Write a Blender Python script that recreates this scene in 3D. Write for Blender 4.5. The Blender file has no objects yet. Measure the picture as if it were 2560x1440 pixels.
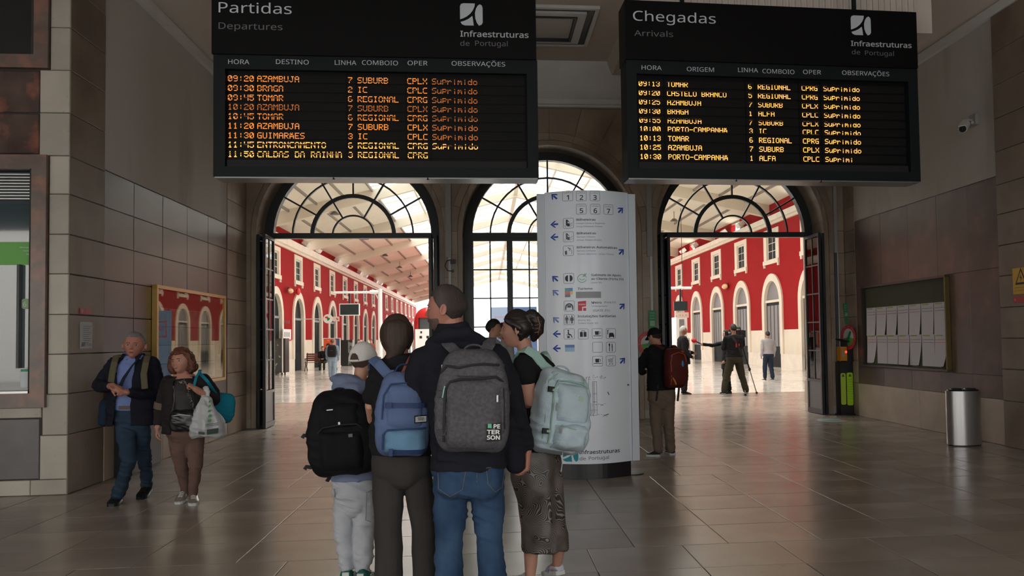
import bpy, bmesh, math, random
import numpy as np
from mathutils import Vector, Matrix
random.seed(7)
PI = math.pi
C = bpy.context.scene.collection
SC = bpy.context.scene

# ------------------------------------------------------------ camera
F_, CX_, CY_, ROLL_, EYE = 2100.0, 1430.0, 767.0, 0.015, 1.52
def _n(v): return v / np.linalg.norm(v)
_Y = _n(np.array([1218.0 - CX_, 850.0 - CY_, F_]))
_hx = np.array([1.0, -ROLL_, 0.0])
_X = _n(_hx - _Y * np.dot(_hx, _Y))
_Z = np.cross(_X, _Y)
if _Z[1] > 0: _Z = -_Z
RW = np.stack([_X, _Y, _Z])
def ray(px, py): return RW @ _n(np.array([px - CX_, py - CY_, F_]))
def atY(px, py, Y):
    r = ray(px, py); t = Y / r[1]
    return np.array([r[0] * t, Y, r[2] * t + EYE])
def atX(px, py, X):
    r = ray(px, py); t = X / r[0]
    return np.array([X, r[1] * t, r[2] * t + EYE])
def onfloor(px, py):
    r = ray(px, py); t = -EYE / r[2]
    return np.array([r[0] * t, r[1] * t, 0.0])
cam_d = bpy.data.cameras.new('camera'); cam = bpy.data.objects.new('camera', cam_d); C.objects.link(cam)
cam_d.sensor_width = 36.0; cam_d.lens = F_ / 2560.0 * 36.0
cam_d.shift_x = -(CX_ - 1280.0) / 2560.0; cam_d.shift_y = (CY_ - 720.0) / 2560.0
cam_d.clip_start = 0.1; cam_d.clip_end = 600
_r = RW @ np.array([1.0, 0, 0]); _u = RW @ np.array([0, -1.0, 0]); _b = RW @ np.array([0, 0, -1.0])
cam.matrix_world = Matrix(((_r[0], _u[0], _b[0], 0), (_r[1], _u[1], _b[1], 0), (_r[2], _u[2], _b[2], EYE), (0, 0, 0, 1)))
SC.camera = cam

# ------------------------------------------------------------ sky, daylight, exposure
SC.view_settings.view_transform = 'Standard'; SC.view_settings.look = 'None'
SC.view_settings.gamma = 1.0; SC.view_settings.use_curve_mapping = False
SC.view_settings.exposure = 0.0
w = bpy.data.worlds.new('overcast_sky'); SC.world = w; w.use_nodes = True
bg = w.node_tree.nodes['Background']; bg.inputs[0].default_value = (1.0, 0.985, 0.96, 1); bg.inputs[1].default_value = 6.4
SC.cycles.max_bounces = 8; SC.cycles.diffuse_bounces = 5; SC.cycles.glossy_bounces = 4
SC.cycles.transparent_max_bounces = 16; SC.cycles.caustics_reflective = False; SC.cycles.caustics_refractive = False
SC.cycles.sample_clamp_indirect = 6.0
def area_light(name, loc, rot, sx, sy, power, col):
    l = bpy.data.lights.new(name, 'AREA'); l.shape = 'RECTANGLE'; l.size = sx; l.size_y = sy
    l.energy = power; l.color = col
    o = bpy.data.objects.new(name, l); o.location = loc; o.rotation_euler = rot; C.objects.link(o); return o
# daylight from the street doors behind the camera
for i, x in enumerate((-7.0, -4.2, 0.6, 5.4)):
    area_light('street_daylight', (x, -3.9, 2.3), (PI / 2, 0, 0), 3.0, 4.0, 60, (0.86, 0.93, 1.0))

# ------------------------------------------------------------ materials
MATS = {}
def mat(name, col, rough=0.6, metal=0.0, var=0.0, vscale=3.0, bump=0.0, bscale=40.0, emit=None, estr=0.0,
        island=0.0, col2=None, c2scale=2.0, c2lo=0.5, c2hi=0.65, coat=0.0, stretch=None, spec=0.5, speck=0.0, rvar=0.0):
    if name in MATS: return MATS[name]
    m = bpy.data.materials.new(name); m.use_nodes = True; nt = m.node_tree; N = nt.nodes; L = nt.links
    b = N['Principled BSDF']; b.inputs['Roughness'].default_value = rough; b.inputs['Metallic'].default_value = metal
    b.inputs['Specular IOR Level'].default_value = spec
    if coat: b.inputs['Coat Weight'].default_value = coat; b.inputs['Coat Roughness'].default_value = 0.08
    tc = N.new('ShaderNodeTexCoord'); mp = N.new('ShaderNodeMapping'); L.new(tc.outputs['Object'], mp.inputs[0])
    if stretch: mp.inputs['Scale'].default_value = stretch
    cur = None
    def rgb(c):
        n = N.new('ShaderNodeRGB'); n.outputs[0].default_value = (*c, 1); return n.outputs[0]
    cur = rgb(col)
    def noise(sc, det=4):
        n = N.new('ShaderNodeTexNoise'); n.inputs['Scale'].default_value = sc; n.inputs['Detail'].default_value = det
        L.new(mp.outputs[0], n.inputs['Vector']); return n.outputs['Fac']
    if col2:
        r = N.new('ShaderNodeMapRange'); L.new(noise(c2scale, 6), r.inputs[0])
        r.inputs[1].default_value = c2lo; r.inputs[2].default_value = c2hi
        x = N.new('ShaderNodeMix'); x.data_type = 'RGBA'; L.new(r.outputs[0], x.inputs[0]); L.new(cur, x.inputs[6]); L.new(rgb(col2), x.inputs[7]); cur = x.outputs[2]
    def mulval(cur, fac, amt):
        r = N.new('ShaderNodeMapRange'); L.new(fac, r.inputs[0]); r.inputs[3].default_value = 1 - amt; r.inputs[4].default_value = 1 + amt
        h = N.new('ShaderNodeHueSaturation'); L.new(cur, h.inputs['Color']); L.new(r.outputs[0], h.inputs['Value']); return h.outputs[0]
    if var: cur = mulval(cur, noise(vscale, 5), var * 2)
    if speck:
        n = noise(vscale * 9, 8); r = N.new('ShaderNodeMapRange'); L.new(n, r.inputs[0]); r.inputs[1].default_value = 0.66; r.inputs[2].default_value = 0.72
        r.inputs[3].default_value = 1; r.inputs[4].default_value = 1 - speck
        h = N.new('ShaderNodeHueSaturation'); L.new(cur, h.inputs['Color']); L.new(r.outputs[0], h.inputs['Value']); cur = h.outputs[0]
    if island:
        oi = N.new('ShaderNodeObjectInfo'); ge = N.new('ShaderNodeNewGeometry')
        ad = N.new('ShaderNodeMath'); ad.operation = 'ADD'; L.new(oi.outputs['Random'], ad.inputs[0]); L.new(ge.outputs['Random Per Island'], ad.inputs[1])
        fr = N.new('ShaderNodeMath'); fr.operation = 'FRACT'; L.new(ad.outputs[0], fr.inputs[0]); cur = mulval(cur, fr.outputs[0], island)
    L.new(cur, b.inputs['Base Color'])
    if rvar:
        r = N.new('ShaderNodeMapRange'); L.new(noise(vscale * 2), r.inputs[0]); r.inputs[1].default_value = .3; r.inputs[2].default_value = .7
        r.inputs[3].default_value = max(0.02, rough - rvar); r.inputs[4].default_value = rough + rvar; L.new(r.outputs[0], b.inputs['Roughness'])
    if bump:
        bp = N.new('ShaderNodeBump'); bp.inputs['Strength'].default_value = bump; bp.inputs['Distance'].default_value = 0.02
        L.new(noise(bscale, 4), bp.inputs['Height']); L.new(bp.outputs[0], b.inputs['Normal'])
    if emit:
        b.inputs['Emission Color'].default_value = (*emit, 1); b.inputs['Emission Strength'].default_value = estr
    MATS[name] = m; return m
def glass(name, tint=(0.9, 0.95, 0.95), refl=0.12, rough=0.02, milk=0.0):
    if name in MATS: return MATS[name]
    m = bpy.data.materials.new(name); m.use_nodes = True; nt = m.node_tree; N = nt.nodes; L = nt.links
    N.remove(N['Principled BSDF']); out = N['Material Output']
    t = N.new('ShaderNodeBsdfTransparent'); t.inputs[0].default_value = (*tint, 1)
    g = N.new('ShaderNodeBsdfGlossy'); g.inputs['Roughness'].default_value = rough
    fr = N.new('ShaderNodeFresnel'); fr.inputs[0].default_value = 1.45
    ad = N.new('ShaderNodeMath'); ad.operation = 'ADD'; ad.use_clamp = True; L.new(fr.outputs[0], ad.inputs[0]); ad.inputs[1].default_value = refl - 0.04
    mx = N.new('ShaderNodeMixShader'); L.new(ad.outputs[0], mx.inputs[0]); L.new(t.outputs[0], mx.inputs[1]); L.new(g.outputs[0], mx.inputs[2])
    last = mx.outputs[0]
    if milk:
        tr = N.new('ShaderNodeBsdfTranslucent'); tr.inputs[0].default_value = (0.95, 0.95, 0.93, 1)
        m2 = N.new('ShaderNodeMixShader'); m2.inputs[0].default_value = milk; L.new(last, m2.inputs[1]); L.new(tr.outputs[0], m2.inputs[2]); last = m2.outputs[0]
    L.new(last, out.inputs[0]); MATS[name] = m; return m

# ------------------------------------------------------------ mesh helpers
WL = {}
def _loc(p): return WL.get(p.name, np.zeros(3)) if p is not None else np.zeros(3)
def link(name, me, parent=None, loc=None):
    o = bpy.data.objects.new(name, me); C.objects.link(o)
    if parent is not None: o.parent = parent
    return o
def tag(o, label=None, cat=None, group=None, kind=None):
    if label: o['label'] = label
    if cat: o['category'] = cat
    if group: o['group'] = group
    if kind: o['kind'] = kind
    return o
def thing(name, loc, label, cat, group=None, rz=0.0):
    o = bpy.data.objects.new(name, None); C.objects.link(o); o.location = loc; o.empty_display_size = 0.1
    WL[o.name] = np.array(loc, float)
    return tag(o, label, cat, group)
class B:
    """collects geometry in world coordinates, links it as ONE mesh object"""
    def __init__(s): s.v = []; s.f = []
    def add(s, vs, fs):
        k = len(s.v); s.v += [tuple(map(float, p)) for p in vs]; s.f += [tuple(i + k for i in f) for f in fs]; return s
    def box(s, x0, x1, y0, y1, z0, z1):
        return s.add([(x0, y0, z0), (x1, y0, z0), (x1, y1, z0), (x0, y1, z0), (x0, y0, z1), (x1, y0, z1), (x1, y1, z1), (x0, y1, z1)],
                     [(0, 3, 2, 1), (4, 5, 6, 7), (0, 1, 5, 4), (1, 2, 6, 5), (2, 3, 7, 6), (3, 0, 4, 7)])
    def obox(s, c, ax, ay, az, hx, hy, hz):
        c, ax, ay, az = (np.array(q, float) for q in (c, ax, ay, az)); P = []
        for dz in (-1, 1):
            for dx, dy in ((-1, -1), (1, -1), (1, 1), (-1, 1)): P.append(c + ax * hx * dx + ay * hy * dy + az * hz * dz)
        return s.add(P, [(0, 3, 2, 1), (4, 5, 6, 7), (0, 1, 5, 4), (1, 2, 6, 5), (2, 3, 7, 6), (3, 0, 4, 7)])
    def prism(s, poly, d):
        """poly: list of 3-D points (one plane), d: extrusion vector"""
        n = len(poly); d = np.array(d, float); P = [np.array(p, float) for p in poly]
        return s.add(P + [p + d for p in P], [tuple(range(n - 1, -1, -1)), tuple(range(n, 2 * n))] + [(i, (i + 1) % n, n + (i + 1) % n, n + i) for i in range(n)])
    def tube(s, pts, r, n=10, side=None, cap=True, rnd=False):
        pts = [np.array(p, float) for p in pts]; k = len(pts)
        rr = [(q, q) if np.isscalar(q) else tuple(q) for q in (r if isinstance(r, (list, tuple)) and len(r) == k else [r] * k)]
        V = []; prev = None
        T = []
        for i in range(k):
            a = pts[min(i + 1, k - 1)] - pts[max(i - 1, 0)]; T.append(a / (np.linalg.norm(a) + 1e-9))
        def frame(t, prev):
            if side is not None: u = np.array(side, float)
            elif prev is not None: u = prev
            else: u = np.array([1.0, 0, 0]) if abs(t[0]) < 0.8 else np.array([0, 1.0, 0])
            u = u - t * np.dot(u, t); u /= np.linalg.norm(u) + 1e-9
            return u, np.cross(t, u)
        rings = []
        for i in range(k):
            u, v = frame(T[i], prev); prev = u; rings.append((pts[i], u, v, rr[i][0], rr[i][1]))
        if rnd:
            def caps(p, t, u, v, a, b, sg):
                out = []
                m = min(a, b)
                for q in (0.5, 0.87, 0.98): out.append((p + t * sg * m * q, u, v, a * math.sqrt(1 - q * q), b * math.sqrt(1 - q * q)))
                return out
            p, u, v, a, b = rings[0]; p2, u2, v2, a2, b2 = rings[-1]
            rings = caps(p, T[0], u, v, a, b, -1)[::-1] + rings + caps(p2, T[-1], u2, v2, a2, b2, 1)
        for p, u, v, a, b in rings:
            for j in range(n):
                w_ = 2 * PI * j / n; V.append(p + u * math.cos(w_) * a + v * math.sin(w_) * b)
        m = len(rings); Fc = [(i * n + j, i * n + (j + 1) % n, (i + 1) * n + (j + 1) % n, (i + 1) * n + j) for i in range(m - 1) for j in range(n)]
        if cap: Fc += [tuple(range(n - 1, -1, -1)), tuple((m - 1) * n + j for j in range(n))]
        return s.add(V, Fc)
    def cyl(s, p0, p1, r0, r1=None, n=16):
        return s.tube([p0, p1], [r0, r0 if r1 is None else r1], n)
    def ell(s, c, a, b, d, ax=(1, 0, 0), ay=(0, 1, 0), az=(0, 0, 1), n=16, m=10):
        c, ax, ay, az = (np.array(q, float) for q in (c, ax, ay, az)); V = []; Fc = []
        for i in range(1, m):
            th = PI * i / m
            for j in range(n):
                ph = 2 * PI * j / n; V.append(c + ax * a * math.sin(th) * math.cos(ph) + ay * b * math.sin(th) * math.sin(ph) + az * d * math.cos(th))
        k = len(V); V += [c + az * d, c - az * d]
        Fc = [(i * n + j, (i + 1) * n + j, (i + 1) * n + (j + 1) % n, i * n + (j + 1) % n) for i in range(m - 2) for j in range(n)]
        Fc += [(k, j, (j + 1) % n) for j in range(n)] + [(k + 1, (m - 2) * n + (j + 1) % n, (m - 2) * n + j) for j in range(n)]
        return s.add(V, Fc)
    def arc(s, c, r0, r1, a0, a1, y0, y1, n=24, r0b=None, r1b=None, plane='xz'):
        """ring sector about (cx, cz); radii may differ at the back; plane xz (depth y) or yz (depth x)"""
        r0b = r0 if r0b is None else r0b; r1b = r1 if r1b is None else r1b; V = []
        for i in range(n + 1):
            a = a0 + (a1 - a0) * i / n; ca, sa = math.cos(a), math.sin(a)
            for (ra, y) in ((r0, y0), (r1, y0), (r1b, y1), (r0b, y1)):
                V.append((c[0] + ra * ca, y, c[1] + ra * sa) if plane == 'xz' else (y, c[0] + ra * ca, c[1] + ra * sa))
        Fc = []
        for i in range(n):
            for j in range(4): Fc.append((i * 4 + j, i * 4 + (j + 1) % 4, (i + 1) * 4 + (j + 1) % 4, (i + 1) * 4 + j))
        if abs(a1 - a0) < 2 * PI - 1e-3: Fc += [(3, 2, 1, 0), (n * 4, n * 4 + 1, n * 4 + 2, n * 4 + 3)]
        return s.add(V, Fc)
    def done(s, name, m, parent=None, smooth=False, **kw):
        me = bpy.data.meshes.new(name); off = _loc(parent)
        V = (np.array(s.v) - off) if len(s.v) else np.zeros((0, 3))
        me.from_pydata(V.tolist(), [], s.f)
        bm = bmesh.new(); bm.from_mesh(me); bmesh.ops.recalc_face_normals(bm, faces=bm.faces); bm.to_mesh(me); bm.free()
        if m is not None: me.materials.append(m)
        if smooth:
            me.polygons.foreach_set('use_smooth', [True] * len(me.polygons))
            try: me.set_sharp_from_angle(angle=math.radians(50))
            except Exception: pass
        o = link(name, me, parent); WL[o.name] = off.copy()
        if kw: tag(o, **kw)
        return o
def box(name, x0, x1, y0, y1, z0, z1, m, parent=None, **kw): return B().box(x0, x1, y0, y1, z0, z1).done(name, m, parent, **kw)
def struct(name, b, m, parent=None): return b.done(name, m, parent, kind='structure') if parent is None else b.done(name, m, parent)
def stone(x0, x1, y0, y1, z0, z1, face, name, m, parent, ch=0.006, g=0.003):
    """a dressed block with chamfered edges and an open joint; face: '-y','+x','-x' shows which side is seen"""
    if face == '-y': a0, a1 = x0 + g, x1 - g
    else: a0, a1 = y0 + g, y1 - g
    b0, b1 = z0 + g, z1 - g; j = random.uniform(-0.0015, 0.0015)
    o_ = [(a0, b0), (a1, b0), (a1, b1), (a0, b1)]; i_ = [(a0 + ch, b0 + ch), (a1 - ch, b0 + ch), (a1 - ch, b1 - ch), (a0 + ch, b1 - ch)]
    if face == '-y': P = lambda a, b, d: (a, y0 + d, b); dep = y1 - y0
    elif face == '+x': P = lambda a, b, d: (x1 - d, a, b); dep = x1 - x0
    else: P = lambda a, b, d: (x0 + d, a, b); dep = x1 - x0
    V = [P(a, b, j) for a, b in i_] + [P(a, b, ch + j) for a, b in o_] + [P(a, b, dep) for a, b in o_]
    Fc = [(0, 1, 2, 3)] + [(k, 4 + k, 4 + (k + 1) % 4, (k + 1) % 4) for k in range(4)] + [(4 + k, 8 + k, 8 + (k + 1) % 4, 4 + (k + 1) % 4) for k in range(4)] + [(11, 10, 9, 8)]
    return B().add(V, Fc).done(name, m, parent)
def copy_tree(o, parent=None):
    c = o.copy(); C.objects.link(c)
    if parent is not None: c.parent = parent
    WL[c.name] = WL.get(o.name, np.zeros(3))
    for ch in list(o.children): copy_tree(ch, c)
    return c
_font_cache = {}
def _sans():
    # the plain sans that ships inside Blender, else the built-in face
    try:
        import os
        q = os.path.join(bpy.utils.system_resource('DATAFILES'), 'fonts', 'NotoSansHebrew-Regular.woff2')
        return bpy.data.fonts.load(q) if os.path.exists(q) else None
    except Exception: return None
SANS = _sans()
def text_mesh(s, size=1.0, bold=0.0):
    """flat text outline from the built-in font, as vertices and faces in the x,y plane; origin = left end of the baseline"""
    key = (s, bold)
    if key not in _font_cache:
        cu = bpy.data.curves.new('t', 'FONT'); cu.body = s; cu.size = 1.0; cu.offset = bold; cu.resolution_u = 2; cu.fill_mode = 'FRONT'
        if SANS: cu.font = SANS
        o = bpy.data.objects.new('t', cu); C.objects.link(o); dg = bpy.context.evaluated_depsgraph_get(); dg.update()
        me = bpy.data.meshes.new_from_object(o.evaluated_get(dg))
        V = np.array([tuple(v.co) for v in me.vertices]).reshape(-1, 3); Fc = [tuple(p.vertices) for p in me.polygons]
        bpy.data.objects.remove(o); bpy.data.curves.remove(cu); bpy.data.meshes.remove(me)
        _font_cache[key] = (V, Fc)
    V, Fc = _font_cache[key]
    return V * size, Fc
def text_w(s, bold=0.0):
    V, _ = text_mesh(s, 1.0, bold); return (V[:, 0].max() - V[:, 0].min()) if len(V) else 0
def put_text(b, s, org, right, up, height, width=None, bold=0.0, lift=None, mapf=None, align='l'):
    """height = cap height in metres; width = total width (squeezes); writes into builder b"""
    V, Fc = text_mesh(s, 1.0, bold)
    if not len(V): return b
    x0, x1 = V[:, 0].min(), V[:, 0].max(); k = height / 0.70
    kx = (width / (x1 - x0)) if width else k
    U = (V[:, 0] - x0) * kx
    if align == 'c': U = U - (x1 - x0) * kx / 2
    W = V[:, 1] * k
    if mapf: P = [mapf(u, v) for u, v in zip(U, W)]
    else:
        org, right, up = (np.array(q, float) for q in (org, right, up)); P = [org + right * u + up * v for u, v in zip(U, W)]
    return b.add(P, Fc)
# ------------------------------------------------------------ the hall: floor, walls, arches, ceiling
STONE = mat('limestone', (0.36, 0.29, 0.22), 0.45, var=0.18, vscale=1.6, island=0.16, bump=0.05, bscale=30, col2=(0.27, 0.20, 0.15), c2scale=1.2, rvar=0.1)
STONEL = mat('pale_limestone', (0.42, 0.385, 0.325), 0.45, var=0.16, vscale=2.2, island=0.14, bump=0.05, bscale=30, speck=0.2)
PLINTH = mat('plinth_stone', (0.50, 0.41, 0.33), 0.4, var=0.16, vscale=2.5, island=0.08, speck=0.3)
MARBLE = mat('brown_marble', (0.125, 0.085, 0.068), 0.3, var=0.22, vscale=1.5, island=0.14, col2=(0.20, 0.105, 0.08), c2scale=3.0, c2lo=0.5, c2hi=0.85, rvar=0.02)
MARBLEG = mat('grey_brown_marble', (0.092, 0.075, 0.061), 0.3, var=0.2, vscale=1.2, island=0.09, col2=(0.105, 0.072, 0.057), c2scale=2.0, c2lo=0.45, c2hi=0.85, rvar=0.02)
PLASTER = mat('white_plaster', (0.56, 0.54, 0.51), 0.8, var=0.10, vscale=0.5, stretch=(1, 1, 0.25), col2=(0.42, 0.39, 0.36), c2scale=1.0)
CEIL = mat('ceiling_plaster', (0.62, 0.56, 0.50), 0.85, var=0.06, vscale=0.8)
WHITEP = mat('pale_moulding', (0.72, 0.72, 0.71), 0.6, var=0.05)
STONE_SHADED = mat('shaded_limestone', (0.22, 0.172, 0.13), 0.5, var=0.16, vscale=1.6, island=0.08, bump=0.05, bscale=30, col2=(0.17, 0.125, 0.09), c2scale=1.2)  # darker limestone copy: shade on the near pilaster sides mixed into the colour
JOINT = mat('joint_mortar', (0.05, 0.045, 0.04), 0.9)
IRON = mat('dark_painted_iron', (0.018, 0.022, 0.025), 0.35, var=0.1, vscale=20, spec=0.5)
TILE = mat('polished_floor_stone', (0.315, 0.265, 0.22), 0.23, var=0.10, vscale=1.3, island=0.10, col2=(0.35, 0.305, 0.26), c2scale=0.9, bump=0.006, bscale=5, speck=0.16, rvar=0.02, spec=0.5)
PANE = glass('window_glass', (0.93, 0.96, 0.96), 0.06)
XL, XR, YF, YB = -4.3, 6.9, 15.6, 16.55
ZS, ZT = 3.53, 5.85

# floor: base slab, tiles in the hall, coarser paving outside
fl = struct('floor', B().box(-18.5, 16, -4.2, 135, -0.30, -0.012), JOINT)
tile_me = None
def tile_mesh(w, d, nm='floor_tile'):
    b = B(); h = w / 2 - 0.0022; k = d / 2 - 0.0022; c = 0.004
    b.add([(-h, -k, -0.012), (h, -k, -0.012), (h, k, -0.012), (-h, k, -0.012), (-h, -k, -0.0012), (h, -k, -0.0012), (h, k, -0.0012), (-h, k, -0.0012),
           (-h + c, -k + c, 0), (h - c, -k + c, 0), (h - c, k - c, 0), (-h + c, k - c, 0)],
          [(0, 1, 5, 4), (1, 2, 6, 5), (2, 3, 7, 6), (3, 0, 4, 7), (4, 5, 9, 8), (5, 6, 10, 9), (6, 7, 11, 10), (7, 4, 8, 11), (8, 9, 10, 11)])
    return b
tw = 0.70
t0 = tile_mesh(tw, 0.61).done('floor_tile', TILE, fl)
cells = []
rest = B()
for j in range(-8, 36):
    y = 0.3 + j * 0.61
    off = (j % 2) * 0.0 + (0.0 if (j // 5) % 2 == 0 else 0.35)
    for i in range(-17, 19):
        x = i * tw + off
        if y > 15.4 and y < 20: pass
        if y > 9.3 and y < 15.8 and (x < XL - 0.4 or x > XR + 0.4): continue
        vis = 5.2 < y < 16.0 and -0.50 * y < x < 0.66 * y and XL - 0.3 < x < XR + 0.3
        (cells.append((x, y)) if vis and len(cells) < 299 else rest.add([(x + p[0], y + p[1], p[2]) for p in [( -0.346, -0.302, -0.01), (0.346, -0.302, -0.01), (0.346, 0.302, -0.01), (-0.346, 0.302, -0.01), (-0.346, -0.302, 0), (0.346, -0.302, 0), (0.346, 0.302, 0), (-0.346, 0.302, 0)]],
                 [(0, 1, 5, 4), (1, 2, 6, 5), (2, 3, 7, 6), (3, 0, 4, 7), (4, 5, 6, 7)]))
for k, (x, y) in enumerate(cells):
    o = t0 if k == 0 else t0.copy()
    if k: C.objects.link(o)
    o.location = (x, y, random.uniform(-0.0004, 0.0004)); o.rotation_euler.z = random.choice((0, PI))
rest.done('floor_paving', TILE, fl, kind='stuff')
PAV = mat('concourse_paving_stone', (0.72, 0.67, 0.61), 0.12, var=0.12, vscale=0.7, island=0.06, rvar=0.02, spec=0.6, bump=0.003, bscale=2)
far = B()
for j in range(0, 74):
    y = 22.62 + j * 1.22
    for i in range(-10, 13):
        x = i * 1.2; h = 0.598
        far.add([(x - h, y - 0.608, 0), (x + h, y - 0.608, 0), (x + h, y + 0.608, 0), (x - h, y + 0.608, 0)], [(0, 1, 2, 3)])
far.done('concourse_paving', PAV, fl, kind='stuff')

# ---- arch wall
AC = [-2.50, 1.20, 4.87]; R0, R1 = 1.73, 1.86
wall = B()
def hole_wall(y0, y1, x0, x1, zt, rr):
    """a thick wall with three arched openings"""
    def P(x, z, y): return (x, y, z)
    xs = x0; n = 24
    polys = []
    for k, c in enumerate(AC):
        l = c - rr
        if l - xs > 0.001: polys.append([(xs, 0), (l, 0), (l, zt), (xs, zt)])
        for i in range(n):
            a = PI - PI * i / n; a2 = PI - PI * (i + 1) / n
            p = (c + rr * math.cos(a), ZS + rr * math.sin(a)); q = (c + rr * math.cos(a2), ZS + rr * math.sin(a2))
            polys.append([p, q, (q[0], zt), (p[0], zt)])
        xs = c + rr
    polys.append([(xs, 0), (x1, 0), (x1, zt), (xs, zt)])
    for pl in polys:
        wall.add([P(x, z, y0) for x, z in pl], [tuple(range(len(pl)))]); wall.add([P(x, z, y1) for x, z in pl], [tuple(range(len(pl)))[::-1]])
    for c in AC:
        pts = [(c - rr, 0)] + [(c + rr * math.cos(PI - PI * i / n), ZS + rr * math.sin(PI - PI * i / n)) for i in range(n + 1)] + [(c + rr, 0)]
        for a, b_ in zip(pts, pts[1:]): wall.add([P(*a, y0), P(*b_, y0), P(*b_, y1), P(*a, y1)], [(0, 1, 2, 3)])
hole_wall(YF + 0.03, YB, XL - 0.6, XR + 0.6, 7.2, 1.64)
wb = struct('wall_back', wall, STONE)
def clip(poly, f):
    out = []
    for i in range(len(poly)):
        a, b_ = poly[i], poly[(i + 1) % len(poly)]; fa, fb = f(a), f(b_)
        if fa >= 0: out.append(a)
        if (fa > 0 > fb) or (fa < 0 < fb):
            t = fa / (fa - fb); out.append((a[0] + (b_[0] - a[0]) * t, a[1] + (b_[1] - a[1]) * t))
    return out
bounds = [(XL, (AC[0] + AC[1]) / 2), ((AC[0] + AC[1]) / 2, (AC[1] + AC[2]) / 2), ((AC[1] + AC[2]) / 2, XR)]
for c, (bx0, bx1) in zip(AC, bounds):
    nv = 12
    for i in range(nv):
        a0, a1 = PI * i / nv, PI * (i + 1) / nv; g = 0.0022
        b = B(); b.arc((c, ZS), R0, R1, a0 + g, a1 - g, YF, YF + 0.62, 4, r0b=1.615, r1b=1.85); b.done('voussoir', STONE, wb)
        ri, ro = R1 + 0.004, 6.0
        pl = [(c + ri * math.cos(a0 + g + (a1 - a0 - 2 * g) * t / 4), ZS + ri * math.sin(a0 + g + (a1 - a0 - 2 * g) * t / 4)) for t in range(5)]
        pl += [(c + ro * math.cos(a1 - g), ZS + ro * math.sin(a1 - g)), (c + ro * math.cos(a0 + g), ZS + ro * math.sin(a0 + g))]
        for f in (lambda p: p[0] - bx0 - 0.003, lambda p: bx1 - 0.003 - p[0], lambda p: ZT - p[1], lambda p: p[1] - ZS): 
            if len(pl) > 2: pl = clip(pl, f)
        if len(pl) > 2: B().prism([(x, YF + random.uniform(0, .002), z) for x, z in pl], (0, 0.025, 0)).done('wall_stone', STONE, wb)
zr = [0, 0.16, 0.61, 1.03, 1.44, 1.85, 2.27, 2.68, 3.10, ZS]
for k in range(len(zr) - 1):
    z0, z1 = zr[k], zr[k + 1]
    for c, (bx0, bx1) in zip(AC, bounds):
        for s in (-1, 1):
            xe = c + s * R0; xb = c + s * 1.615; xo = bx0 if s < 0 else bx1
            # jamb block: splayed side face
            pl = [(xe, YF), (xb, YF + 0.62), (xb + s * 0.2, YF + 0.62), (c + s * 1.86, YF)] if abs(xo - xe) > 0.13 else [(xe, YF), (xb, YF + 0.62), (xb + s * 0.18, YF + 0.62), (xo, YF)]
            B().prism([(x, y, z0 + 0.003) for x, y in pl], (0, 0, z1 - z0 - 0.006)).done('jamb_stone', STONE if k > 0 else STONEL, wb)
            if abs(xo - xe) > 0.2:
                x0_, x1_ = sorted((c + s * 1.864, xo))
                if x1_ - x0_ > 0.05: stone(x0_, x1_, YF, YF + 0.03, z0, z1, '-y', 'wall_stone', STONE, wb)
# pale outer reveal seen through the doors
for c in AC:
    for s in (-1, 1):
        for k in range(len(zr) - 1):
            x_ = c + s * (1.59 if zr[k] >= .61 else 1.55); B().box(min(x_, c + s * 1.66), max(x_, c + s * 1.66), 16.34, YB + 0.04, zr[k] + .003, zr[k + 1] - .003).done('outer_jamb_stone', PLINTH, wb)
# building mass above and beside the arches, outside
struct('wall_back.001', B().box(XL - 8, XL - .55, 15.8, YB, 0, 7.2).box(XR + .55, XR + 7.6, 15.8, YB, 0, 7.2).box(XL - 8, XR + 7.6, 15.9, YB, 7.2, 11.0), mat('outside_cream', (0.72, 0.66, 0.56), 0.8))

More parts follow.
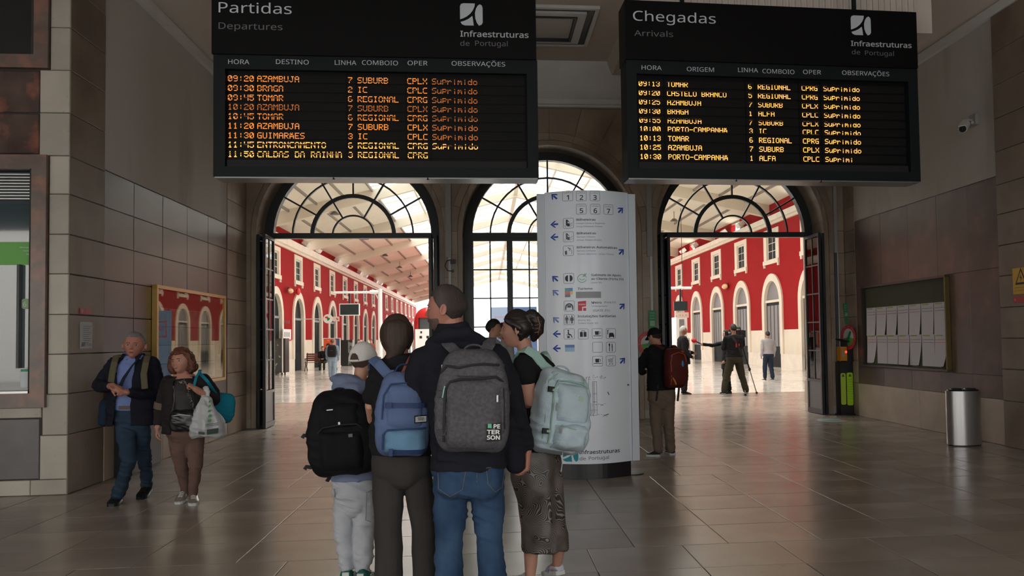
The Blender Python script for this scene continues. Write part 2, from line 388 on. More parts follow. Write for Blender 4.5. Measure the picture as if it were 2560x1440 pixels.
# ---- fanlights, doors
GR = 1.46
def rail(p0, p1, w_, d, y):
    a = np.array(p0, float); b_ = np.array(p1, float); t = (b_ - a) / np.linalg.norm(b_ - a); n_ = np.array([-t[1], t[0]]) * w_ / 2
    return [(q[0], y, q[1]) for q in (a + n_, a - n_, b_ - n_, b_ + n_)], (0, d, 0)
YW = 16.2
for k, c in enumerate(AC):
    wn = tag(link('window_%d' % (k + 1), None), kind='structure')
    fr = B().arc((c, ZS), GR, 1.62, 0, PI, YW - 0.06, YW + 0.10, 32)
    for s in (-1, 1): fr.box(*sorted((c + s * 1.50, c + s * 1.62)), YW - 0.06, YW + 0.10, 0.0, ZS)
    fr.done('frame', IRON, wn)
    box('transom', c - 1.50, c + 1.50, YW - 0.05, YW + 0.07, ZS - 0.05, ZS + 0.05, IRON, wn)
    rr = [0.385, 0.76, 1.12, GR]; wd = [0.03, 0.075, 0.03]
    for r, w_ in zip(rr[:3], wd):
        B().arc((c, ZS), r - w_ / 2, r + w_ / 2, 0, PI, YW - 0.03, YW + 0.03, 24).done('glazing_bar', IRON, wn)
    for ang in (30, 60, 90, 120, 150):
        a = math.radians(ang); r_in = 0.385 if ang in (60, 120) else 0.76
        pl, d = rail((c + r_in * math.cos(a), ZS + r_in * math.sin(a)), (c + (GR + .02) * math.cos(a), ZS + (GR + .02) * math.sin(a)), 0.03, 0.05, YW - 0.025)
        B().prism(pl, d).done('glazing_bar', IRON, wn)
    def pane(r0, r1, a0, a1):
        n = 6; pts = [(c + r1 * math.cos(a0 + (a1 - a0) * i / n), YW, ZS + r1 * math.sin(a0 + (a1 - a0) * i / n)) for i in range(n + 1)]
        pts += [(c + r0 * math.cos(a1 - (a1 - a0) * i / n), YW, ZS + r0 * math.sin(a1 - (a1 - a0) * i / n)) for i in range(n + 1)] if r0 > 0 else [(c, YW, ZS)]
        B().prism(pts, (0, 0.004, 0)).done('pane', PANE, wn)
    for i in range(6): pane(1.13, GR + .01, PI * i / 6 + .01, PI * (i + 1) / 6 - .01); pane(0.79, 1.11, PI * i / 6 + .012, PI * (i + 1) / 6 - .012)
    for i in range(3): pane(0.395, 0.73, PI * i / 3 + .02, PI * (i + 1) / 3 - .02)
    pane(0, 0.375, 0, PI)
def leaf(o, p, d, wid, nm, inner=True):
    """one glazed door panel: base point p, unit direction d (x,y), width wid"""
    p = np.array([p[0], p[1], 0.0]); d = np.array([d[0], d[1], 0.0]); d /= np.linalg.norm(d); n_ = np.array([-d[1], d[0], 0.0]); up = np.array([0, 0, 1.0])
    q = tag(thing('_', (0, 0, 0), None, None)) if False else None
    f = B(); H_ = ZS - 0.05
    def bar(u0, u1, z0, z1, th): f.obox(p + d * (u0 + u1) / 2 + up * (z0 + z1) / 2, d, n_, up, (u1 - u0) / 2, th / 2, (z1 - z0) / 2)
    bar(0, 0.055, 0.01, H_, 0.05); bar(wid - 0.055, wid, 0.01, H_, 0.05); bar(0.055, wid - 0.055, H_ - 0.06, H_, 0.05); bar(0.055, wid - 0.055, 0.01, 0.10, 0.05); bar(.055, wid - .055, .62, .67, .05)
    rows = [0.67 + (H_ - 0.06 - 0.67) * i / 5 for i in range(6)]
    for z in rows[1:-1]: bar(0.055, wid - 0.055, z - 0.012, z + 0.012, 0.03)
    bar(wid / 2 - 0.013, wid / 2 + 0.013, 0.67, H_ - .06, 0.03)
    f.done('door_frame', IRON, o)
    B().obox(p + d * wid / 2 + up * 0.36, d, n_, up, wid / 2 - 0.055, 0.010, 0.26).done('kick_panel', mat('grey_door_panel', (0.10, 0.105, 0.11), 0.4), o)
    for i in range(5):
        for s in (0, 1):
            u0, u1 = (0.055, wid / 2 - .013) if s == 0 else (wid / 2 + .013, wid - 0.055)
            B().obox(p + d * (u0 + u1) / 2 + up * (rows[i] + rows[i + 1]) / 2, d, n_, up, (u1 - u0) / 2, 0.003, (rows[i + 1] - rows[i]) / 2 - .012).done('pane', PANE, o)
for k, c in enumerate(AC):
    dr = tag(link('door_%d' % (k + 1), None), kind='structure')
    if k == 1:
        for i in range(4): leaf(dr, (c - 1.50 + i * 0.75, YW + 0.0), (1, 0), 0.749, 'door')
    else:
        for s in (-1, 1):
            hx = c + s * 1.47
            leaf(dr, (hx, YW - 0.02), (-s * 0.02 + (0.00 if s < 0 else .03), -1), 0.72, 'door')
            leaf(dr, (hx - s * 0.0 + s * 0.085, YW - 0.02), (s * 0.03, -1), 0.66, 'door')

# ---- left wall (x = XL), seen from its right side
wl = struct('wall_left', B().box(XL - 0.4, XL - 0.028, 9.17, YF + .4, 0, 7.2), JOINT)
zb = [0, 0.61, 1.03, 1.44, 1.85, 2.27, 2.68, 3.10, 3.50, 3.95, 4.40, 4.85, 5.30, 5.80]
for z0, z1 in zip(zb, zb[1:]): stone(XL - 0.03, XL, 9.16, 9.97, z0, z1, '+x', 'pilaster_stone', STONE_SHADED, wl)
ys = [9.97, 10.77, 11.69, 12.61, 13.53, 14.46]
zm = [0.61, 1.03, 1.44, 1.85, 2.27, 2.68, 3.10, 3.52]
for y0, y1 in zip(ys, ys[1:]):
    for z0, z1 in zip(zm, zm[1:]): stone(XL - 0.035, XL - 0.006, y0, y1, z0, z1, '+x', 'marble_panel', MARBLEG, wl, g=0.002)
    stone(XL - 0.03, XL + 0.004, y0, y1, 0.0, 0.61, '+x', 'plinth_stone', PLINTH, wl, g=.001)
for z0, z1 in zip(zb[:-1], zb[1:]):
    stone(XL - 0.03, XL + .005, 14.47, 15.0, z0, z1, '+x', 'pilaster_stone', STONE, wl); stone(XL - 0.03, XL + .0, 15.0, 15.6, z0, z1, '+x', 'pilaster_stone', STONE, wl)
box('plaster_field', XL - 0.03, XL - 0.003, 9.975, 14.465, 3.525, 5.80, PLASTER, wl)
# ---- ticket-office wall (y = 9.16), faces the camera
YT = 9.15
wt = struct('wall_ticket', B().box(-18, -4.64, YT + 0.45, YT + 0.6, 0, 7.2).box(-4.64, XL - .01, YT + 0.03, YT + 0.6, 0, 7.2).box(-12, -4.60, YT + .03, YT + .45, 3.52, 4.52).box(-12, -4.6, YT + .03, YT + .45, 0, .90).box(-12, -4.60, YT + .03, YT + .45, 5.9, 7.2).box(-18, -9.3, YT + .03, YT + .45, .9, 5.9), JOINT)
zc = [0, 0.16, 0.61, 1.03, 1.44, 1.85, 2.27, 2.68, 3.10, 3.50, 3.95, 4.40, 4.85, 5.30, 5.80]
for z0, z1 in zip(zc, zc[1:]):
    xl = -4.50 if not (3.4 < z0 < 4.3) else -4.60
    if 0.5 < z0 < 0.7: xl = -4.55
    if z0 < 0.5: xl = -4.57 if z0 > .1 else -4.66
    stone(xl, XL, YT, YT + 0.03, z0, z1, '-y', 'corner_stone', STONEL, wt)
for i in range(4): stone(-6.2 + i * .385 - .0, -6.2 + (i + 1) * .385, YT, YT + .03, 0, .16, '-y', 'plinth_stone', STONEL, wt)
stone(-6.6, -4.555, YT, YT + 0.03, 0.79, 0.90, '-y', 'sill_stone', STONEL, wt)
stone(-6.6, -4.575, YT + .012, YT + 0.03, 0.165, 0.785, '-y', 'grey_marble_panel', mat('slate_marble', (0.12, 0.11, 0.115), 0.25, var=0.15, vscale=3), wt)
for z0, z1 in ((3.52, 3.94), (3.95, 4.39)):
    for x0, x1 in ((-6.6, -5.4), (-5.4, -4.605)): stone(x0, x1, YT + .008, YT + .03, z0, z1, '-y', 'marble_panel', mat('red_veined_marble', (0.085, 0.055, 0.048), 0.15, var=0.4, vscale=4, col2=(0.36, 0.13, 0.09), c2scale=3.2, c2lo=0.56, c2hi=0.72), wt)
FRM = mat('brown_stone_frame', (0.155, 0.115, 0.10), 0.25, var=0.2, vscale=4, col2=(.24, .13, .10), c2scale=5)
def frame_rect(o, x0, x1, z0, z1, wd, y0, y1, m):
    B().box(x0, x1, y0, y1, z1 - wd, z1).box(x0, x1, y0, y1, z0, z0 + wd).box(x1 - wd, x1, y0, y1, z0 + wd, z1 - wd).box(x0, x0 + wd, y0, y1, z0 + wd, z1 - wd).done('frame', m, o)
tk = tag(link('window_4', None), kind='structure')
frame_rect(tk, -6.7, -4.505, 0.90, 3.50, 0.145, YT - 0.05, YT + 0.10, FRM)
DK = mat('dark_office', (0.03, 0.045, 0.055), 0.6)
GP = mat('office_glass', (0.045, 0.075, 0.09), 0.03, spec=0.9, coat=1.0)
box('pane', -6.55, -4.655, YT + 0.16, YT + 0.17, 1.05, 3.02, GP, tk)
b = B()
for i in range(9): b_ = box('louvre_slat', -6.55, -4.655, YT + 0.10, YT + 0.13, 3.06 + i * 0.032, 3.074 + i * 0.032, mat('louvre_metal', (0.5, 0.5, 0.5), 0.35, metal=0.7), tk)
box('louvre_back', -6.55, -4.655, YT + 0.15, YT + 0.17, 3.02, 3.36, DK, tk)
box('window_sill', -6.55, -4.655, YT + 0.02, YT + 0.16, 1.045, 1.065, mat('brushed_steel', (0.55, 0.55, 0.54), 0.3, metal=0.9), tk)
gb = box('green_banner', -6.55, -4.66, YT + 0.150, YT + 0.158, 2.38, 2.62, mat('green_print', (0.12, 0.42, 0.06), 0.4, emit=None), tk)
tt = B()
for i, s in enumerate(('Alfa Pendular', 'Intercidades', 'Regional')): put_text(tt, s, (-4.86 + i * 0.035, YT + 0.148, 2.555 - i * 0.035), (1, 0, 0), (0, 0, 1), 0.016)
tt.arc((-4.685, 2.60), 0.012, 0.02, 0.7, 5.6, YT + 0.146, YT + 0.149, 12).done('green_banner_lettering', mat('white_print', (0.8, 0.82, 0.82), 0.5), gb)
box('glazing_bar', -4.86, -4.835, YT + 0.10, YT + 0.155, 1.30, 2.38, IRON, tk)
nt_ = box('notice_sheet', -4.815, -4.665, YT + 0.10, YT + 0.105, 1.10, 1.30, mat('notice_paper', (0.62, 0.68, 0.70), 0.6), tk)
box('notice_band', -4.81, -4.67, YT + 0.096, YT + 0.0995, 1.265, 1.29, mat('green_band', (0.05, 0.28, 0.15), 0.5), nt_)
tt = B(); put_text(tt, 'Bilhetes', (-4.74, YT + .097, 1.225), (1, 0, 0), (0, 0, 1), 0.013, bold=.01); put_text(tt, 'Tickets', (-4.74, YT + .097, 1.20), (1, 0, 0), (0, 0, 1), 0.010); tt.done('notice_lettering', mat('ink', (0.03, 0.03, 0.05), 0.6), nt_)
b = B(); b.arc((-4.80, 1.97), 0, 0.055, 0, 2 * PI, YT + .15, YT + .154, 20); b.done('round_number_sticker', mat('pale_green_print', (0.35, 0.5, 0.3), 0.5), tk)
tt = B(); put_text(tt, '6', (-4.82, YT + .148, 1.94), (1, 0, 0), (0, 0, 1), 0.06); tt.done('sticker_number', MATS['white_print'], tk)
tk2 = tag(link('window_5', None), kind='structure')
frame_rect(tk2, -6.7, -4.505, 4.41, 6.6, 0.14, YT - 0.04, YT + 0.10, FRM)
box('pane', -6.55, -4.65, YT + 0.12, YT + 0.13, 4.54, 6.5, mat('black_glass', (0.008, 0.012, 0.014), 0.05, coat=0.5), tk2)

# ---- right wall (x = XR)
wr = struct('wall_right', B().box(XR + 0.028, XR + 0.5, 9.0, YF + .4, 0, 7.2), JOINT)
for z0, z1 in zip(zb, zb[1:]):
    stone(XR, XR + 0.03, 15.14, 15.6, z0, z1, '-x', 'pilaster_stone', STONE, wr)
    for y0, y1 in ((9.0, 9.82), (9.82, 10.63)): stone(XR - 0.05, XR + 0.03, y0, y1, z0, z1, '-x', 'pilaster_stone', STONE_SHADED, wr)
yr = [10.64, 11.42, 12.26, 13.15, 14.12, 15.135]
for y0, y1 in zip(yr, yr[1:]):
    for z0, z1 in ((0.61, 0.93), (0.93, 2.40), (2.40, 3.64)): stone(XR + 0.006, XR + 0.035, y0, y1, z0, z1, '-x', 'marble_panel', MARBLE, wr, g=0.0015, ch=.003)
for y0, y1 in ((10.64, 12.9), (12.9, 15.135)): stone(XR - 0.008, XR + 0.03, y0, y1, 0, 0.61, '-x', 'plinth_stone', PLINTH, wr, g=.001)
box('plaster_field', XR + 0.003, XR + 0.03, 10.64, 15.135, 3.645, 5.80, PLASTER, wr)
# ---- cornice mouldings and cove, ceiling
tr = struct('trim_1', B().box(XL - .02, XL + 0.07, 9.16, YF, 5.80, 5.93), WHITEP)
struct('trim_2', B().box(XR - 0.07, XR + .02, 9.0, YF, 5.80, 5.93), WHITEP)
struct('trim_3', B().box(XL + .07, XR - .07, YF - 0.10, YF + .03, 5.86, 5.90).box(XL + .07, XR - .07, YF - 0.16, YF + .03, 5.90, 5.99), WHITEP)
ZCE = 6.62
cl = B().box(-18.5, 12.5, -4.2, YF + .3, ZCE, ZCE + 0.3)
ce = struct('ceiling', cl, CEIL)
B().prism([(XL, 9.17, 5.93), (XL + 0.85, 9.17, ZCE + .01), (XL, 9.17, ZCE + .01)], (0, YF - 9.17, 0)).done('cove', CEIL, ce)
B().prism([(XR, 9.0, 5.93), (XR, 9.0, ZCE + .01), (XR - 0.85, 9.0, ZCE + .01)], (0, YF - 9.0, 0)).done('cove', CEIL, ce)
B().prism([(XL, YF, 5.99), (XL, YF - 0.45, ZCE + .01), (XL, YF, ZCE + .01)], (XR - XL, 0, 0)).done('cove', WHITEP, ce)
for x in (2.25, -0.55): B().prism([(x, 9.5, ZCE + .01), (x + .10, 9.5, 6.38), (x + .60, 9.5, 6.38), (x + .70, 9.5, ZCE + .01)], (0, YF - .4 - 9.5, 0)).done('ceiling_beam', CEIL, ce)
# flush rooflight / light box with nested frames
cb = thing('ceiling_light', (1.1, 13.45, ZCE), 'square ceiling light box with nested dark and pale frames, seen between the boards', 'ceiling light')
def rect_frame(x0, x1, y0, y1, w_, z0, z1, nm, m):
    B().box(x0, x1, y0, y0 + w_, z0, z1).box(x0, x1, y1 - w_, y1, z0, z1).box(x0, x0 + w_, y0 + w_, y1 - w_, z0, z1).box(x1 - w_, x1, y0 + w_, y1 - w_, z0, z1).done(nm, m, cb)
rect_frame(0.35, 1.78, 12.6, 14.30, 0.06, ZCE - .05, ZCE + .002, 'outer_frame', WHITEP)
rect_frame(0.42, 1.71, 12.67, 14.23, 0.10, ZCE - .028, ZCE, 'dark_frame', IRON)
rect_frame(0.53, 1.60, 12.78, 14.12, 0.13, ZCE - .06, ZCE, 'pale_frame', WHITEP)
rect_frame(0.67, 1.46, 12.92, 13.98, 0.035, ZCE - .08, ZCE, 'inner_frame', IRON)
box('diffuser', 0.71, 1.42, 12.96, 13.94, ZCE - 0.03, ZCE - .005, mat('grey_diffuser', (0.55, 0.52, 0.5), 0.35), cb)
# vestibule around the camera, open to the street through its rear doors
struct('wall_rear', B().box(-18, -17.2, -4.2, -4, 0, 7).box(-7.5, -5.7, -4.2, -4, 0, 7).box(-2.7, -.9, -4.2, -4, 0, 7).box(2.1, 3.9, -4.2, -4, 0, 7).box(6.9, 12, -4.2, -4, 0, 7).box(-18, 12, -4.2, -4, 4.5, 7), mat('rear_stone', (0.33, 0.28, 0.23), 0.6, var=.1))
struct('wall_side', B().box(-18.2, -18, -4.2, 9.6, 0, 7).box(12, 12.2, -4.2, 9.2, 0, 7).box(XR - .05, 12, 8.9, 9.1, 0, 7), MATS['rear_stone'])
# ------------------------------------------------------------ the platform concourse beyond the arches
RED = mat('red_facade_paint', (0.35, 0.012, 0.015), 0.8, spec=.1, var=0.08, vscale=0.6)
CREAM = mat('cream_stone', (0.80, 0.72, 0.60), 0.7, var=0.08, vscale=1.0)
CREAMW = mat('cream_skirting', (0.84, 0.77, 0.67), 0.6, var=0.08, vscale=2)
DGREY = mat('dark_grey_door', (0.022, 0.028, 0.030), 0.6, spec=.08)
DGLASS = mat('dark_window_glass', (0.02, 0.027, 0.03), 0.5, spec=0.04)
LGREY = mat('light_grey_tympanum', (0.22, 0.22, 0.23), 0.5)
def building(name, X, s, y0, y1, yc0, pitch, z_c0, z_c1, z_b, wz0, wz1, atop, label, lintel, right):
    """s=+1: facade faces +x"""
    o = thing(name, (X, (y0 + y1) / 2, 0), label, 'building')
    def PX(d): return X - s * d      # d = depth behind the face
    def slab(b, ya, yb, za, zb_, d0, d1):
        a, c = sorted((PX(d0), PX(d1))); b.box(a, c, ya, yb, za, zb_); return b
    ks = [k for k in range(-8, 20) if y0 + 1.7 < yc0 + k * pitch < y1 - 1.7]
    cs = [yc0 + k * pitch for k in ks]
    r = 1.12; zs = atop - 0.33 - r
    red = B(); cr = B(); edges = [y0] + [q for c in cs for q in (c - r, c + r)] + [y1]
    for a, b_ in zip(edges[::2], edges[1::2]):
        slab(red, a, b_, z_b, wz0 - 0.1, 0, 0.5); pass
    wr_ = 0.68
    for c in cs:
        n = 12
        for i in range(n):
            a1, a2 = PI - PI * i / n, PI - PI * (i + 1) / n
            p, q = (c + r * math.cos(a1), zs + r * math.sin(a1)), (c + r * math.cos(a2), zs + r * math.sin(a2))
            red.prism([(PX(0), p[0], p[1]), (PX(0), q[0], q[1]), (PX(0), q[0], wz0 - 0.1), (PX(0), p[0], wz0 - 0.1)], (-s * 0.5, 0, 0))
    e2 = [y0] + [q for c in cs for q in (c - wr_, c + wr_)] + [y1]
    for a, b_ in zip(e2[::2], e2[1::2]): slab(red, a, b_, wz0 - 0.1, z_c0, 0, 0.5)
    for c in cs: slab(red, c - wr_, c + wr_, wz0 - 0.1, wz0 + .2, 0, 0.5); slab(red, c - wr_, c + wr_, wz1 - 0.1, z_c0, 0, 0.5)
    red.done('facade_wall', RED, o)
    for a, b_ in zip(edges[::2], edges[1::2]): slab(B(), a, b_, 0.66, z_b, 0, 0.5).done('lower_wall', CREAM, o)
    for a, b_ in zip(edges[::2], edges[1::2]): slab(B(), a + .02, b_ - .02, 0, 0.66, -0.07, 0.5).done('skirting', CREAMW, o)
    slab(B(), y0, y1, z_c0, z_c0 + 0.12, -0.12, 0.5).done('cornice', CREAM, o); 
    bb = B(); slab(bb, y0, y1, z_c0 + 0.12, z_c1, -0.28, 0.5); bb.done('cornice', CREAMW, o)
    for k, c in zip(ks, cs):
        near = k > -3
        sr = B().arc((c, zs), r - .02, r + 0.34, 0, PI, PX(-0.08), PX(0.24), 16, plane='yz')
        for q in (-1, 1):
            a, b_ = sorted((c + q * (r - .02), c + q * (r + 0.34))); slab(sr, a, b_, 0.66, zs, -0.08, 0.24)
        sr.done('arched_surround', CREAM, o)
        db = B(); dd = .06 if right else .08; slab(db, c - r, c + r, 0, lintel, dd, 0.5); d_ = db.done('arch_door', DGREY, o)
        if near and k < 8:
            dl = B()
            for q in range(4):
                a = c - r + 0.12 + q * 0.52; slab(dl, a, a + 0.42, 1.0, lintel - .15, dd - .01, dd + .01)
            dl.done('door_pane', LGREY if right else DGLASS, d_, kind='stuff')
        lb = B(); slab(lb, c - r, c + r, lintel, lintel + 0.12, dd - .06, 0.5); lb.done('lintel', CREAM if right else LGREY, o)
        tb = B(); pts = [(c + r * math.cos(PI * i / 12), zs + r * math.sin(PI * i / 12)) for i in range(13)] + [(c - r, lintel + .12), (c + r, lintel + .12)]
        tb.prism([(PX(dd + .02), p, z) for p, z in pts], (-s * 0.04, 0, 0)); tb.done('tympanum', LGREY if right else DGLASS, o)
        # upper window: eared surround, deep reveal, sash
        ws = B(); ho = 1.08 if right else 0.98
        for q in (-1, 1):
            a, b_ = sorted((c + q * (wr_ - .02), c + q * ho)); slab(ws, a, b_, wz0 + 0.12, wz1, -0.04, 0.46)
            a, b_ = sorted((c + q * (ho - .17), c + q * ho)); slab(ws, a, b_, wz0 - 0.06, wz0 + .12, -0.07, 0.1)
        slab(ws, c - wr_, c + wr_, wz1 - 0.22, wz1, -0.04, 0.46); slab(ws, c - ho - .02, c + ho + .02, wz0 + 0.08, wz0 + 0.28, -0.09, 0.46)
        ws.done('window_surround', CREAM, o)
        wf = B(); slab(wf, c - wr_, c + wr_, wz0 + .28, wz1 - .22, 0.05, 0.46); fr_ = wf.done('sash', mat('white_sash', (0.72, 0.68, 0.6), 0.6), o)
        if k < 10:
            for q in (-1, 1):
                for j in range(3):
                    h = (wz1 - wz0 - 0.62) / 3; g = B(); a, b_ = sorted((c + q * .05, c + q * .54)); slab(g, a, b_, wz0 + .34 + j * h, wz0 + .30 + (j + 1) * h, 0.035, 0.06)
                    if near: g.done('pane', DGLASS, fr_)
    return o
blL = building('station_building', -10.3, 1, 17.1, 125, 47.35, 5.07, 6.38, 6.86, 1.68, 4.62, 6.3, 4.3, 'long red station building with cream arches, seen through the left doorway', 2.75, False)
blR = building('station_building', 13.9, -1, 17.1, 125, 39.8, 4.97, 6.93, 7.3, 1.80, 4.95, 6.74, 4.55, 'long red station building with grey arched doors, seen through the right doorway', 3.15, True)
# red parapet sections above the cornices with their floodlights
for X, s, zc_, o_, ph in ((-10.3, 1, 6.86, blL, 51.0), (13.9, -1, 7.3, blR, 46.5)):
    for k in range(-3, 7):
        y = ph + k * 10.1
        a, b_ = sorted((X - s * 0.5, X - s * 0.25)); zt = zc_ + (0.62 if s > 0 else 0.85)
        box('parapet_wall', a, b_, y + 0.8, y + 9.3, zc_, zt, RED, o_)
        for yy in (y + 1.4, y + 8.1):
            if not (44 < yy < 86): continue
            nfl = globals().get('nfl', 0) + 1; od_ = ('nearest', 'second', 'third', 'fourth', 'fifth', 'sixth', 'seventh', 'eighth', 'ninth', 'tenth')[(nfl - 1) % 8]
            fl_ = thing('floodlight', (X + s * .05, yy, zc_ + .2), od_ + ' box floodlight along the cornice of the %s red building' % ('left' if s > 0 else 'right'), 'light', 'floodlights on the %s cornice' % ('left' if s > 0 else 'right'))
            B().obox((X + s * 0.1, yy, zc_ + 0.30), (0.8 * s, 0, -0.6), (0, 1, 0), (0.6, 0, 0.8 * s), 0.16, 0.33, 0.12).done('lamp_housing', mat('silver_housing', (0.75, 0.73, 0.7), 0.35), fl_)
            B().box(X - .1, X + .1, yy - .04, yy + .04, zc_, zc_ + .25).done('bracket', MATS['silver_housing'], fl_)
# roof: opaque slopes near the walls, glazed middle
ROOF = mat('beige_roof_boards', (0.80, 0.73, 0.60), 0.8, var=0.05, vscale=0.8)
BEAM = mat('beige_girder', (0.74, 0.66, 0.54), 0.7)
PURL = mat('brown_purlin', (0.28, 0.23, 0.19), 0.7)
RX, RZ = 1.8, 10.6
def rz(x): return RZ - abs(x - RX) * (0.25 if x < RX else 0.205)
rf = struct('ceiling.001', B().prism([(-11.2, 17.1, rz(-11.2)), (-5.4, 17.1, rz(-5.4)), (-5.4, 17.1, rz(-5.4) + .12), (-11.2, 17.1, rz(-11.2) + .12)], (0, 108, 0))
     .prism([(9.0, 17.1, rz(9.0)), (14.8, 17.1, rz(14.8)), (14.8, 17.1, rz(14.8) + .12), (9.0, 17.1, rz(9.0) + .12)], (0, 108, 0)), ROOF)
GLZ = glass('milky_roof_glazing', (0.96, 0.97, 0.97), 0.05, milk=0.35)
B().prism([(-5.4, 17.1, rz(-5.4)), (RX, 17.1, RZ), (RX, 17.1, RZ + .01), (-5.4, 17.1, rz(-5.4) + .01)], (0, 108, 0)).prism([(RX, 17.1, RZ), (9.0, 17.1, rz(9.0)), (9.0, 17.1, rz(9.0) + .01), (RX, 17.1, RZ + .01)], (0, 108, 0)).done('roof_glazing', GLZ, rf, kind='stuff')
gb = B()
for k in range(-3, 8):
    y = 51.0 + k * 10.1 - 0.2
    if y < 18: continue
    b = B()
    for xa, xb in ((-10.9, RX), (RX, 14.5)):
        za, zb_ = rz(xa), rz(xb); b.prism([(xa, y, za), (xb, y, zb_), (xb, y, zb_ - 0.42), (xa, y, za - (0.42 if xa == RX else 0.62))] if xa != RX else [(xa, y, za), (xb, y, zb_), (xb, y, zb_ - 0.62), (xa, y, za - 0.42)], (0, 0.34, 0))
    b.done('roof_girder', BEAM, rf)
for i, x in enumerate([-10.6, -9.3, -8.0, -6.7, -5.4, -3.6, -1.8, 3.6, 5.4, 7.2, 9.0, 10.3, 11.6, 12.9, 14.2]):
    B().box(x - .04, x + .04, 17.1, 125, rz(x) - 0.11, rz(x)).done('purlin', PURL if (x < -5 or x > 8.8) else BEAM, rf)
B().box(RX - .12, RX + .12, 17.1, 125, RZ - 0.3, RZ).done('ridge_beam', BEAM, rf)
for k in range(0, 43): gb.prism([(-5.4, 17.2 + k * 2.52, rz(-5.4) - .05), (RX, 17.2 + k * 2.52, RZ - .05), (RX, 17.2 + k * 2.52, RZ), (-5.4, 17.2 + k * 2.52, rz(-5.4))], (0, .05, 0)).prism([(RX, 17.2 + k * 2.52, RZ - .05), (9, 17.2 + k * 2.52, rz(9) - .05), (9, 17.2 + k * 2.52, rz(9)), (RX, 17.2 + k * 2.52, RZ)], (0, .05, 0))
gb.done('glazing_bars', BEAM, rf, kind='stuff')
# pendant lamps under the girders
LB = mat('lamp_iron', (0.12, 0.10, 0.09), 0.5)
def pendant(x, y, n_):
    z = rz(x) - 0.45; o = thing('pendant_lamp', (x, y, z), n_, 'lamp', 'pendant lamps under the roof')
    B().cyl((x, y, z + .3), (x, y, z - .12), .02, n=8).done('stem', LB, o); B().cyl((x, y, z - .12), (x, y, z - .26), .09, .24, 14).done('lamp_shade', LB, o)
for y, q in ((41, 'nearest'), (51, 'second'), (61, 'third'), (71, 'fourth'), (81, 'farthest')): pendant(-7.2, y, q + ' dark bell-shaped pendant lamp under the left roof slope')
pendant(10.6, 46.5, 'small dark bell-shaped pendant lamp hanging by the right slope of the beige roof')

# ---- street behind the camera (mirrored in the office glass)
sb = struct('wall_street', B().box(-34, 14, -20.5, -20, 0, 11), mat('street_facade', (0.7, 0.68, 0.64), 0.8))
struct('floor.001', B().box(-36, 36, -60, -4.2, -0.3, -0.02), mat('pavement', (0.3, 0.28, 0.26), 0.8))
for i in range(10):
    x = -32 + i * 4.4
    for z in (1.0, 4.5, 7.8): box('facade_window', x, x + 1.3, -20.05, -19.93, z, z + 1.9, DGLASS, sb)

# ---- objects out on the concourse
WHITE = mat('white_enamel', (0.80, 0.80, 0.79), 0.35)
BLK = mat('black_plastic', (0.012, 0.012, 0.013), 0.4)
DSCR = mat('dark_screen', (0.015, 0.025, 0.03), 0.15)
def screen_(x, y, z, w_, h, label, pole_top):
    o = thing('monitor', (x, y, z), label, 'screen')
    box('casing', x - w_ / 2, x + w_ / 2, y, y + .12, z - h / 2, z + h / 2, WHITE if w_ > .5 else BLK, o)
    box('screen', x - w_ / 2 + .03, x + w_ / 2 - .03, y - .006, y + .01, z - h / 2 + .03, z + h / 2 - .03, DSCR, o)
    B().box(x - .03, x + .03, y + .03, y + .09, z + h / 2, pole_top).done('hanger', BLK, o); return o
YP = 33.0
p = atY(951, 895, YP); q = atY(951, 722, YP); a0 = atY(835, 731, YP)
o = thing('sign_gantry', (p[0], YP, 0), 'white tubular post with a long arm to the left, inside the left doorway', 'post')
B().cyl((p[0], YP, 0), (p[0], YP, q[2]), 0.085, n=16).done('post', WHITE, o)
B().cyl((p[0] - .05, YP, q[2] - .12), (p[0] - .38, YP, q[2] - .12), 0.075, n=14).done('collar', WHITE, o)
B().cyl((p[0] - .3, YP, q[2] - .13), (a0[0], YP, q[2] - .13), 0.045, n=12).done('arm', WHITE, o)
B().tube([(p[0] - .25, YP, q[2] - .16), (p[0] - .15, YP, q[2] - .22), (p[0] - .08, YP, q[2] - .38)], 0.02, 8).done('brace', WHITE, o)
m = atY(874, 774, YP); screen_(m[0], YP - .05, m[2], 0.76, 0.46, 'wide dark monitor in a pale case hanging from the white gantry arm', q[2] - .13)
m = atY(1702, 765, 30.0); screen_(m[0], 30.0, m[2], 0.50, 0.34, 'dark monitor hanging beyond the right doorway, above the suited man', m[2] + .62)
o = thing('monitor_gantry', (m[0] - 1.15, 30.06, 0), 'pale post and horizontal arm carrying the monitor beyond the right doorway', 'post'); B().cyl((m[0] - 1.2, 30.06, m[2] + .66), (m[0] + .42, 30.06, m[2] + .66), .05, n=12).done('arm_tube', WHITE, o); B().cyl((m[0] - 1.15, 30.06, 0), (m[0] - 1.15, 30.06, m[2] + .66), .07, n=12).done('post', WHITE, o)
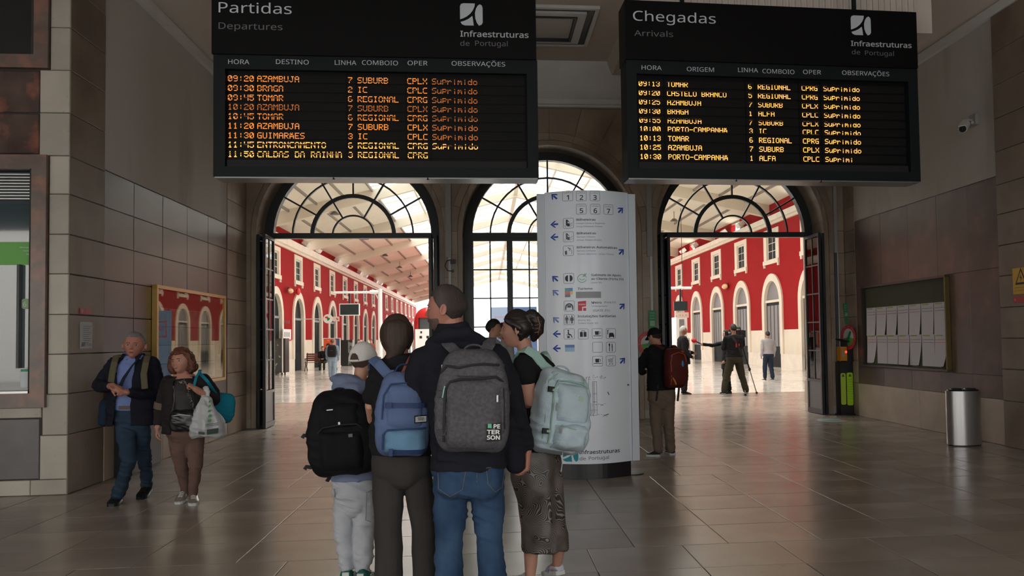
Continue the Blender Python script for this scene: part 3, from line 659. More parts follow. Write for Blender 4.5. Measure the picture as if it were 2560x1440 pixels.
# round sign and arrow plate
m = atY(820, 797, 47.0)
o = thing('round_sign', tuple(m), 'round white sign with a red and green emblem on the left red facade', 'sign')
B().cyl((m[0], 46.96, m[2]), (m[0], 47.04, m[2]), 0.25, n=28).done('disc', WHITE, o)
G1 = mat('green_enamel', (0.02, 0.35, 0.08), 0.4); R1_ = mat('red_enamel', (0.65, 0.02, 0.02), 0.4)
B().obox((m[0] - .07, 46.95, m[2] + .08), (1, 0, .2), (0, 1, 0), (-.2, 0, 1), .07, .006, .04).done('red_emblem', R1_, o)
B().obox((m[0] + .03, 46.95, m[2] + .01), (1, 0, -.4), (0, 1, 0), (.4, 0, 1), .07, .006, .05).obox((m[0] + .02, 46.95, m[2] - .06), (1, 0, .5), (0, 1, 0), (-.5, 0, 1), .05, .006, .03).done('green_emblem', G1, o)
B().box(-10.3, m[0] - .2, 46.98, 47.02, m[2] - .02, m[2] + .02).done('bracket', WHITE, o)
m2 = atY(840, 797.5, 47.0); o = thing('arrow_plate', tuple(m2), 'pale pink plate with a small dark arrow, beside the round emblem sign', 'sign')
box('plate', m2[0] - .18, m2[0] + .18, 46.98, 47.02, m2[2] - .13, m2[2] + .13, mat('pale_pink', (0.72, 0.55, 0.48), 0.5), o)
B().obox((m2[0] + .06, 46.97, m2[2]), (.7, 0, -.7), (0, 1, 0), (.7, 0, .7), .06, .005, .012).obox((m2[0] + .10, 46.97, m2[2] - .02), (1, 0, 0), (0, 1, 0), (0, 0, 1), .012, .005, .04).done('arrow', BLK, o)
# poster stand, cabinets
def at_floor(px, py): return onfloor(px, py)
f = at_floor(829, 919); w_ = 1.05; x0 = atY(808, 900, f[1])[0]; x1 = atY(851, 900, f[1])[0]; zt = atY(829, 845, f[1])[2]
o = thing('poster_stand', (f[0], f[1], 0), 'freestanding white-framed poster, orange left and blue right, behind the walking man', 'poster')
box('frame', x0, x1, f[1], f[1] + .1, 0, zt, WHITE, o)
xm = x0 + (x1 - x0) * .66; zb2 = zt * .40
box('orange_poster', x0 + .04, xm - .02, f[1] - .01, f[1] + .01, zb2, zt - .04, mat('orange_print', (0.75, 0.10, 0.02), 0.5), o)
box('blue_poster', xm + .02, x1 - .04, f[1] - .01, f[1] + .01, zb2, zt - .04, mat('navy_print', (0.04, 0.09, 0.22), 0.5), o)
box('pink_strip', xm + .02, xm + .1, f[1] - .014, f[1] + .01, zb2 + .2, zt - .1, mat('salmon_print', (0.75, 0.3, 0.22), 0.5), o)
b = B().ell((x0 + .3, f[1] - .012, zt - .45), .13, .004, .14).ell((x0 + .22, f[1] - .012, zt - .75), .16, .004, .22); b.done('dark_figure_print', mat('dark_print', (0.06, 0.01, 0.01), 0.5), o)
B().ell((x0 + .46, f[1] - .016, zt - .5), .08, .004, .10).ell((x0 + .42, f[1] - .016, zt - .85), .14, .004, .13).done('pale_figure_print', mat('skin_print', (0.7, 0.35, 0.25), 0.5), o)
tt = B(); put_text(tt, '7ma', ((x0 + xm) / 2 - .1, f[1] - .013, zt - .16), (1, 0, 0), (0, 0, 1), .06); tt.done('poster_lettering', WHITE, o)
f = at_floor(862, 915); x0 = atY(851, 900, f[1])[0]; x1 = atY(870, 900, f[1])[0]; x2 = atY(881, 900, f[1])[0]; zt = atY(860, 850, f[1])[2]
o = thing('vending_machine', (f[0], f[1], 0), 'tall black vending machine with a lit front on its right, beside the poster stand', 'vending machine')
box('cabinet', x0, x1, f[1], f[1] + .9, 0.05, zt, BLK, o)
b = B().box(x1, x2, f[1] + .05, f[1] + .9, 0.05, zt); b.done('front_panel', mat('vending_front', (0.25, 0.26, 0.25), 0.3, col2=(0.02, 0.02, 0.02), c2scale=3.5, c2lo=.48, c2hi=.55), o)
box('base', x0 + .05, x2 - .05, f[1] + .08, f[1] + .8, 0, .05, BLK, o)
f = at_floor(700, 938); x0 = atY(686, 900, f[1])[0]; x1 = atY(705, 900, f[1])[0]; x2 = atY(713, 900, f[1])[0]; zt = atY(700, 846, f[1])[2]
o = thing('vending_machine', (f[0], f[1], 0), 'dark glass-fronted drinks machine at the left jamb of the left doorway', 'vending machine')
box('cabinet', x0, x1, f[1], f[1] + .8, 0.12, zt, mat('drinks_front', (0.03, 0.035, 0.035), 0.1, col2=(0.25, 0.28, 0.22), c2scale=4, c2lo=.58, c2hi=.62), o)
box('side_trim', x1, x1 + .05, f[1], f[1] + .8, 0.12, zt, WHITE, o); box('side_panel', x1 + .05, x2, f[1] + .02, f[1] + .8, 0.12, zt, BLK, o)
for xx in (x0 + .05, x1 - .05, x2 - .06): box('foot', xx, xx + .05, f[1] + .05, f[1] + .15, 0, .12, BLK, o)
m0 = atX(708, 820, -10.14); m1 = atX(728, 848, -10.14)
o = thing('notice_board', (-10.14, (m0[1] + m1[1]) / 2, m0[2]), 'white notice board with small dark symbols, left of the first full arch', 'sign')
box('board', -10.2, -10.14, m0[1], m1[1], m1[2], m0[2] - .05, WHITE, o); box('red_edge', -10.19, -10.13, m0[1], m1[1], m1[2] - .1, m1[2], R1_, o)
b = B()
for i in range(3):
    yy = m0[1] + (i + .7) * (m1[1] - m0[1]) / 4; b.box(-10.14, -10.132, yy, yy + .12, m1[2] + .12, m1[2] + .36).box(-10.14, -10.132, yy, yy + .1, m1[2] + .8, m1[2] + .95)
b.done('symbols', BLK, o)
for px, py, n_, cc in ((722, 727, 'brass wall lamp beside the first full arch', 'w'), (743, 729, 'small red alarm light above the first full arch', 'r')):
    m = atX(px, py, -10.15); o = thing('wall_lamp' if cc == 'w' else 'alarm_light', tuple(m), n_, 'light')
    if cc == 'w': B().ell((m[0] + .08, m[1], m[2]), .13, .42, .14).done('shade', mat('brass', (0.7, 0.42, 0.2), 0.35, metal=.3), o); B().box(m[0] - .06, m[0] + .06, m[1] - .1, m[1] + .1, m[2] - .03, m[2] + .18).done('bracket', LB, o)
    else: B().ell((m[0] + .05, m[1], m[2]), .12, .2, .2).done('lens', R1_, o); B().box(m[0] - .06, m[0] + .04, m[1] - .15, m[1] + .15, m[2] - .1, m[2] + .06).done('base', R1_, o)
m = atX(1815, 716, 13.8); o = thing('wall_lamp', tuple(m), 'brass wall lamp between the arches of the right red building', 'light')
B().ell((m[0] - .06, m[1], m[2]), .13, .5, .16).done('shade', MATS['brass'], o); B().box(m[0] - .02, m[0] + .08, m[1] - .1, m[1] + .1, m[2] - .05, m[2] + .16).done('bracket', LB, o)
# bench with iron ends
f = at_floor(795, 926); bx, by = f[0], f[1]
o = thing('bench', (bx, by, 0), 'red-brown slatted bench with black iron ends against the left red building', 'bench')
WD = mat('red_brown_slat', (0.22, 0.06, 0.04), 0.5)
for i in range(4): B().box(bx - .75 + .0, bx + .95, by + .1 + i * .11, by + .19 + i * .11, .42 + i * .0, .445).done('seat_slat', WD, o)
for i in range(4): B().box(bx - .75, bx + .95, by + .56 + i * .03, by + .585 + i * .03, .50 + i * .11, .59 + i * .11).done('back_slat', WD, o)
for xx in (bx - .7, bx + .9): B().tube([(xx, by + .02, 0), (xx, by + .15, .3), (xx, by + .12, .42), (xx, by + .55, .44), (xx, by + .7, .95)], .03, 8).tube([(xx, by + .55, .42), (xx, by + .45, .2), (xx, by + .62, 0)], .03, 8).tube([(xx, by + .12, .42), (xx, by + .06, .64), (xx, by + .5, .62)], .025, 8).done('iron_end', BLK, o)
# red train at the platform, white kiosk before it
TR = mat('red_train_paint', (0.62, 0.015, 0.02), 0.25, coat=.5)
ty = 56.0; xa = atY(1031, 850, ty)[0]; xb = xa + 2.9; zt = atY(1060, 764, ty)[2]
o = thing('train', ((xa + xb) / 2, ty, 0), 'red train with a rounded nose, beyond the left doorway at its right edge', 'train')
sec = B(); n = 18
prof = []
for i in range(n + 1):
    a = PI * i / n; prof.append(((xa + xb) / 2 - 1.45 * (abs(math.cos(a)) ** .6) * (1 if math.cos(a) > 0 else -1), zt - 1.3 + 1.3 * (math.sin(a) ** .75)))
prof = [(xa, 0.05)] + prof + [(xb, 0.05)]
V = []; Fc = []; st = [(0.0, .80), (.25, .92), (.9, .98), (2.0, 1.0), (60, 1.0)]
for d, k_ in st: V += [((xa + xb) / 2 + (x - (xa + xb) / 2) * k_, ty + d, z * (k_ * .5 + .5) if z > .5 else z) for x, z in prof]
m_ = len(prof); Fc = [(i * m_ + j, i * m_ + j + 1, (i + 1) * m_ + j + 1, (i + 1) * m_ + j) for i in range(4) for j in range(m_ - 1)] + [tuple(range(m_)), tuple(range(4 * m_, 5 * m_))]
sec.add(V, Fc).done('car_body', TR, o, smooth=True)
xc = (xa + xb) / 2
B().box(xc - .95, xc + .95, ty - .06, ty + .05, 1.75, 2.95).done('windscreen', mat('train_glass', (0.05, 0.06, 0.07), 0.05, coat=1), o)
B().box(xc - 1.05, xc + 1.05, ty - .04, ty + .05, 1.60, 1.75).box(xc - 1.05, xc - .95, ty - .04, ty + .05, 1.6, 3.0).box(xc + .95, xc + 1.05, ty - .04, ty + .05, 1.6, 3.0).box(xc - 1.05, xc + 1.05, ty - .04, ty + .05, 2.95, 3.05).done('windscreen_surround', BLK, o)
for i in range(8): B().box(xa - .01, xa + .03, ty + 3 + i * 6, ty + 7 + i * 6, 1.7, 2.5).done('side_window', MATS['train_glass'], o)
ky = 50.0; x0 = atY(1038, 850, ky)[0]; zt = atY(1040, 823, ky)[2]
o = thing('kiosk', (x0 + .9, ky, 0), 'white kiosk box with small symbols in front of the red train', 'kiosk')
box('panel', x0, x0 + 1.8, ky, ky + .8, 0, zt, WHITE, o)
b = B()
for i in range(3): b.box(x0 + .25 + i * .4, x0 + .4 + i * .4, ky - .01, ky, zt - .55, zt - .4)
b.box(x0 + .3, x0 + .4, ky - .01, ky, zt - .25, zt - .12).done('symbols', BLK, o)
# blue banner behind the middle doors
by_ = 24.0; a = atY(1226, 768, by_); c_ = atY(1342, 768, by_)
o = thing('banner', ((a[0] + c_[0]) / 2, by_, 0), 'blue roll-up banner with a red outlined box, beyond the middle arch', 'banner')
box('banner_sheet', a[0], c_[0], by_, by_ + .02, .12, a[2], mat('blue_banner', (0.14, 0.24, 0.50), 0.5), o)
box('banner_base', a[0] - .02, c_[0] + .02, by_ - .12, by_ + .14, 0, .12, BLK, o)
rr_ = mat('red_print', (0.7, 0.03, 0.04), 0.5)
p0 = atY(1237, 792, by_); p1 = atY(1300, 830, by_); 
B().box(p0[0], p1[0], by_ - .008, by_ - .002, p0[2] - .02, p0[2]).box(p0[0], p0[0] + .02, by_ - .008, by_ - .002, p1[2], p0[2]).box(p1[0] - .02, p1[0], by_ - .008, by_ - .002, p1[2], p0[2]).box(p0[0], p1[0], by_ - .008, by_ - .002, p1[2], p1[2] + .02).done('red_outline', rr_, o)
tt = B(); q_ = atY(1249, 811, by_); put_text(tt, 'A', tuple(q_ + np.array([0, -.006, -.02])), (1, 0, 0), (0, 0, 1), .12, bold=.02); tt.done('banner_lettering', rr_, o)
# VIA plate and booth door beyond the right doorway
vy = 46.0; a = atY(1693, 781, vy); c_ = atY(1722, 794, vy)
o = thing('direction_sign', tuple((a + c_) / 2), 'pale pink plate lettered with spaced capitals, hanging beyond the right doorway', 'sign')
box('plate', a[0], c_[0], vy, vy + .04, c_[2], a[2], MATS['pale_pink'], o)
tt = B()
for i, s in enumerate('VIA'): put_text(tt, s, (a[0] + .12 + i * .17, vy - .004, c_[2] + .09), (1, 0, 0), (0, 0, 1), .11)
tt.done('sign_lettering', BLK, o); B().cyl(((a[0] + c_[0]) / 2, vy + .02, a[2]), ((a[0] + c_[0]) / 2, vy + .02, rz(10) - .1), .015, n=6).done('hanger', BLK, o)
f0 = atY(1690, 793, 47.5); f1 = atY(1719, 850, 47.5)
o = thing('booth', ((f0[0] + f1[0]) / 2, 47.5, 0), 'white booth with a dark window behind the suited man', 'booth')
box('booth_wall', f0[0], f1[0], 47.5, 49.3, 0, f0[2], WHITE, o); box('booth_window', f0[0] + .18, f1[0] - .18, 47.48, 47.5, .9, f0[2] - .12, LGREY, o)
# white cylinder bollard lights / distant platform canopy posts
for k in range(5):
    y = 60 + k * 10.1; o = thing('roof_column', (6.8, y, 0), 'slim pale iron column between the platforms', 'column', 'columns between the platforms')
    B().cyl((6.8, y, .25), (6.8, y, rz(6.8) - .4), .10, n=12).done('shaft', BEAM, o); B().cyl((6.8, y, 0), (6.8, y, .25), .18, .14, 12).done('base', BEAM, o)
o = thing('train', (3.6, 70, 0), 'pale train standing at the far platform beyond the middle arch', 'train')
B().box(2.2, 5.0, 70, 118, 0.3, 3.3).done('car_body', mat('pale_train_paint', (0.7, 0.7, 0.7), 0.4), o); B().box(2.5, 4.7, 69.95, 70, 1.7, 2.8).done('windscreen', MATS['train_glass'], o); B().box(2.4, 4.8, 70.1, 118, 0, 0.3).done('bogie', BLK, o)
# ------------------------------------------------------------ departure / arrival boards
FONT = {}
for ln in '''0 01110 10011 10011 10101 11001 11001 01110
1 00100 01100 00100 00100 00100 00100 01110
2 01110 10001 00001 00110 01000 10000 11111
3 01110 10001 00001 00110 00001 10001 01110
4 10001 10001 10001 11111 00001 00001 00001
5 11111 10000 11110 00001 00001 10001 01110
6 01110 10000 10000 11110 10001 10001 01110
7 11111 00001 00010 00100 00100 01000 01000
8 01110 10001 10001 01110 10001 10001 01110
9 01110 10001 10001 01111 00001 00001 01110
: 00000 00100 00100 00000 00100 00100 00000
A 01110 10001 10001 11111 10001 10001 10001
B 11110 10001 10001 11110 10001 10001 11110
C 01111 10000 10000 10000 10000 10000 01111
D 11110 10001 10001 10001 10001 10001 11110
E 11111 10000 10000 11110 10000 10000 11111
F 11111 10000 10000 11110 10000 10000 10000
G 01111 10000 10000 10111 10001 10001 01111
H 10001 10001 10001 11111 10001 10001 10001
I 01110 00100 00100 00100 00100 00100 01110
J 00111 00010 00010 00010 00010 10010 01100
L 10000 10000 10000 10000 10000 10000 11111
M 10001 11011 10101 10101 10001 10001 10001
N 10001 11001 10101 10101 10011 10001 10001
O 01110 10001 10001 10001 10001 10001 01110
P 11110 10001 10001 11110 10000 10000 10000
R 11110 10001 10001 11110 10100 10010 10001
S 01111 10000 10000 01110 00001 00001 11110
T 11111 00100 00100 00100 00100 00100 00100
U 10001 10001 10001 10001 10001 10001 01110
X 10001 10001 01010 00100 01010 10001 10001
Z 11111 00001 00010 00100 01000 10000 11111
@ 01010 10100 01110 10001 11111 10001 10001
- 00000 00000 00000 11111 00000 00000 00000
u 00000 00000 10001 10001 10001 10011 01101
p 00000 11110 10001 10001 11110 10000 10000
r 00000 00000 10110 11001 10000 10000 10000
i 00000 00100 00000 00100 00100 00100 00100
m 00000 00000 11010 10101 10101 10001 10001
d 00001 00001 01101 10011 10001 10001 01111
o 00000 00000 01110 10001 10001 10001 01110'''.split('\n'):
    a = ln.split(' '); FONT[a[0]] = a[1:]
def led_mat(n, s, c=(1.0, 0.33, 0.05)): return mat(n, (0.02, 0.01, 0.0), 0.5, emit=c, estr=s)
LED = [led_mat('led_amber_dim', 0.55, (1.0, 0.27, 0.05)), led_mat('led_amber', 1.15, (1.0, 0.30, 0.05)), led_mat('led_amber_bright', 2.2, (1.0, 0.42, 0.09))]
LEDX = led_mat('led_amber_faint', 0.10)
BODY = mat('board_black_gloss', (0.003, 0.003, 0.0035), 0.45, spec=0.15)
BFR = mat('board_navy_frame', (0.006, 0.009, 0.011), 0.55, spec=.2)
SLAT = mat('board_slat', (0.008, 0.008, 0.008), 0.6, spec=.15); SLATG = mat('board_lower_slat', (0.02, 0.02, 0.021), 0.6, spec=.2)
TXW = mat('board_white_lettering', (0.62, 0.66, 0.72), 0.5); TXG = mat('board_grey_lettering', (0.16, 0.16, 0.17), 0.5); TXL = mat('board_pale_lettering', (0.50, 0.53, 0.56), 0.5)
LOGO = [[(0, .15), (.04, .04), (.15, 0), (.66, 0), (.64, .14), (.57, .30), (.45, .46), (.28, .60), (.12, .68), (0, .72)],
        [(.02, .84), (.2, .78), (.38, .69), (.54, .56), (.57, .72), (.60, .99), (.2, .99), (.08, .94)],
        [(.88, .03), (.97, .09), (1, .2), (1, .84), (.95, .94), (.83, .99), (.73, .85), (.67, .66), (.66, .42), (.71, .22), (.79, .09)]]
def board(name, pxl, pxr, Y0, Y1, zb, zs, zt, rows, heads, title, sub, logo, label, missing, bright, texts):
    A = atY(pxl[0], pxl[1], Y0); Bp = atY(pxr[0], pxr[1], Y1); R_ = Bp - A; R_[2] = 0; Wd = np.linalg.norm(R_); R_ /= Wd
    Nn = np.array([R_[1], -R_[0], 0.0]); up = np.array([0, 0, 1.0]); O = np.array([A[0], A[1], 0.0])
    def uv(px, py):
        r = ray(px, py); t = np.dot(O - np.array([0, 0, 0]), Nn) / np.dot(r, Nn); p = r * t; return np.dot(p - O, R_), p[2] + EYE
    def at(u, z, d=0.0): return O + R_ * u + up * z + Nn * d
    o = thing(name, tuple(at(Wd / 2, zb)), label, 'information board')
    def bx(nm, u0, u1, z0, z1, d0, d1, m, par=o, b=None):
        bb = b or B(); bb.obox(at((u0 + u1) / 2, (z0 + z1) / 2, (d0 + d1) / 2), R_, Nn, up, (u1 - u0) / 2, abs(d1 - d0) / 2, (z1 - z0) / 2)
        return bb if b is not None else bb.done(nm, m, par)
    hd = bx('header_panel', -0.008, Wd - 0.01, zs, zt, -0.30, 0.03, BODY)
    fr = B()
    for a in ((0, .11, zb, zs), (Wd - .11, Wd, zb, zs), (.11, Wd - .11, zb, zb + .10), (.11, Wd - .11, zs - .14, zs)): bx('', *a, -0.28, 0.0, None, b=fr)
    fr.done('frame', BFR, o); bx('back_panel', .1, Wd - .1, zb + .02, zs - .02, -0.30, -0.06, BODY)
    bx('bottom_edge', .01, Wd - .01, zb - .012, zb, -.27, -.01, mat('board_edge_metal', (0.3, 0.3, 0.3), .35, metal=.8))
    t = B(); px, py, h, wpx = title[1:]; u, z = uv(px, py); u2, _ = uv(px + wpx, py); put_text(t, title[0], at(u, z, .032), R_, up, h, width=u2 - u); t.done('title_lettering', TXW, hd)
    t = B(); px, py, h, wpx = sub[1:]; u, z = uv(px, py); u2, _ = uv(px + wpx, py); put_text(t, sub[0], at(u, z, .032), R_, up, h, width=u2 - u); t.done('subtitle_lettering', TXG, hd)
    lx, ly, ls = logo[:3]; u, z = uv(lx, ly); u2, z2 = uv(lx + ls, ly + ls); t = B()
    for pl in LOGO: t.prism([at(u + x * (u2 - u), z + y * (z2 - z), .031) for x, y in pl], Nn * 0.002)
    t.done('emblem', mat('emblem_pale', (0.55, 0.60, 0.66), .5), hd)
    for k, (s, px, py, wpx, h, bd, m_) in enumerate(logo[3]):
        t = B(); u, z = uv(px, py); u2, _ = uv(px + wpx, py); put_text(t, s, at(u, z, .032), R_, up, h, width=u2 - u, bold=bd); t.done('emblem_lettering', m_, hd)
    for s, px, py, wpx in heads:
        t = B(); u, z = uv(px - wpx / 2, py); u2, _ = uv(px + wpx / 2, py); put_text(t, s, at(u, z, .002), R_, up, .056, width=u2 - u); t.done('column_heading', TXW, o)
    # slats behind each row and the module divisions
    cols, ys, pitch = texts
    rz_ = []
    for k, y in enumerate(ys): rz_.append(uv(cols[0], y)[1])
    for k, z in enumerate(rz_):
        bx('display_slat', .13, Wd - .13, z - .032, z + .046, -.058, -.052, SLAT)
    z = rz_[-1] - (rz_[0] - rz_[-1]) / 8; bx('display_slat', .12, Wd - .12, z - .034, z + .034, -.058, -.03, SLATG)
    for cx in cols[1:]:
        u, _ = uv(cx - 5, ys[4]); bx('display_divider', u - .008, u + .004, rz_[-1] - .05, rz_[0] + .07, -.058, -.045, BODY)
    dp = pitch / 6.0
    for k, row in enumerate(rows):
        for cx, s in zip(cols, row):
            if not s: continue
            u0, _ = uv(cx, ys[0]); t = B(); t2 = B(); z0 = rz_[k]
            for ci, ch in enumerate(s):
                if ch == ' ': continue
                for ri, bits in enumerate(FONT[ch]):
                    for bi, q in enumerate(bits):
                        if q == '1':
                            c = at(u0 + ci * pitch + bi * dp, z0 + (3 - ri) * dp, -.046); tgt = t2 if ri in missing[k] else t
                            h = dp * .46
                            tgt.add([c - R_ * h - up * h, c + R_ * h - up * h, c + R_ * h + up * h, c - R_ * h + up * h], [(0, 1, 2, 3)])
            m_ = LED[bright[k] if s[0] != 'S' or bright[k] == 2 or s[1] != 'u' else max(0, bright[k] - 1)]
            ob = t.done('led_text', m_, o, kind='stuff')
            if t2.v: t2.done('led_text_faint', LEDX, o, kind='stuff')
    for u in (Wd * .2, Wd * .8): B().cyl(at(u, zt, -.13), at(u, ZCE, -.13), .025, n=10).done('hanging_rod', BFR, o)
    for u in (Wd * .36, Wd * .65): B().cyl(at(u, zb + .0, -.02), at(u, zb - .02, -.02), .012, n=8).done('bolt', BODY, o)
    return o
S_ = 'Suprimido'
rowsL = [('09:20', 'AZAMBUJA', '7', 'SUBURB', 'CPLX', S_), ('09:30', 'BRAGA', '2', 'IC', 'CPLC', S_), ('09:45', 'TOMAR', '6', 'REGIONAL', 'CPRG', S_), ('10:20', 'AZAMBUJA', '7', 'SUBURB', 'CPLX', S_),
         ('10:45', 'TOMAR', '6', 'REGIONAL', 'CPRG', S_), ('11:20', 'AZAMBUJA', '7', 'SUBURB', 'CPLX', S_), ('11:30', 'GUIMAR@ES', '3', 'IC', 'CPLC', S_), ('11:45', 'ENTRONCAMENTO', '6', 'REGIONAL', 'CPRG', S_), ('11:50', 'CALDAS DA RAINHA', '3', 'REGIONAL', 'CPRG', '')]
rowsR = [('09:13', 'TOMAR', '6', 'REGIONAL', 'CPRG', S_), ('09:20', 'CASTELO BRANCO', '5', 'REGIONAL', 'CPRG', S_), ('09:25', 'AZAMBUJA', '7', 'SUBURB', 'CPLX', S_), ('09:30', 'BRAGA', '1', 'ALFA', 'CPLC', S_),
         ('09:55', 'AZAMBUJA', '7', 'SUBURB', 'CPLX', S_), ('10:00', 'PORTO-CAMPANH@', '3', 'IC', 'CPLC', S_), ('10:13', 'TOMAR', '6', 'REGIONAL', 'CPRG', S_), ('10:25', 'AZAMBUJA', '7', 'SUBURB', 'CPLX', S_), ('10:30', 'PORTO-CAMPANH@', '1', 'ALFA', 'CPLC', 'Suprimi')]
PPM = 8.45 / 2089.0
board('departures_board', (533, 443), (1347, 441), 8.45, 8.45, 3.155, 4.36, 5.02, rowsL,
      [('HORA', 597, 160, 53), ('DESTINO', 731, 160, 82), ('LINHA', 864, 162, 54), ('COMBOIO', 950, 162, 90), ('OPER', 1044, 163, 50), ('OBSERVAÇÕES', 1196, 164, 134)],
      ('Partidas', 549, 34, .125, 182), ('Departures', 549, 75, .078, 159),
      (1150, 11, 57, [('Infraestruturas', 1151, 94, 170, .070, .012, TXL), ('de', 1151, 117, 23, .063, 0.0, TXG), ('Portugal', 1188, 117, 81, .063, 0.0, TXG)]),
      'black departures board headed Partidas, nearer the left wall, dimmer amber rows', [(4,), (3,), (3,), (3,), (2, 3), (), (), (2, 3), (1, 3)], [1, 1, 1, 0, 1, 1, 1, 2, 2],
      ((567, 641, 869, 893, 1018, 1080), [192, 216, 240, 263.5, 287, 311, 335, 358.5, 382.5], 12.75 * PPM))
board('arrivals_board', (1570, 446), (2302, 452), 8.45, 8.58, 3.160, 4.385, 5.0, rowsR,
      [('HORA', 1629, 174, 50), ('ORIGEM', 1751, 178, 68), ('LINHA', 1870, 180, 50), ('COMBOIO', 1946, 183, 80), ('OPER', 2030, 185, 45), ('OBSERVAÇÕES', 2164, 187, 118)],
      ('Chegadas', 1581, 54, .125, 206), ('Arrivals', 1584, 92, .072, 97),
      (2123, 41, 51, [('Infraestruturas', 2124, 117, 151, .066, .012, TXL), ('de', 2126, 138, 21, .06, 0.0, TXG), ('Portugal', 2159, 140, 72, .06, 0.0, TXG)]),
      'black arrivals board headed Chegadas, on the right, bright amber rows', [(0,), (0,), (0,), (0,), (0, 1), (6,), (), (), ()], [2] * 9,
      ((1600, 1671, 1875, 1899, 2009, 2064), [205, 228, 251, 274, 297, 319, 342, 365, 388.5], 11.45 * PPM))
# ribbed duct above the arrivals board
rb = B()
a = atY(1600, 10, 9.0); c_ = atY(2300, 25, 9.0)
o = thing('ventilation_duct', ((a[0] + c_[0]) / 2, 9.0, 5.0), 'beige ribbed ceiling duct running above the arrivals board', 'duct')
box('duct_body', a[0], c_[0] + .15, 9.02, 9.5, 4.95, ZCE, CEIL, o)
for i in range(46): rb.box(a[0] + .02 + i * .07, a[0] + .04 + i * .07, 8.995, 9.02, 4.95, ZCE)
rb.done('duct_ribs', CEIL, o, kind='stuff')

# ------------------------------------------------------------ totem
TW = mat('totem_white_panel', (0.76, 0.82, 0.90), 0.3, coat=0.1, var=0.02); TE = mat('totem_fin', (0.60, 0.66, 0.72), 0.3)
BLUE = mat('arrow_blue', (0.01, 0.05, 0.38), 0.5); BLUEP = mat('arrow_blue_faded', (0.16, 0.24, 0.55), 0.5); INK = mat('totem_ink', (0.012, 0.014, 0.03), 0.5); INKG = mat('totem_ink_faded', (0.10, 0.11, 0.14), 0.5); BLT = mat('totem_blue_print', (0.12, 0.16, 0.42), 0.5)
XC, HA, YTO = 1.115, 0.465, 9.06
def ytot(x): return YTO + 0.17 * ((x - XC) / HA) ** 2
zt0, zt1 = 0.165, 3.14
o = thing('information_totem', (XC, 9.2, 0), 'tall curved white signpost with blue arrows and pictograms on a black base', 'signpost')
n = 16; pr = [(XC - HA + 2 * HA * i / n, ytot(XC - HA + 2 * HA * i / n)) for i in range(n + 1)] + [(XC + HA * (1 - 2 * i / n), ytot(XC + HA * (1 - 2 * i / n)) + .0 + 2 * (9.26 - ytot(XC + HA * (1 - 2 * i / n)))) for i in range(n + 1)]
pb = B().prism([(x, y, zt0) for x, y in pr], (0, 0, zt1 - zt0)).done('panel', TW, o, smooth=True)
for s in (-1, 1):
    x0, x1 = sorted((XC + s * (HA + .003), XC + s * (HA + .085))); B().prism([(x0, 9.21, zt0), (x1, 9.23, zt0), (x1, 9.29, zt0), (x0, 9.31, zt0)], (0, 0, zt1 - zt0 - .015)).done('fin', TE, o)
B().prism([(XC + (x - XC) * .97, 9.26 + (y - 9.26) * .94, 0.0) for x, y in pr], (0, 0, zt0 - .002)).done('base', mat('black_base', (0.01, .01, .012), .35), o)
B().cyl((XC + HA + .02, 9.36, 0), (XC + HA + .02, 9.36, .012), .13, n=20).done('floor_plate', MATS['black_base'], o)
B().cyl((atY(1570, 962, 9.2)[0], ytot(1.53) + .0, atY(1570, 962, 9.2)[2]), (atY(1570, 962, 9.2)[0], ytot(1.53) - .012, atY(1570, 962, 9.2)[2]), .011, n=12).done('lock', MATS['black_base'], o)
def tp(px, py):
    p = atY(px, py, 9.12); q = atY(px, py, ytot(p[0])); q = atY(px, py, ytot(q[0])); return q[0], q[2]
def tmap(x0, z0, d=.0025, rot=-0.0): return lambda u, v: (x0 + u, ytot(x0 + u) - d, z0 + v)
PX_ = 9.12 / 2089.0
def twr(nm, s, px, py, hp, wp, m, bold=0.0):
    x, z = tp(px, py); b = B(); put_text(b, s, None, None, None, hp * PX_, width=wp * PX_, bold=bold, mapf=tmap(x, z)); b.done(nm, m, o)
def poly2(b, cx, cy, pts, k=1.0):
    """pts in pixels about a centre (y down), laid on the curved face"""
    x, z = tp(cx, cy); P = []
    for u, v in pts:
        xx = x + u * k * PX_; P.append((xx, ytot(xx) - .0022, z - v * k * PX_))
    return b.prism(P, (0, .0015, 0))
def line2(b, cx, cy, p, q, w_=1.0):
    p, q = np.array(p, float), np.array(q, float); t = q - p; t /= np.linalg.norm(t) + 1e-9; n_ = np.array([-t[1], t[0]]) * w_ / 2
    return poly2(b, cx, cy, [p + n_, p - n_, q - n_, q + n_])
def circ2(b, cx, cy, c, r, n=12, sy=1.0): return poly2(b, cx, cy, [(c[0] + r * math.cos(2 * PI * i / n), c[1] + sy * r * math.sin(2 * PI * i / n)) for i in range(n)])
def arrow(px, py, d, m):
    b = B(); a = {'W': PI, 'NW': PI * 1.25, 'NE': -PI / 4}[d]
    base = [(9, 0), (-1, -8.5), (-5, -8.5), (1.5, -2.1), (-10, -2.1), (-10, 2.1), (1.5, 2.1), (-5, 8.5), (-1, 8.5)]
    for sub in ([base[0], base[1], base[2], base[3], (3, 0)], [base[3], base[4], base[5], base[6]], [base[0], (3, 0), base[6], base[7], base[8]]):
        poly2(b, px, py, [(x * math.cos(a) - y * math.sin(a), x * math.sin(a) + y * math.cos(a)) for x, y in sub])
    b.done('arrow', m, o)
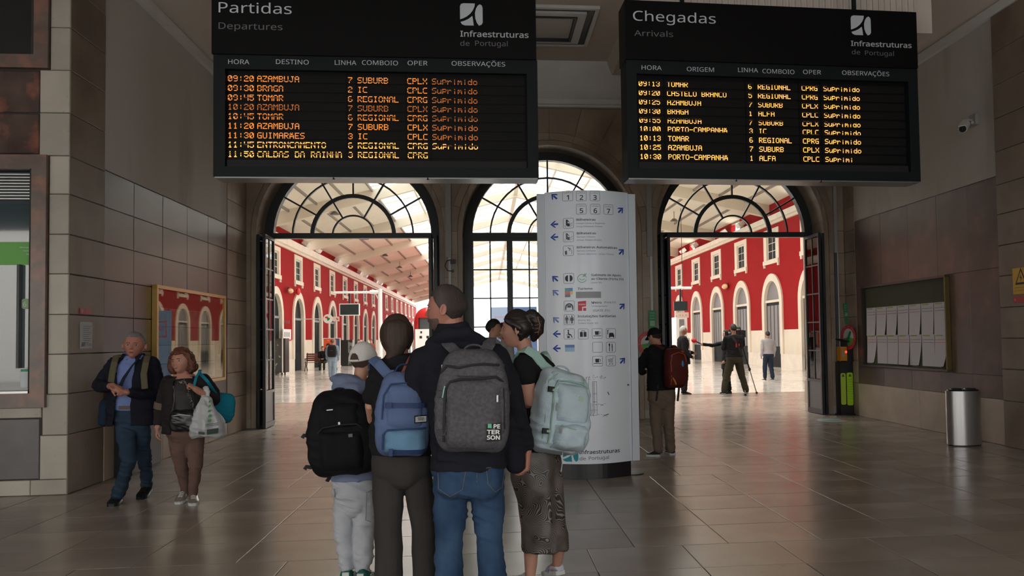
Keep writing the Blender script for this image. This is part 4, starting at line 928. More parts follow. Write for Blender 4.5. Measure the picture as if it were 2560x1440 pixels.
for px, py, d, m in ((1385, 491, 'NW', BLUE), (1552, 525, 'NE', BLUE), (1385, 561, 'W', BLUE), (1385, 593, 'W', BLUE), (1554, 629, 'NE', BLUE), (1387, 696, 'NW', BLUE), (1388, 731, 'NW', BLUEP), (1556, 765, 'NE', BLUE), (1389, 799, 'NW', BLUEP), (1391, 835, 'W', BLUE), (1391, 871, 'W', BLUE), (1557, 901, 'NE', BLUE)): arrow(px, py, d, m)
def pict(px, py, draw=None, lines=None, m=INK):
    b = B(); h = 12.5; r = 3.0; pts = []
    for cx, cy, a0 in ((h - r, -h + r, -PI / 2), (h - r, h - r, 0), (-h + r, h - r, PI / 2), (-h + r, -h + r, PI)):
        for i in range(4): pts.append((cx + r * math.cos(a0 + i * PI / 6), cy + r * math.sin(a0 + i * PI / 6)))
    for p, q in zip(pts, pts[1:] + pts[:1]): line2(b, px, py, p, q, .8)
    fr = b.done('pictogram_outline', INKG, o)
    if draw:
        b = B(); draw(b, px, py); b.done('pictogram', m, o)
for s, px, py in (('1', 1419, 490), ('2', 1453, 490), ('3', 1487, 490), ('5', 1453, 523), ('6', 1488, 523), ('7', 1521, 524)):
    pict(px, py); twr('track_number', s, px - (4.0 if s != '1' else 2.6), py + 9.5, 14, 9 if s != '1' else 6, INK, .015); twr('track_lettering', 'Linha', px - 8.5, py - 6, 4.5, 17, INKG)
def hand(b, x, y):
    poly2(b, x, y, [(-6, -9), (-2, -9), (-2, 6), (-6, 6)]); poly2(b, x, y, [(-2, -8), (2, -3), (2, -1), (-2, -5)]); poly2(b, x, y, [(-3, 1), (3, 0), (3, 8), (-3, 8)]); line2(b, x, y, (2, 5), (10, -1), .8); line2(b, x, y, (-10, 6), (-6, 9), .8); line2(b, x, y, (3, 8), (10, 5), .8)
def coins(b, x, y):
    poly2(b, x, y, [(-9, 1), (-4, -1), (-3, 9), (-8, 10)]); line2(b, x, y, (-1, -8), (4, -4), 2); line2(b, x, y, (4, -4), (2, 0), 1.5); line2(b, x, y, (5, -7), (9, 4), .8); line2(b, x, y, (9, 4), (7, 9), .8)
def book(b, x, y):
    poly2(b, x, y, [(-9, -3), (-6, -7), (-2, -8), (-2, 8), (-6, 7), (-9, 3)]); poly2(b, x, y, [(9, -3), (6, -7), (2, -8), (2, 8), (6, 7), (9, 3)])
def tunnel(b, x, y):
    for a in range(0, 180, 20):
        a1, a2 = math.radians(a), math.radians(a + 20); poly2(b, x, y, [(10 * math.cos(a1), 3 - 10 * math.sin(a1)), (10 * math.cos(a2), 3 - 10 * math.sin(a2)), (6.5 * math.cos(a2), 3 - 6.5 * math.sin(a2)), (6.5 * math.cos(a1), 3 - 6.5 * math.sin(a1))])
    poly2(b, x, y, [(-10, 3), (-6.5, 3), (-7.5, 10), (-10, 10)]); poly2(b, x, y, [(10, 3), (6.5, 3), (7.5, 10), (10, 10)]); poly2(b, x, y, [(-4.5, -2), (4.5, -2), (4.5, 4), (-4.5, 4)])
def man_(b, x, y, c, sk):
    circ2(b, x, y, (c, -8.5), 1.8, 8); poly2(b, x, y, [(c - 3, -6), (c + 3, -6), (c + (4 if sk else 2), 3), (c - (4 if sk else 2), 3)]); line2(b, x, y, (c - 1.2, 2), (c - 1.2, 10), 1.8); line2(b, x, y, (c + 1.2, 2), (c + 1.2, 10), 1.8); line2(b, x, y, (c - 3, -5), (c - 4, 2), 1.2); line2(b, x, y, (c + 3, -5), (c + 4, 2), 1.2)
def wc(b, x, y): man_(b, x, y, -6, 0); man_(b, x, y, 6.5, 1); line2(b, x, y, (0, -10), (0, 10), .7)
def seatp(b, x, y): circ2(b, x, y, (-2, -8.5), 2, 8); line2(b, x, y, (-2, -6), (-2, 1), 3); line2(b, x, y, (-2, 0), (4, 2), 2.6); line2(b, x, y, (4, 2), (7, 9), 2); line2(b, x, y, (-7, 2), (3, 3), 1.2); poly2(b, x, y, [(-5, 5), (1, 5), (1, 10), (-5, 10)])
def bags(b, x, y): poly2(b, x, y, [(-8, -5), (-1, -5), (-1, 7), (-8, 7)]); poly2(b, x, y, [(1, -5), (8, -5), (8, 7), (1, 7)]); line2(b, x, y, (-4, -8), (4, -8), 1); line2(b, x, y, (-4, -8), (-4, -5), 1); line2(b, x, y, (4, -8), (4, -5), 1)
def cup(b, x, y): poly2(b, x, y, [(-6, -6), (4, -6), (3.4, 3), (-5.4, 3)]); line2(b, x, y, (-10, 5.4), (10, 5.4), 1.5); line2(b, x, y, (4, -5), (7.5, -4), 1); line2(b, x, y, (7.5, -4), (7.2, 0), 1); line2(b, x, y, (7.2, 0), (4, 1), 1)
def car_(b, x, y): poly2(b, x, y, [(-4, -2), (6, -2), (9, 4), (9, 8), (-5, 8), (-5, 4)]); poly2(b, x, y, [(-5, 8), (-2, 8), (-2, 10), (-5, 10)]); poly2(b, x, y, [(6, 8), (9, 8), (9, 10), (6, 10)]); line2(b, x, y, (-8, -9), (-8, 2), 1.6); line2(b, x, y, (-10, -8), (-6, -6), .8); line2(b, x, y, (-5, -10), (-8, -6), .8)
def fork(b, x, y): line2(b, x, y, (-3.5, -9), (-3.5, 10), 1.7); poly2(b, x, y, [(-6, -9), (-1.5, -9), (-2, -3), (-5, -3)]); poly2(b, x, y, [(2.5, -9), (4.5, -8), (5, 1), (2.5, 2)]); line2(b, x, y, (3.6, 0), (3.6, 10), 1.7)
def cart(b, x, y):
    for q in ((-7, -4, 5, -5), (-6, -1, 5, -2), (-5, 2, 4, 2), (-7, -4, -5, 3), (-3, -4, -2.5, 3), (1, -5, 1, 3), (5, -7, 4, 5), (5, -7, 8, -9), (4, 5, -4, 5)): line2(b, x, y, q[:2], q[2:], .8)
    circ2(b, x, y, (-3, 8), 1.4, 8); circ2(b, x, y, (4, 8), 1.4, 8)
pict(1421, 558, hand); pict(1421, 592, hand, m=INKG); pict(1421, 627, coins, m=INKG); pict(1422, 696, book); pict(1423, 765, tunnel, m=INKG); pict(1423, 799, wc, m=INKG)
pict(1423, 835, seatp); pict(1458, 835, bags); pict(1493, 834, cup); pict(1527, 834, car_); pict(1494, 868); pict(1527, 868, fork); pict(1494, 903, cup); pict(1527, 902, cart, m=INKG)
for s, px, py, h, wp, m, bd in (('Bilheteiras', 1441, 552, 6.2, 48, INK, .012), ('Longo Curso e Regional', 1441, 560, 4, 72, INKG, 0), ('Long Distance Tickets', 1441, 568, 4, 66, BLT, 0),
    ('Bilheteiras', 1442, 586, 6.2, 48, INK, .012), ('Serviço Urbano', 1442, 594, 4, 46, INKG, 0), ('Urban Tickets (Train)', 1442, 602, 4, 62, BLT, 0),
    ('Bilheteiras Automáticas', 1442, 621, 6.2, 104, INK, .012), ('Serviço Urbano', 1442, 629, 4, 47, INKG, 0), ('Tickets Machine - Urban Tickets', 1443, 637, 4, 94, BLT, 0),
    ('Gabinete de Apoio', 1478, 690, 6.2, 79, INK, .012), ('ao Cliente (Porta 50)', 1478, 699.5, 6.2, 86, INK, .012), ('(Gate 50)', 1478, 708, 4, 27, BLT, 0), ('Turismo', 1444, 724.5, 6.2, 37, INK, .012),
    ('Metro', 1479, 759, 6.5, 25, INK, .012), ('(Porta 31)', 1510, 758, 5.5, 31, INKG, 0), ('Underground', 1480, 767, 4, 39, BLT, 0), ('(GATE 31)', 1483, 779, 6.5, 42, INKG, 0),
    ('Instalações Sanitarias', 1444, 793.5, 6.4, 98, INK, .012), ('(Porta 30)', 1445, 802.5, 4.2, 30, INKG, 0), ('Toilets (Gate 30)', 1445, 810, 4.2, 50, BLT, 0)): twr('totem_lettering', s, px, py, h, wp, m, bd)
b = B(); [poly2(b, 1471.5, 737, [(-31.5 + i * 7, -8), (-24.5 + i * 7, -8), (-24.5 + i * 7, 8), (-31.5 + i * 7, 8)]) for i in range(9)]; b.done('grey_cover_sticker', mat('grey_sticker', (0.33, 0.35, 0.37), .5), o)
for dx, dy, w2, h2, cc, nn in ((-9.5, -12, 11, 8, (0.1, 0.5, 0.45), 'a'), (-9.5 + 9, -12, 10, 8, (0.15, 0.3, 0.7), 'b'), (-9.5, -4, 13, 8, (0.7, 0.25, 0.3), 'c'), (4, -4, 6, 8, (.8, .7, .2), 'd'), (-9.5, 4, 13, 7, (.25, .25, .28), 'e')):
    b = B(); poly2(b, 1422, 732, [(dx, dy), (dx + w2, dy), (dx + w2, dy + h2), (dx, dy + h2)]); b.done('tourism_emblem', mat('tourism_' + nn, cc, .5), o)
b = B(); poly2(b, 1455, 764, [(-10, -10), (10, -12), (10, 2), (0, 3), (0, 13), (-10, 13)]); poly2(b, 1455, 764, [(3, 6), (10, 6), (10, 13), (3, 13)]); b.done('metro_emblem', mat('metro_red', (.65, .05, .06), .5), o)
twr('emblem_lettering', 'metro', 1447, 763, 5, 16, TW, .01)
b = B()
for i in range(22):
    a1, a2 = 2 * PI * i / 24 + .3, 2 * PI * (i + 1) / 24 + .3; line2(b, 1455, 696, (11 * math.cos(a1), 10 * math.sin(a1)), (11 * math.cos(a2), 10 * math.sin(a2)), 1.3)
for i in range(7): a1, a2 = .3 + i * .35, .65 + i * .35; line2(b, 1455, 694, (7 * math.cos(a1), 6 * math.sin(a1)), (7 * math.cos(a2), 6 * math.sin(a2)), 1.2)
line2(b, 1455, 696, (2, -4), (8, -12), 1.5); line2(b, 1455, 696, (5, -4), (11, -12), 1.5); b.done('green_face_emblem', mat('service_green', (.08, .42, .18), .5), o)
b = B(); poly2(b, 1425, 870, [(-12, -8), (11, -8), (11, -1), (-12, -1)]); b.done('small_blue_label', BLUEP, o); b = B(); poly2(b, 1425, 870, [(-12, -1), (11, -1), (11, 9), (-12, 9)]); b.done('small_pale_label', mat('pale_blue_print', (.35, .6, .8), .5), o)
b = B(); random.seed(3)
for x0, y0, x1, y1 in ((-4, -50, -4, 45), (2, -50, 2, 45), (12, -38, 12, 45), (22, -38, 22, 45), (12, -38, 22, -38), (12, -8, 22, -8), (12, 12, 22, 12), (0, 32, 22, 32), (0, 45, 22, 45), (-28, -30, -28, 0)): line2(b, 1470, 993, (x0, y0), (x1, y1), .8)
for i in range(60): u = random.uniform(-10, 48); v = random.choice((-50, -46, 20, 44, 46)) + random.uniform(-3, 3); line2(b, 1470, 993, (u, v), (u + random.uniform(1, 3), v + random.uniform(-1, 1)), 1)
for i in range(30): v = -36 + i * 2.6; line2(b, 1470, 993, (14, v), (17, v), 1)
line2(b, 1470, 993, (50, -12), (54, -4), 2.2); line2(b, 1470, 993, (40, 47), (52, 43), 2); b.done('station_plan', INKG, o)
b = B()
for pl in LOGO: poly2(b, 1406, 1115.5, [(x * 38, y * 38) for x, y in pl])
b.done('teal_emblem', mat('teal_print', (0.0, 0.27, 0.32), .5), o)
twr('totem_lettering', 'Infraestruturas', 1448, 1135, 11, 104, INK, .014); twr('totem_lettering', 'de', 1449, 1150.5, 10, 15, INKG); twr('totem_lettering', 'Portugal', 1472, 1149.5, 10, 51, INKG)

# ------------------------------------------------------------ things on the walls
GOLD = mat('gold_frame', (0.42, 0.26, 0.07), 0.30, metal=0.7, var=.08, vscale=6)
o = thing('display_case', (XL + .05, 12.75, 0.94), 'gold-framed glass display case of pinned sheets on the left wall, mirroring the red facade', 'display case')
y0, y1, z0, z1 = 11.32, 14.20, 0.94, 2.30; fw = .045
B().box(XL, XL + .065, y0, y1, z1 - fw, z1).box(XL, XL + .065, y0, y1, z0, z0 + fw).done('frame_rail', GOLD, o)
for a_ in (y0, y1 - fw * 1.2): box('frame_stile', XL, XL + .065, a_, a_ + fw * 1.2, z0 + fw, z1 - fw, GOLD, o)
box('back_board', XL, XL + .02, y0 + .05, y1 - .05, z0 + .05, z1 - .05, mat('case_back', (0.02, 0.018, 0.016), .7), o)
random.seed(11)
for i in range(6):
    for j in range(4):
        if j == 3 and i > 4: continue
        a = y0 + .14 + i * .385; c_ = z0 + .08 + j * .25
        s = box('pinned_sheet', XL + .022, XL + .026, a, a + .37, c_, c_ + .24, mat('dim_sheet_%d' % ((i * 3 + j) % 3), ((0.26, .26, .26), (.34, .31, .29), (.18, .2, .21))[(i * 3 + j) % 3], .6, var=.25, vscale=9), o)
cg = bpy.data.materials.new('case_glass'); cg.use_nodes = True; nt = cg.node_tree; nt.nodes.remove(nt.nodes['Principled BSDF'])
t_ = nt.nodes.new('ShaderNodeBsdfTransparent'); t_.inputs[0].default_value = (.8, .85, .82, 1); g_ = nt.nodes.new('ShaderNodeBsdfGlossy'); g_.inputs['Roughness'].default_value = .015; g_.inputs[0].default_value = (.9, .8, .7, 1)
m_ = nt.nodes.new('ShaderNodeMixShader'); m_.inputs[0].default_value = .17; nt.links.new(t_.outputs[0], m_.inputs[1]); nt.links.new(g_.outputs[0], m_.inputs[2]); nt.links.new(m_.outputs[0], nt.nodes['Material Output'].inputs[0])
box('glass_front', XL + .045, XL + .05, y0 + .05, y1 - .05, z0 + .05, z1 - .05, cg, o)
# notices on the left pilaster
STK = mat('red_sticker', (0.42, 0.015, 0.025), .45)
a = atX(200, 770, XL + .005); c_ = atX(229, 787, XL + .005)
o = thing('hydrant_sticker', tuple((a + c_) / 2), 'small red sticker marked H above the police notice on the left pilaster', 'sticker')
box('sticker', XL + .001, XL + .006, a[1], c_[1], c_[2] , a[2], STK, o); t = B(); put_text(t, 'H', (XL + .0075, a[1] + .03, (a[2] + c_[2]) / 2 - .02), (0, 1, 0), (0, 0, 1), .045, bold=.01)
for i in range(3): put_text(t, 'xxxxxx'[:6 - i], (XL + .0075, a[1] + .14, a[2] - .03 - i * .022), (0, 1, 0), (0, 0, 1), .010)
t.done('sticker_lettering', mat('pale_red_print', (.7, .4, .4), .5), o)
a = atX(201, 804, XL + .005); c_ = atX(231, 871, XL + .005)
o = thing('police_notice', tuple((a + c_) / 2), 'white paper notice with police lettering on the left stone pilaster', 'notice')
box('sheet', XL + .001, XL + .005, a[1], c_[1], c_[2], a[2], mat('white_paper', (0.52, 0.53, 0.54), .7), o)
t = B(); put_text(t, 'POLICIA', (XL + .0065, a[1] + .13, c_[2] + .03), (0, 1, 0), (0, 0, 1), .028, bold=.012)
for i in range(3): t.obox((XL + .0062, a[1] + .04 + i * .028, c_[2] + .045), (1, 0, 0), (0, 1, .3), (0, .35, 1), .0006, .009, .022)
for i in range(9): t.box(XL + .0055, XL + .0062, a[1] + .06, a[1] + .25 - (i % 3) * .03, a[2] - .05 - i * .022, a[2] - .046 - i * .022)
t.done('notice_lettering', INK, o)
# grey cabinet by the left wall
CAB = mat('grey_cabinet', (0.22, 0.215, 0.225), .45)
ya, yb_ = 10.22, 11.38
o = thing('service_cabinet', (XL + .05, (ya + yb_) / 2, 0), 'low pale grey service cabinet against the left wall, behind the man in the navy jacket', 'cabinet')
box('body', XL + .006, XL + .10, ya + .06, yb_, 0.02, 1.10, CAB, o); box('door', XL + .10, XL + .112, ya + .09, yb_ - .03, .05, 1.07, CAB, o); box('plinth', XL + .006, XL + .09, ya + .06, yb_ - .0, 0, .02, BLK, o)
box('side_channel', XL + .006, XL + .13, ya, ya + .055, 0, 1.14, IRON, o)
# right wall board with sheets
o = thing('timetable_board', (XR - .02, 13.35, 0.98), 'green-backed notice board of white timetable sheets on the right wall', 'notice board')
y0, y1, z0, z1 = 11.97, 14.76, 0.975, 2.36
box('back_board', XR - .012, XR + .0, y0, y1, z0, z1, mat('olive_felt', (0.055, 0.058, 0.028), .8, var=.1), o)
B().box(XR - .07, XR, y0 - .03, y1 + .03, z1, z1 + .035).box(XR - .07, XR, y0 - .03, y1 + .03, z0 - .035, z0).done('frame_rail', mat('bronze_frame', (0.07, 0.055, 0.045), .35, metal=.4), o)
B().box(XR - .07, XR, y1, y1 + .03, z0, z1).done('frame_stile', MATS['bronze_frame'], o); B().box(XR - .07, XR, y0 - .03, y0, z0, z1).done('frame_stile', mat('brass_edge', (.16, .12, .04), .4, metal=.6), o)
PAP = mat('timetable_paper', (0.66, 0.64, 0.68), .7); RP = mat('red_rule', (.6, .1, .1), .6); GPn = mat('green_tab', (.35, .45, .05), .6)
random.seed(5)
for r_ in range(2):
    for i in range(7):
        ya_ = y1 - .07 - i * .387; yb_ = ya_ - .372; zt_ = z0 + (1.02 if r_ == 0 else .53); zh = .50
        zbm = zt_ - zh; sk = random.choice((0, 0, .05, .09, .12)) if r_ == 1 else random.uniform(0, .02); cu = random.uniform(.005, .03)
        sh = tag(thing('timetable_sheet', (XR - .02, (ya_ + yb_) / 2, zt_), ('upper' if r_ == 0 else 'lower') + ' row timetable sheet, ' + ('leftmost', 'second', 'third', 'middle', 'fifth', 'sixth', 'rightmost')[i] + ' on the right wall board', 'paper sheet', 'timetable sheets on the right board'))
        V = []; Fc = []
        for a in range(5):
            q = a / 4
            for s_ in range(3):
                yy = ya_ + (yb_ - ya_) * (s_ / 2); yy += (sk if s_ == 2 else sk * .25) * q ** 2
                V.append((XR - .014 - cu * q * q * (1.2 if s_ == 2 else .5), yy, zt_ - zh * q + (.0 if s_ < 2 else sk * .1 * q)))
        for a in range(4):
            for s_ in range(2): k = a * 3 + s_; Fc.append((k, k + 1, k + 4, k + 3))
        n0 = len(V); V2 = V + [(x + .001, y, z) for x, y, z in V]; F2 = Fc + [tuple(i_ + n0 for i_ in f[::-1]) for f in Fc]
        B().add(V2, F2).done('paper', PAP, sh)
        B().box(XR - .019, XR - .0155, yb_ + .14, ya_ - .04, zt_ - .028, zt_ - .012).done('green_tab', GPn, sh)
        t = B()
        for q in range(2): t.box(XR - .021, XR - .0165, yb_ + .03, ya_ - .03, zt_ - .085 - q * .045, zt_ - .08 - q * .045)
        t.done('printed_rules', RP if (i + r_) % 3 == 1 else INKG, sh, kind='stuff')
# CCTV camera
a = atX(2440, 300, XR); 
o = thing('security_camera', tuple(a), 'white bullet security camera on the white upper wall at the right', 'camera')
B().obox(a + np.array([-.03, 0, 0]), (1, 0, 0), (0, 1, 0), (0, 0, 1), .03, .08, .08).done('junction_box', mat('grey_box', (.35, .35, .35), .5), o)
hh = atX(2402, 322, XR - .45); h0 = hh + np.array([.05, -.0, .03])
B().tube([a + np.array([-.06, 0, 0]), a + np.array([-.15, .02, -.03]), h0 + np.array([.12, 0, .06])], .02, 8).done('bracket', MATS['grey_box'], o)
d_ = _n(np.array([-.55, -.62, -.40])); B().cyl(h0 - d_ * .14, h0 + d_ * .12, .055, n=16).done('housing', WHITE, o); B().cyl(h0 + d_ * .12, h0 + d_ * .15, .048, .04, 16).done('lens_ring', BLK, o)
B().obox(h0 + np.array([0, 0, .055]), d_, np.cross(d_, [0, 0, 1]), (0, 0, 1), .17, .05, .006).done('sun_shield', WHITE, o)
# conduits
PIPE = mat('pale_conduit', (0.36, 0.36, 0.35), .5); PIPD = mat('dark_conduit', (0.09, .09, .09), .5); PIPB = mat('white_conduit', (.55, .57, .6), .4)
for (px, lab, low, narrow, zm_) in ((1121, 'pale wall conduit between the left and middle arches', 0.0, 1, 3.05), (1624, 'pale wall conduit between the middle and right arches', 0.0, 1, 3.05)):
    x = atY(px, 600, YF - .03)[0]
    o = thing('wall_conduit', (x, YF - .03, 0), lab, 'pipe')
    B().box(x - .05, x + .05, YF - .05, YF - .001, zm_, 5.84).done('wide_duct', PIPE, o); B().box(x - .022 + .02, x + .022 + .02, YF - .04, YF - .001, low, zm_).done('narrow_duct', PIPB, o)
x = atY(2089, 600, YF - .03)[0]
o = thing('wall_conduit', (x, YF - .03, 0), 'conduit right of the right arch, pale above and dark below', 'pipe'); B().box(x - .03, x + .03, YF - .05, YF - .001, 3.1, 5.84).done('wide_duct', PIPE, o); B().box(x - .035, x + .015, YF - .04, YF - .001, .9, 3.1).done('dark_duct', PIPD, o); B().cyl((x + .028, YF - .03, .9), (x + .028, YF - .03, 3.1), .012, n=8).done('thin_pipe', PIPB, o)
a = atY(1130, 655, YF - .08)
o = thing('wall_sensor', tuple(a), 'small dark device with a looped cable on the left conduit', 'sensor')
B().box(a[0] - .03, a[0] + .06, YF - .12, YF - .055, a[2] - .03, a[2] + .05).done('housing', BLK, o); B().tube([(a[0], YF - .08, a[2] + .05), (a[0] - .1, YF - .075, a[2] + .02), (a[0] - .13, YF - .075, a[2] - .08), (a[0] - .08, YF - .075, a[2] - .16), (a[0] + .01, YF - .07, a[2] - .17)], .008, 8).done('cable', BLK, o)
B().box(a[0] + .0, a[0] + .03, YF - .09, YF - .055, a[2] - .19, a[2] - .14).done('plug', BLK, o)
# signs on the arch wall
GS = mat('green_sign', (0.01, 0.26, 0.10), .45); RS = mat('red_ring', (.55, .03, .04), .45); WS = mat('white_sign', (.6, .62, .6), .5)
def tall_sign(px0, py0, px1, py1, tilt, label):
    a = atY(px0, py0, YF - .06); c_ = atY(px1, py1, YF - .06); ct = (a + c_) / 2; hw = (c_[0] - a[0]) / 2; hh = (a[2] - c_[2]) / 2
    ax = np.array([math.cos(tilt), 0, math.sin(tilt)]); az = np.array([-math.sin(tilt), 0, math.cos(tilt)])
    o = thing('green_sign', tuple(ct), label, 'sign'); B().obox(ct, ax, (0, 1, 0), az, hw, .004, hh).done('plate', GS, o)
    B().obox(ct + np.array([0, -.005, 0]) + az * hh * -.1, ax, (0, 1, 0), az, hw * .72, .001, hw * .72).done('pale_emblem', mat('pale_green_emblem', (.3, .5, .3), .5), o)
    t = B()
    for i in range(4): put_text(t, ('AQUI', 'higienize', 'as suas', 'mãos')[i], ct + np.array([0, -.006, 0]) + az * (hh * (.75 - i * .22)) - ax * hw * .7, ax, az, .018, width=hw * 1.3)
    t.done('lettering', WS, o)
tall_sign(1622, 776, 1640, 836, 0.0, 'upright green sign on the wall above the man in the black cap')
tall_sign(2110, 758, 2121, 810, 0.12, 'narrow green sign hanging askew above the round red-ringed sign at the right')
def ring_sign(px, py, r_, lab, Yp):
    ct = atY(px, py, Yp); o = thing('round_sign', tuple(ct), lab, 'sign')
    B().arc((ct[0], ct[2]), r_ * .70, r_, 0, 2 * PI, Yp - .004, Yp + .004, 32).done('red_ring', RS, o)
    B().arc((ct[0], ct[2]), .001, r_ * .70, 0, 2 * PI, Yp - .002, Yp + .004, 28).done('centre_disc', WS, o)
    B().arc((ct[0], ct[2]), .001, r_ * .69, PI * 1.05, PI * 1.95, Yp - .005, Yp - .0025, 14).done('green_field', mat('grass_green', (.12, .35, .06), .5), o)
    B().obox((ct[0] + r_ * .15, Yp - .006, ct[2] + r_ * .1), (.9, 0, -.5), (0, 1, 0), (.5, 0, .9), r_ * .12, .001, r_ * .4).done('bottle_drawing', GS, o)
    t = B()
    for i, ch in enumerate('HIGIENIZE AS SUAS MÃOS'):
        a = PI * (1.05 - i * 1.1 / 21); 
        if ch != ' ': put_text(t, ch, (ct[0] + r_ * .80 * math.cos(a), Yp - .006, ct[2] + r_ * .80 * math.sin(a)), (math.sin(a), 0, -math.cos(a)), (math.cos(a), 0, math.sin(a)), r_ * .12)
    t.done('ring_lettering', WS, o)
    return o
ring_sign(1621, 858, .21, 'round red-ringed sign on the wall, partly hidden by the man in the black cap', YF - .06)
rs_ = ring_sign(2121, 843, .235, 'round red-ringed sign beside the hand sanitiser post at the right', 15.30); rs_.rotation_euler.z = math.radians(-80)
def warn(ct, ax, az, nn, w_, h_, lab):
    o = thing('warning_sign', tuple(ct), lab, 'sign'); YW_ = mat('warning_yellow', (.62, .36, .02), .5)
    B().obox(ct, ax, nn, az, w_, .003, h_).done('plate', YW_, o); nn = np.array(nn, float); ax = np.array(ax, float); az = np.array(az, float); c2 = ct - nn * .0045 + az * h_ * .25
    k = w_ * .75; t = B()
    def tri(s): return [c2 + az * s * 1.0, c2 - ax * s * .95 - az * s * .7, c2 + ax * s * .95 - az * s * .7]
    t.prism(tri(k), nn * .001); t.done('warning_triangle', BLK, o); c2 = c2 - nn * .001; B().prism(tri(k * .68), nn * .0005).done('triangle_field', YW_, o); c2 = c2 - nn * .001
    B().prism([c2 + az * k * .35, c2 - ax * k * .18 - az * k * .05, c2 + ax * k * .0 - az * k * .02, c2 - ax * k * .05 - az * k * .4, c2 + ax * k * .2 + az * k * .02, c2 + ax * k * .04 + az * k * .05], nn * .0004).done('bolt_symbol', BLK, o)
    t = B(); c3 = ct - nn * .0045
    for i, s in enumerate(('PERIGO DE', 'ELECTROCUSSÃO')): put_text(t, s, c3 - ax * w_ * .8 - az * h_ * (.55 + .22 * i), ax, az, h_ * .1, width=w_ * 1.6)
    t.done('warning_lettering', BLK, o)
ct = atY(2129, 747, YF - .01); warn(ct, (1, 0, 0), (0, 0, 1), (0, 1, 0), .045, .14, 'small yellow warning plate left of the brown marble on the right')
ct = atX(2553, 702, XR - .055); warn(ct, (0, -1, 0), (0, 0, 1), (1, 0, 0), .17, .17, 'yellow warning plate with a black triangle on the right stone pillar')
ct = atX(2553, 748, XR - .055); o = thing('hydrant_sticker', tuple(ct), 'small red sticker below the yellow warning plate on the right pillar', 'sticker')
B().obox(ct, (0, -1, 0), (1, 0, 0), (0, 0, 1), .16, .003, .045).done('sticker', STK, o); t = B(); put_text(t, 'H', ct + np.array([-.005, .13, -.02]), (0, -1, 0), (0, 0, 1), .04, bold=.01); t.done('sticker_lettering', MATS['pale_red_print'], o)
# hand sanitiser post
f = onfloor(2097, 1033); sx, sy = f[0], min(f[1], 15.35)
o = thing('sanitiser_post', (sx, sy, 0), 'black hand sanitiser post with lime green panels and a yellow dispenser', 'dispenser')
zz = lambda py: atY(2097, py, sy)[2]
hw = (atY(2113, 980, sy)[0] - atY(2080, 980, sy)[0]) / 2
B().box(sx - hw, sx + hw, sy, sy + .20, 0.02, zz(905)).done('post', BLK, o); B().box(sx - hw - .02, sx + hw + .02, sy - .05, sy + .22, 0, .02).done('foot_plate', BLK, o)
LIME = mat('lime_panel', (0.48, 0.85, 0.03), .4)
def rpanel(nm, x0, x1, z0, z1, y, m):
    r_ = min((x1 - x0) * .35, .03); pts = []
    for cx, cz, a0 in ((x1 - r_, z1 - r_, 0), (x0 + r_, z1 - r_, PI / 2), (x0 + r_, z0 + r_, PI), (x1 - r_, z0 + r_, 1.5 * PI)):
        for i in range(5): pts.append((cx + r_ * math.cos(a0 + i * PI / 8), y, cz + r_ * math.sin(a0 + i * PI / 8)))
    return B().prism(pts, (0, .004, 0)).done(nm, m, o)
rpanel('lime_panel', sx - hw + .01, sx - .02, zz(1012), zz(933), sy - .006, mat('lime_panel_pale', (.5, .7, .07), .4)); rpanel('lime_panel', sx + .0, sx + hw - .01, zz(1014), zz(932), sy - .006, LIME)
t = B(); 
for x in (sx - hw / 2 - .005, sx + hw / 2): t.prism([(x - .03, sy - .008, zz(942)), (x + .03, sy - .008, zz(942)), (x + .012, sy - .008, zz(936)), (x - .012, sy - .008, zz(936))], (0, .001, 0))
for i in range(9): put_text(t, ('PROTEJA-SE', 'E PROTEJA', 'OS OUTROS')[i % 3], (sx + .02, sy - .0085, zz(950 + i * 6)), (1, 0, 0), (0, 0, 1), .012, width=hw * .75)
t.done('panel_lettering', mat('dark_green_print', (.08, .2, .02), .5), o)
B().box(sx - .02, sx + hw + .05, sy - .02, sy + .2, zz(905), zz(850)).done('dispenser_housing', BLK, o); B().box(sx - hw, sx - .02 + .02, sy - .05, sy + .12, zz(902), zz(867)).done('yellow_dispenser', mat('dispenser_yellow', (.65, .28, .01), .4), o)
B().box(sx - hw + .03, sx - .06, sy - .056, sy - .05, zz(893), zz(875)).done('window', MATS['grey_box'], o)
B().ell((sx - .02, sy - .055, zz(880)), .018, .012, .022).done('red_light', mat('red_lamp_glow', (.6, .02, 0), .4, emit=(1, .05, .02), estr=3), o)
B().prism([(sx - hw, sy - .08, zz(849)), (sx + .06, sy - .08, zz(857)), (sx + .06, sy - .08, zz(853)), (sx - hw, sy - .08, zz(847))], (0, .25, 0)).done('shade', BLK, o)
# floor sticker
f0 = onfloor(2045, 1052); f1 = onfloor(2115, 1050)
o = thing('floor_sticker', ((f0[0] + f1[0]) / 2, (f0[1] + f1[1]) / 2, 0), 'worn pale teal and red floor sticker before the sanitiser post', 'sticker')
cx_, cy_ = (f0[0] + f1[0]) / 2, (f0[1] + f1[1]) / 2; L_ = (f1[0] - f0[0]) / 2
B().tube([(cx_, cy_, .0008), (cx_, cy_, .0022)], [(L_, .30), (L_, .30)], 28).done('sticker_disc', mat('worn_sticker', (.34, .42, .40), .4, col2=(.3, .25, .2), c2scale=6), o)
B().tube([(cx_ + L_ * .85, cy_, .0024), (cx_ + L_ * .85, cy_, .003)], [(.06, .12), (.06, .12)], 14).done('red_patch', STK, o); B().tube([(cx_, cy_, .0024), (cx_, cy_, .003)], [(L_ * .6, .1), (L_ * .6, .1)], 16).done('teal_patch', mat('teal_patch', (.1, .3, .26), .4), o)
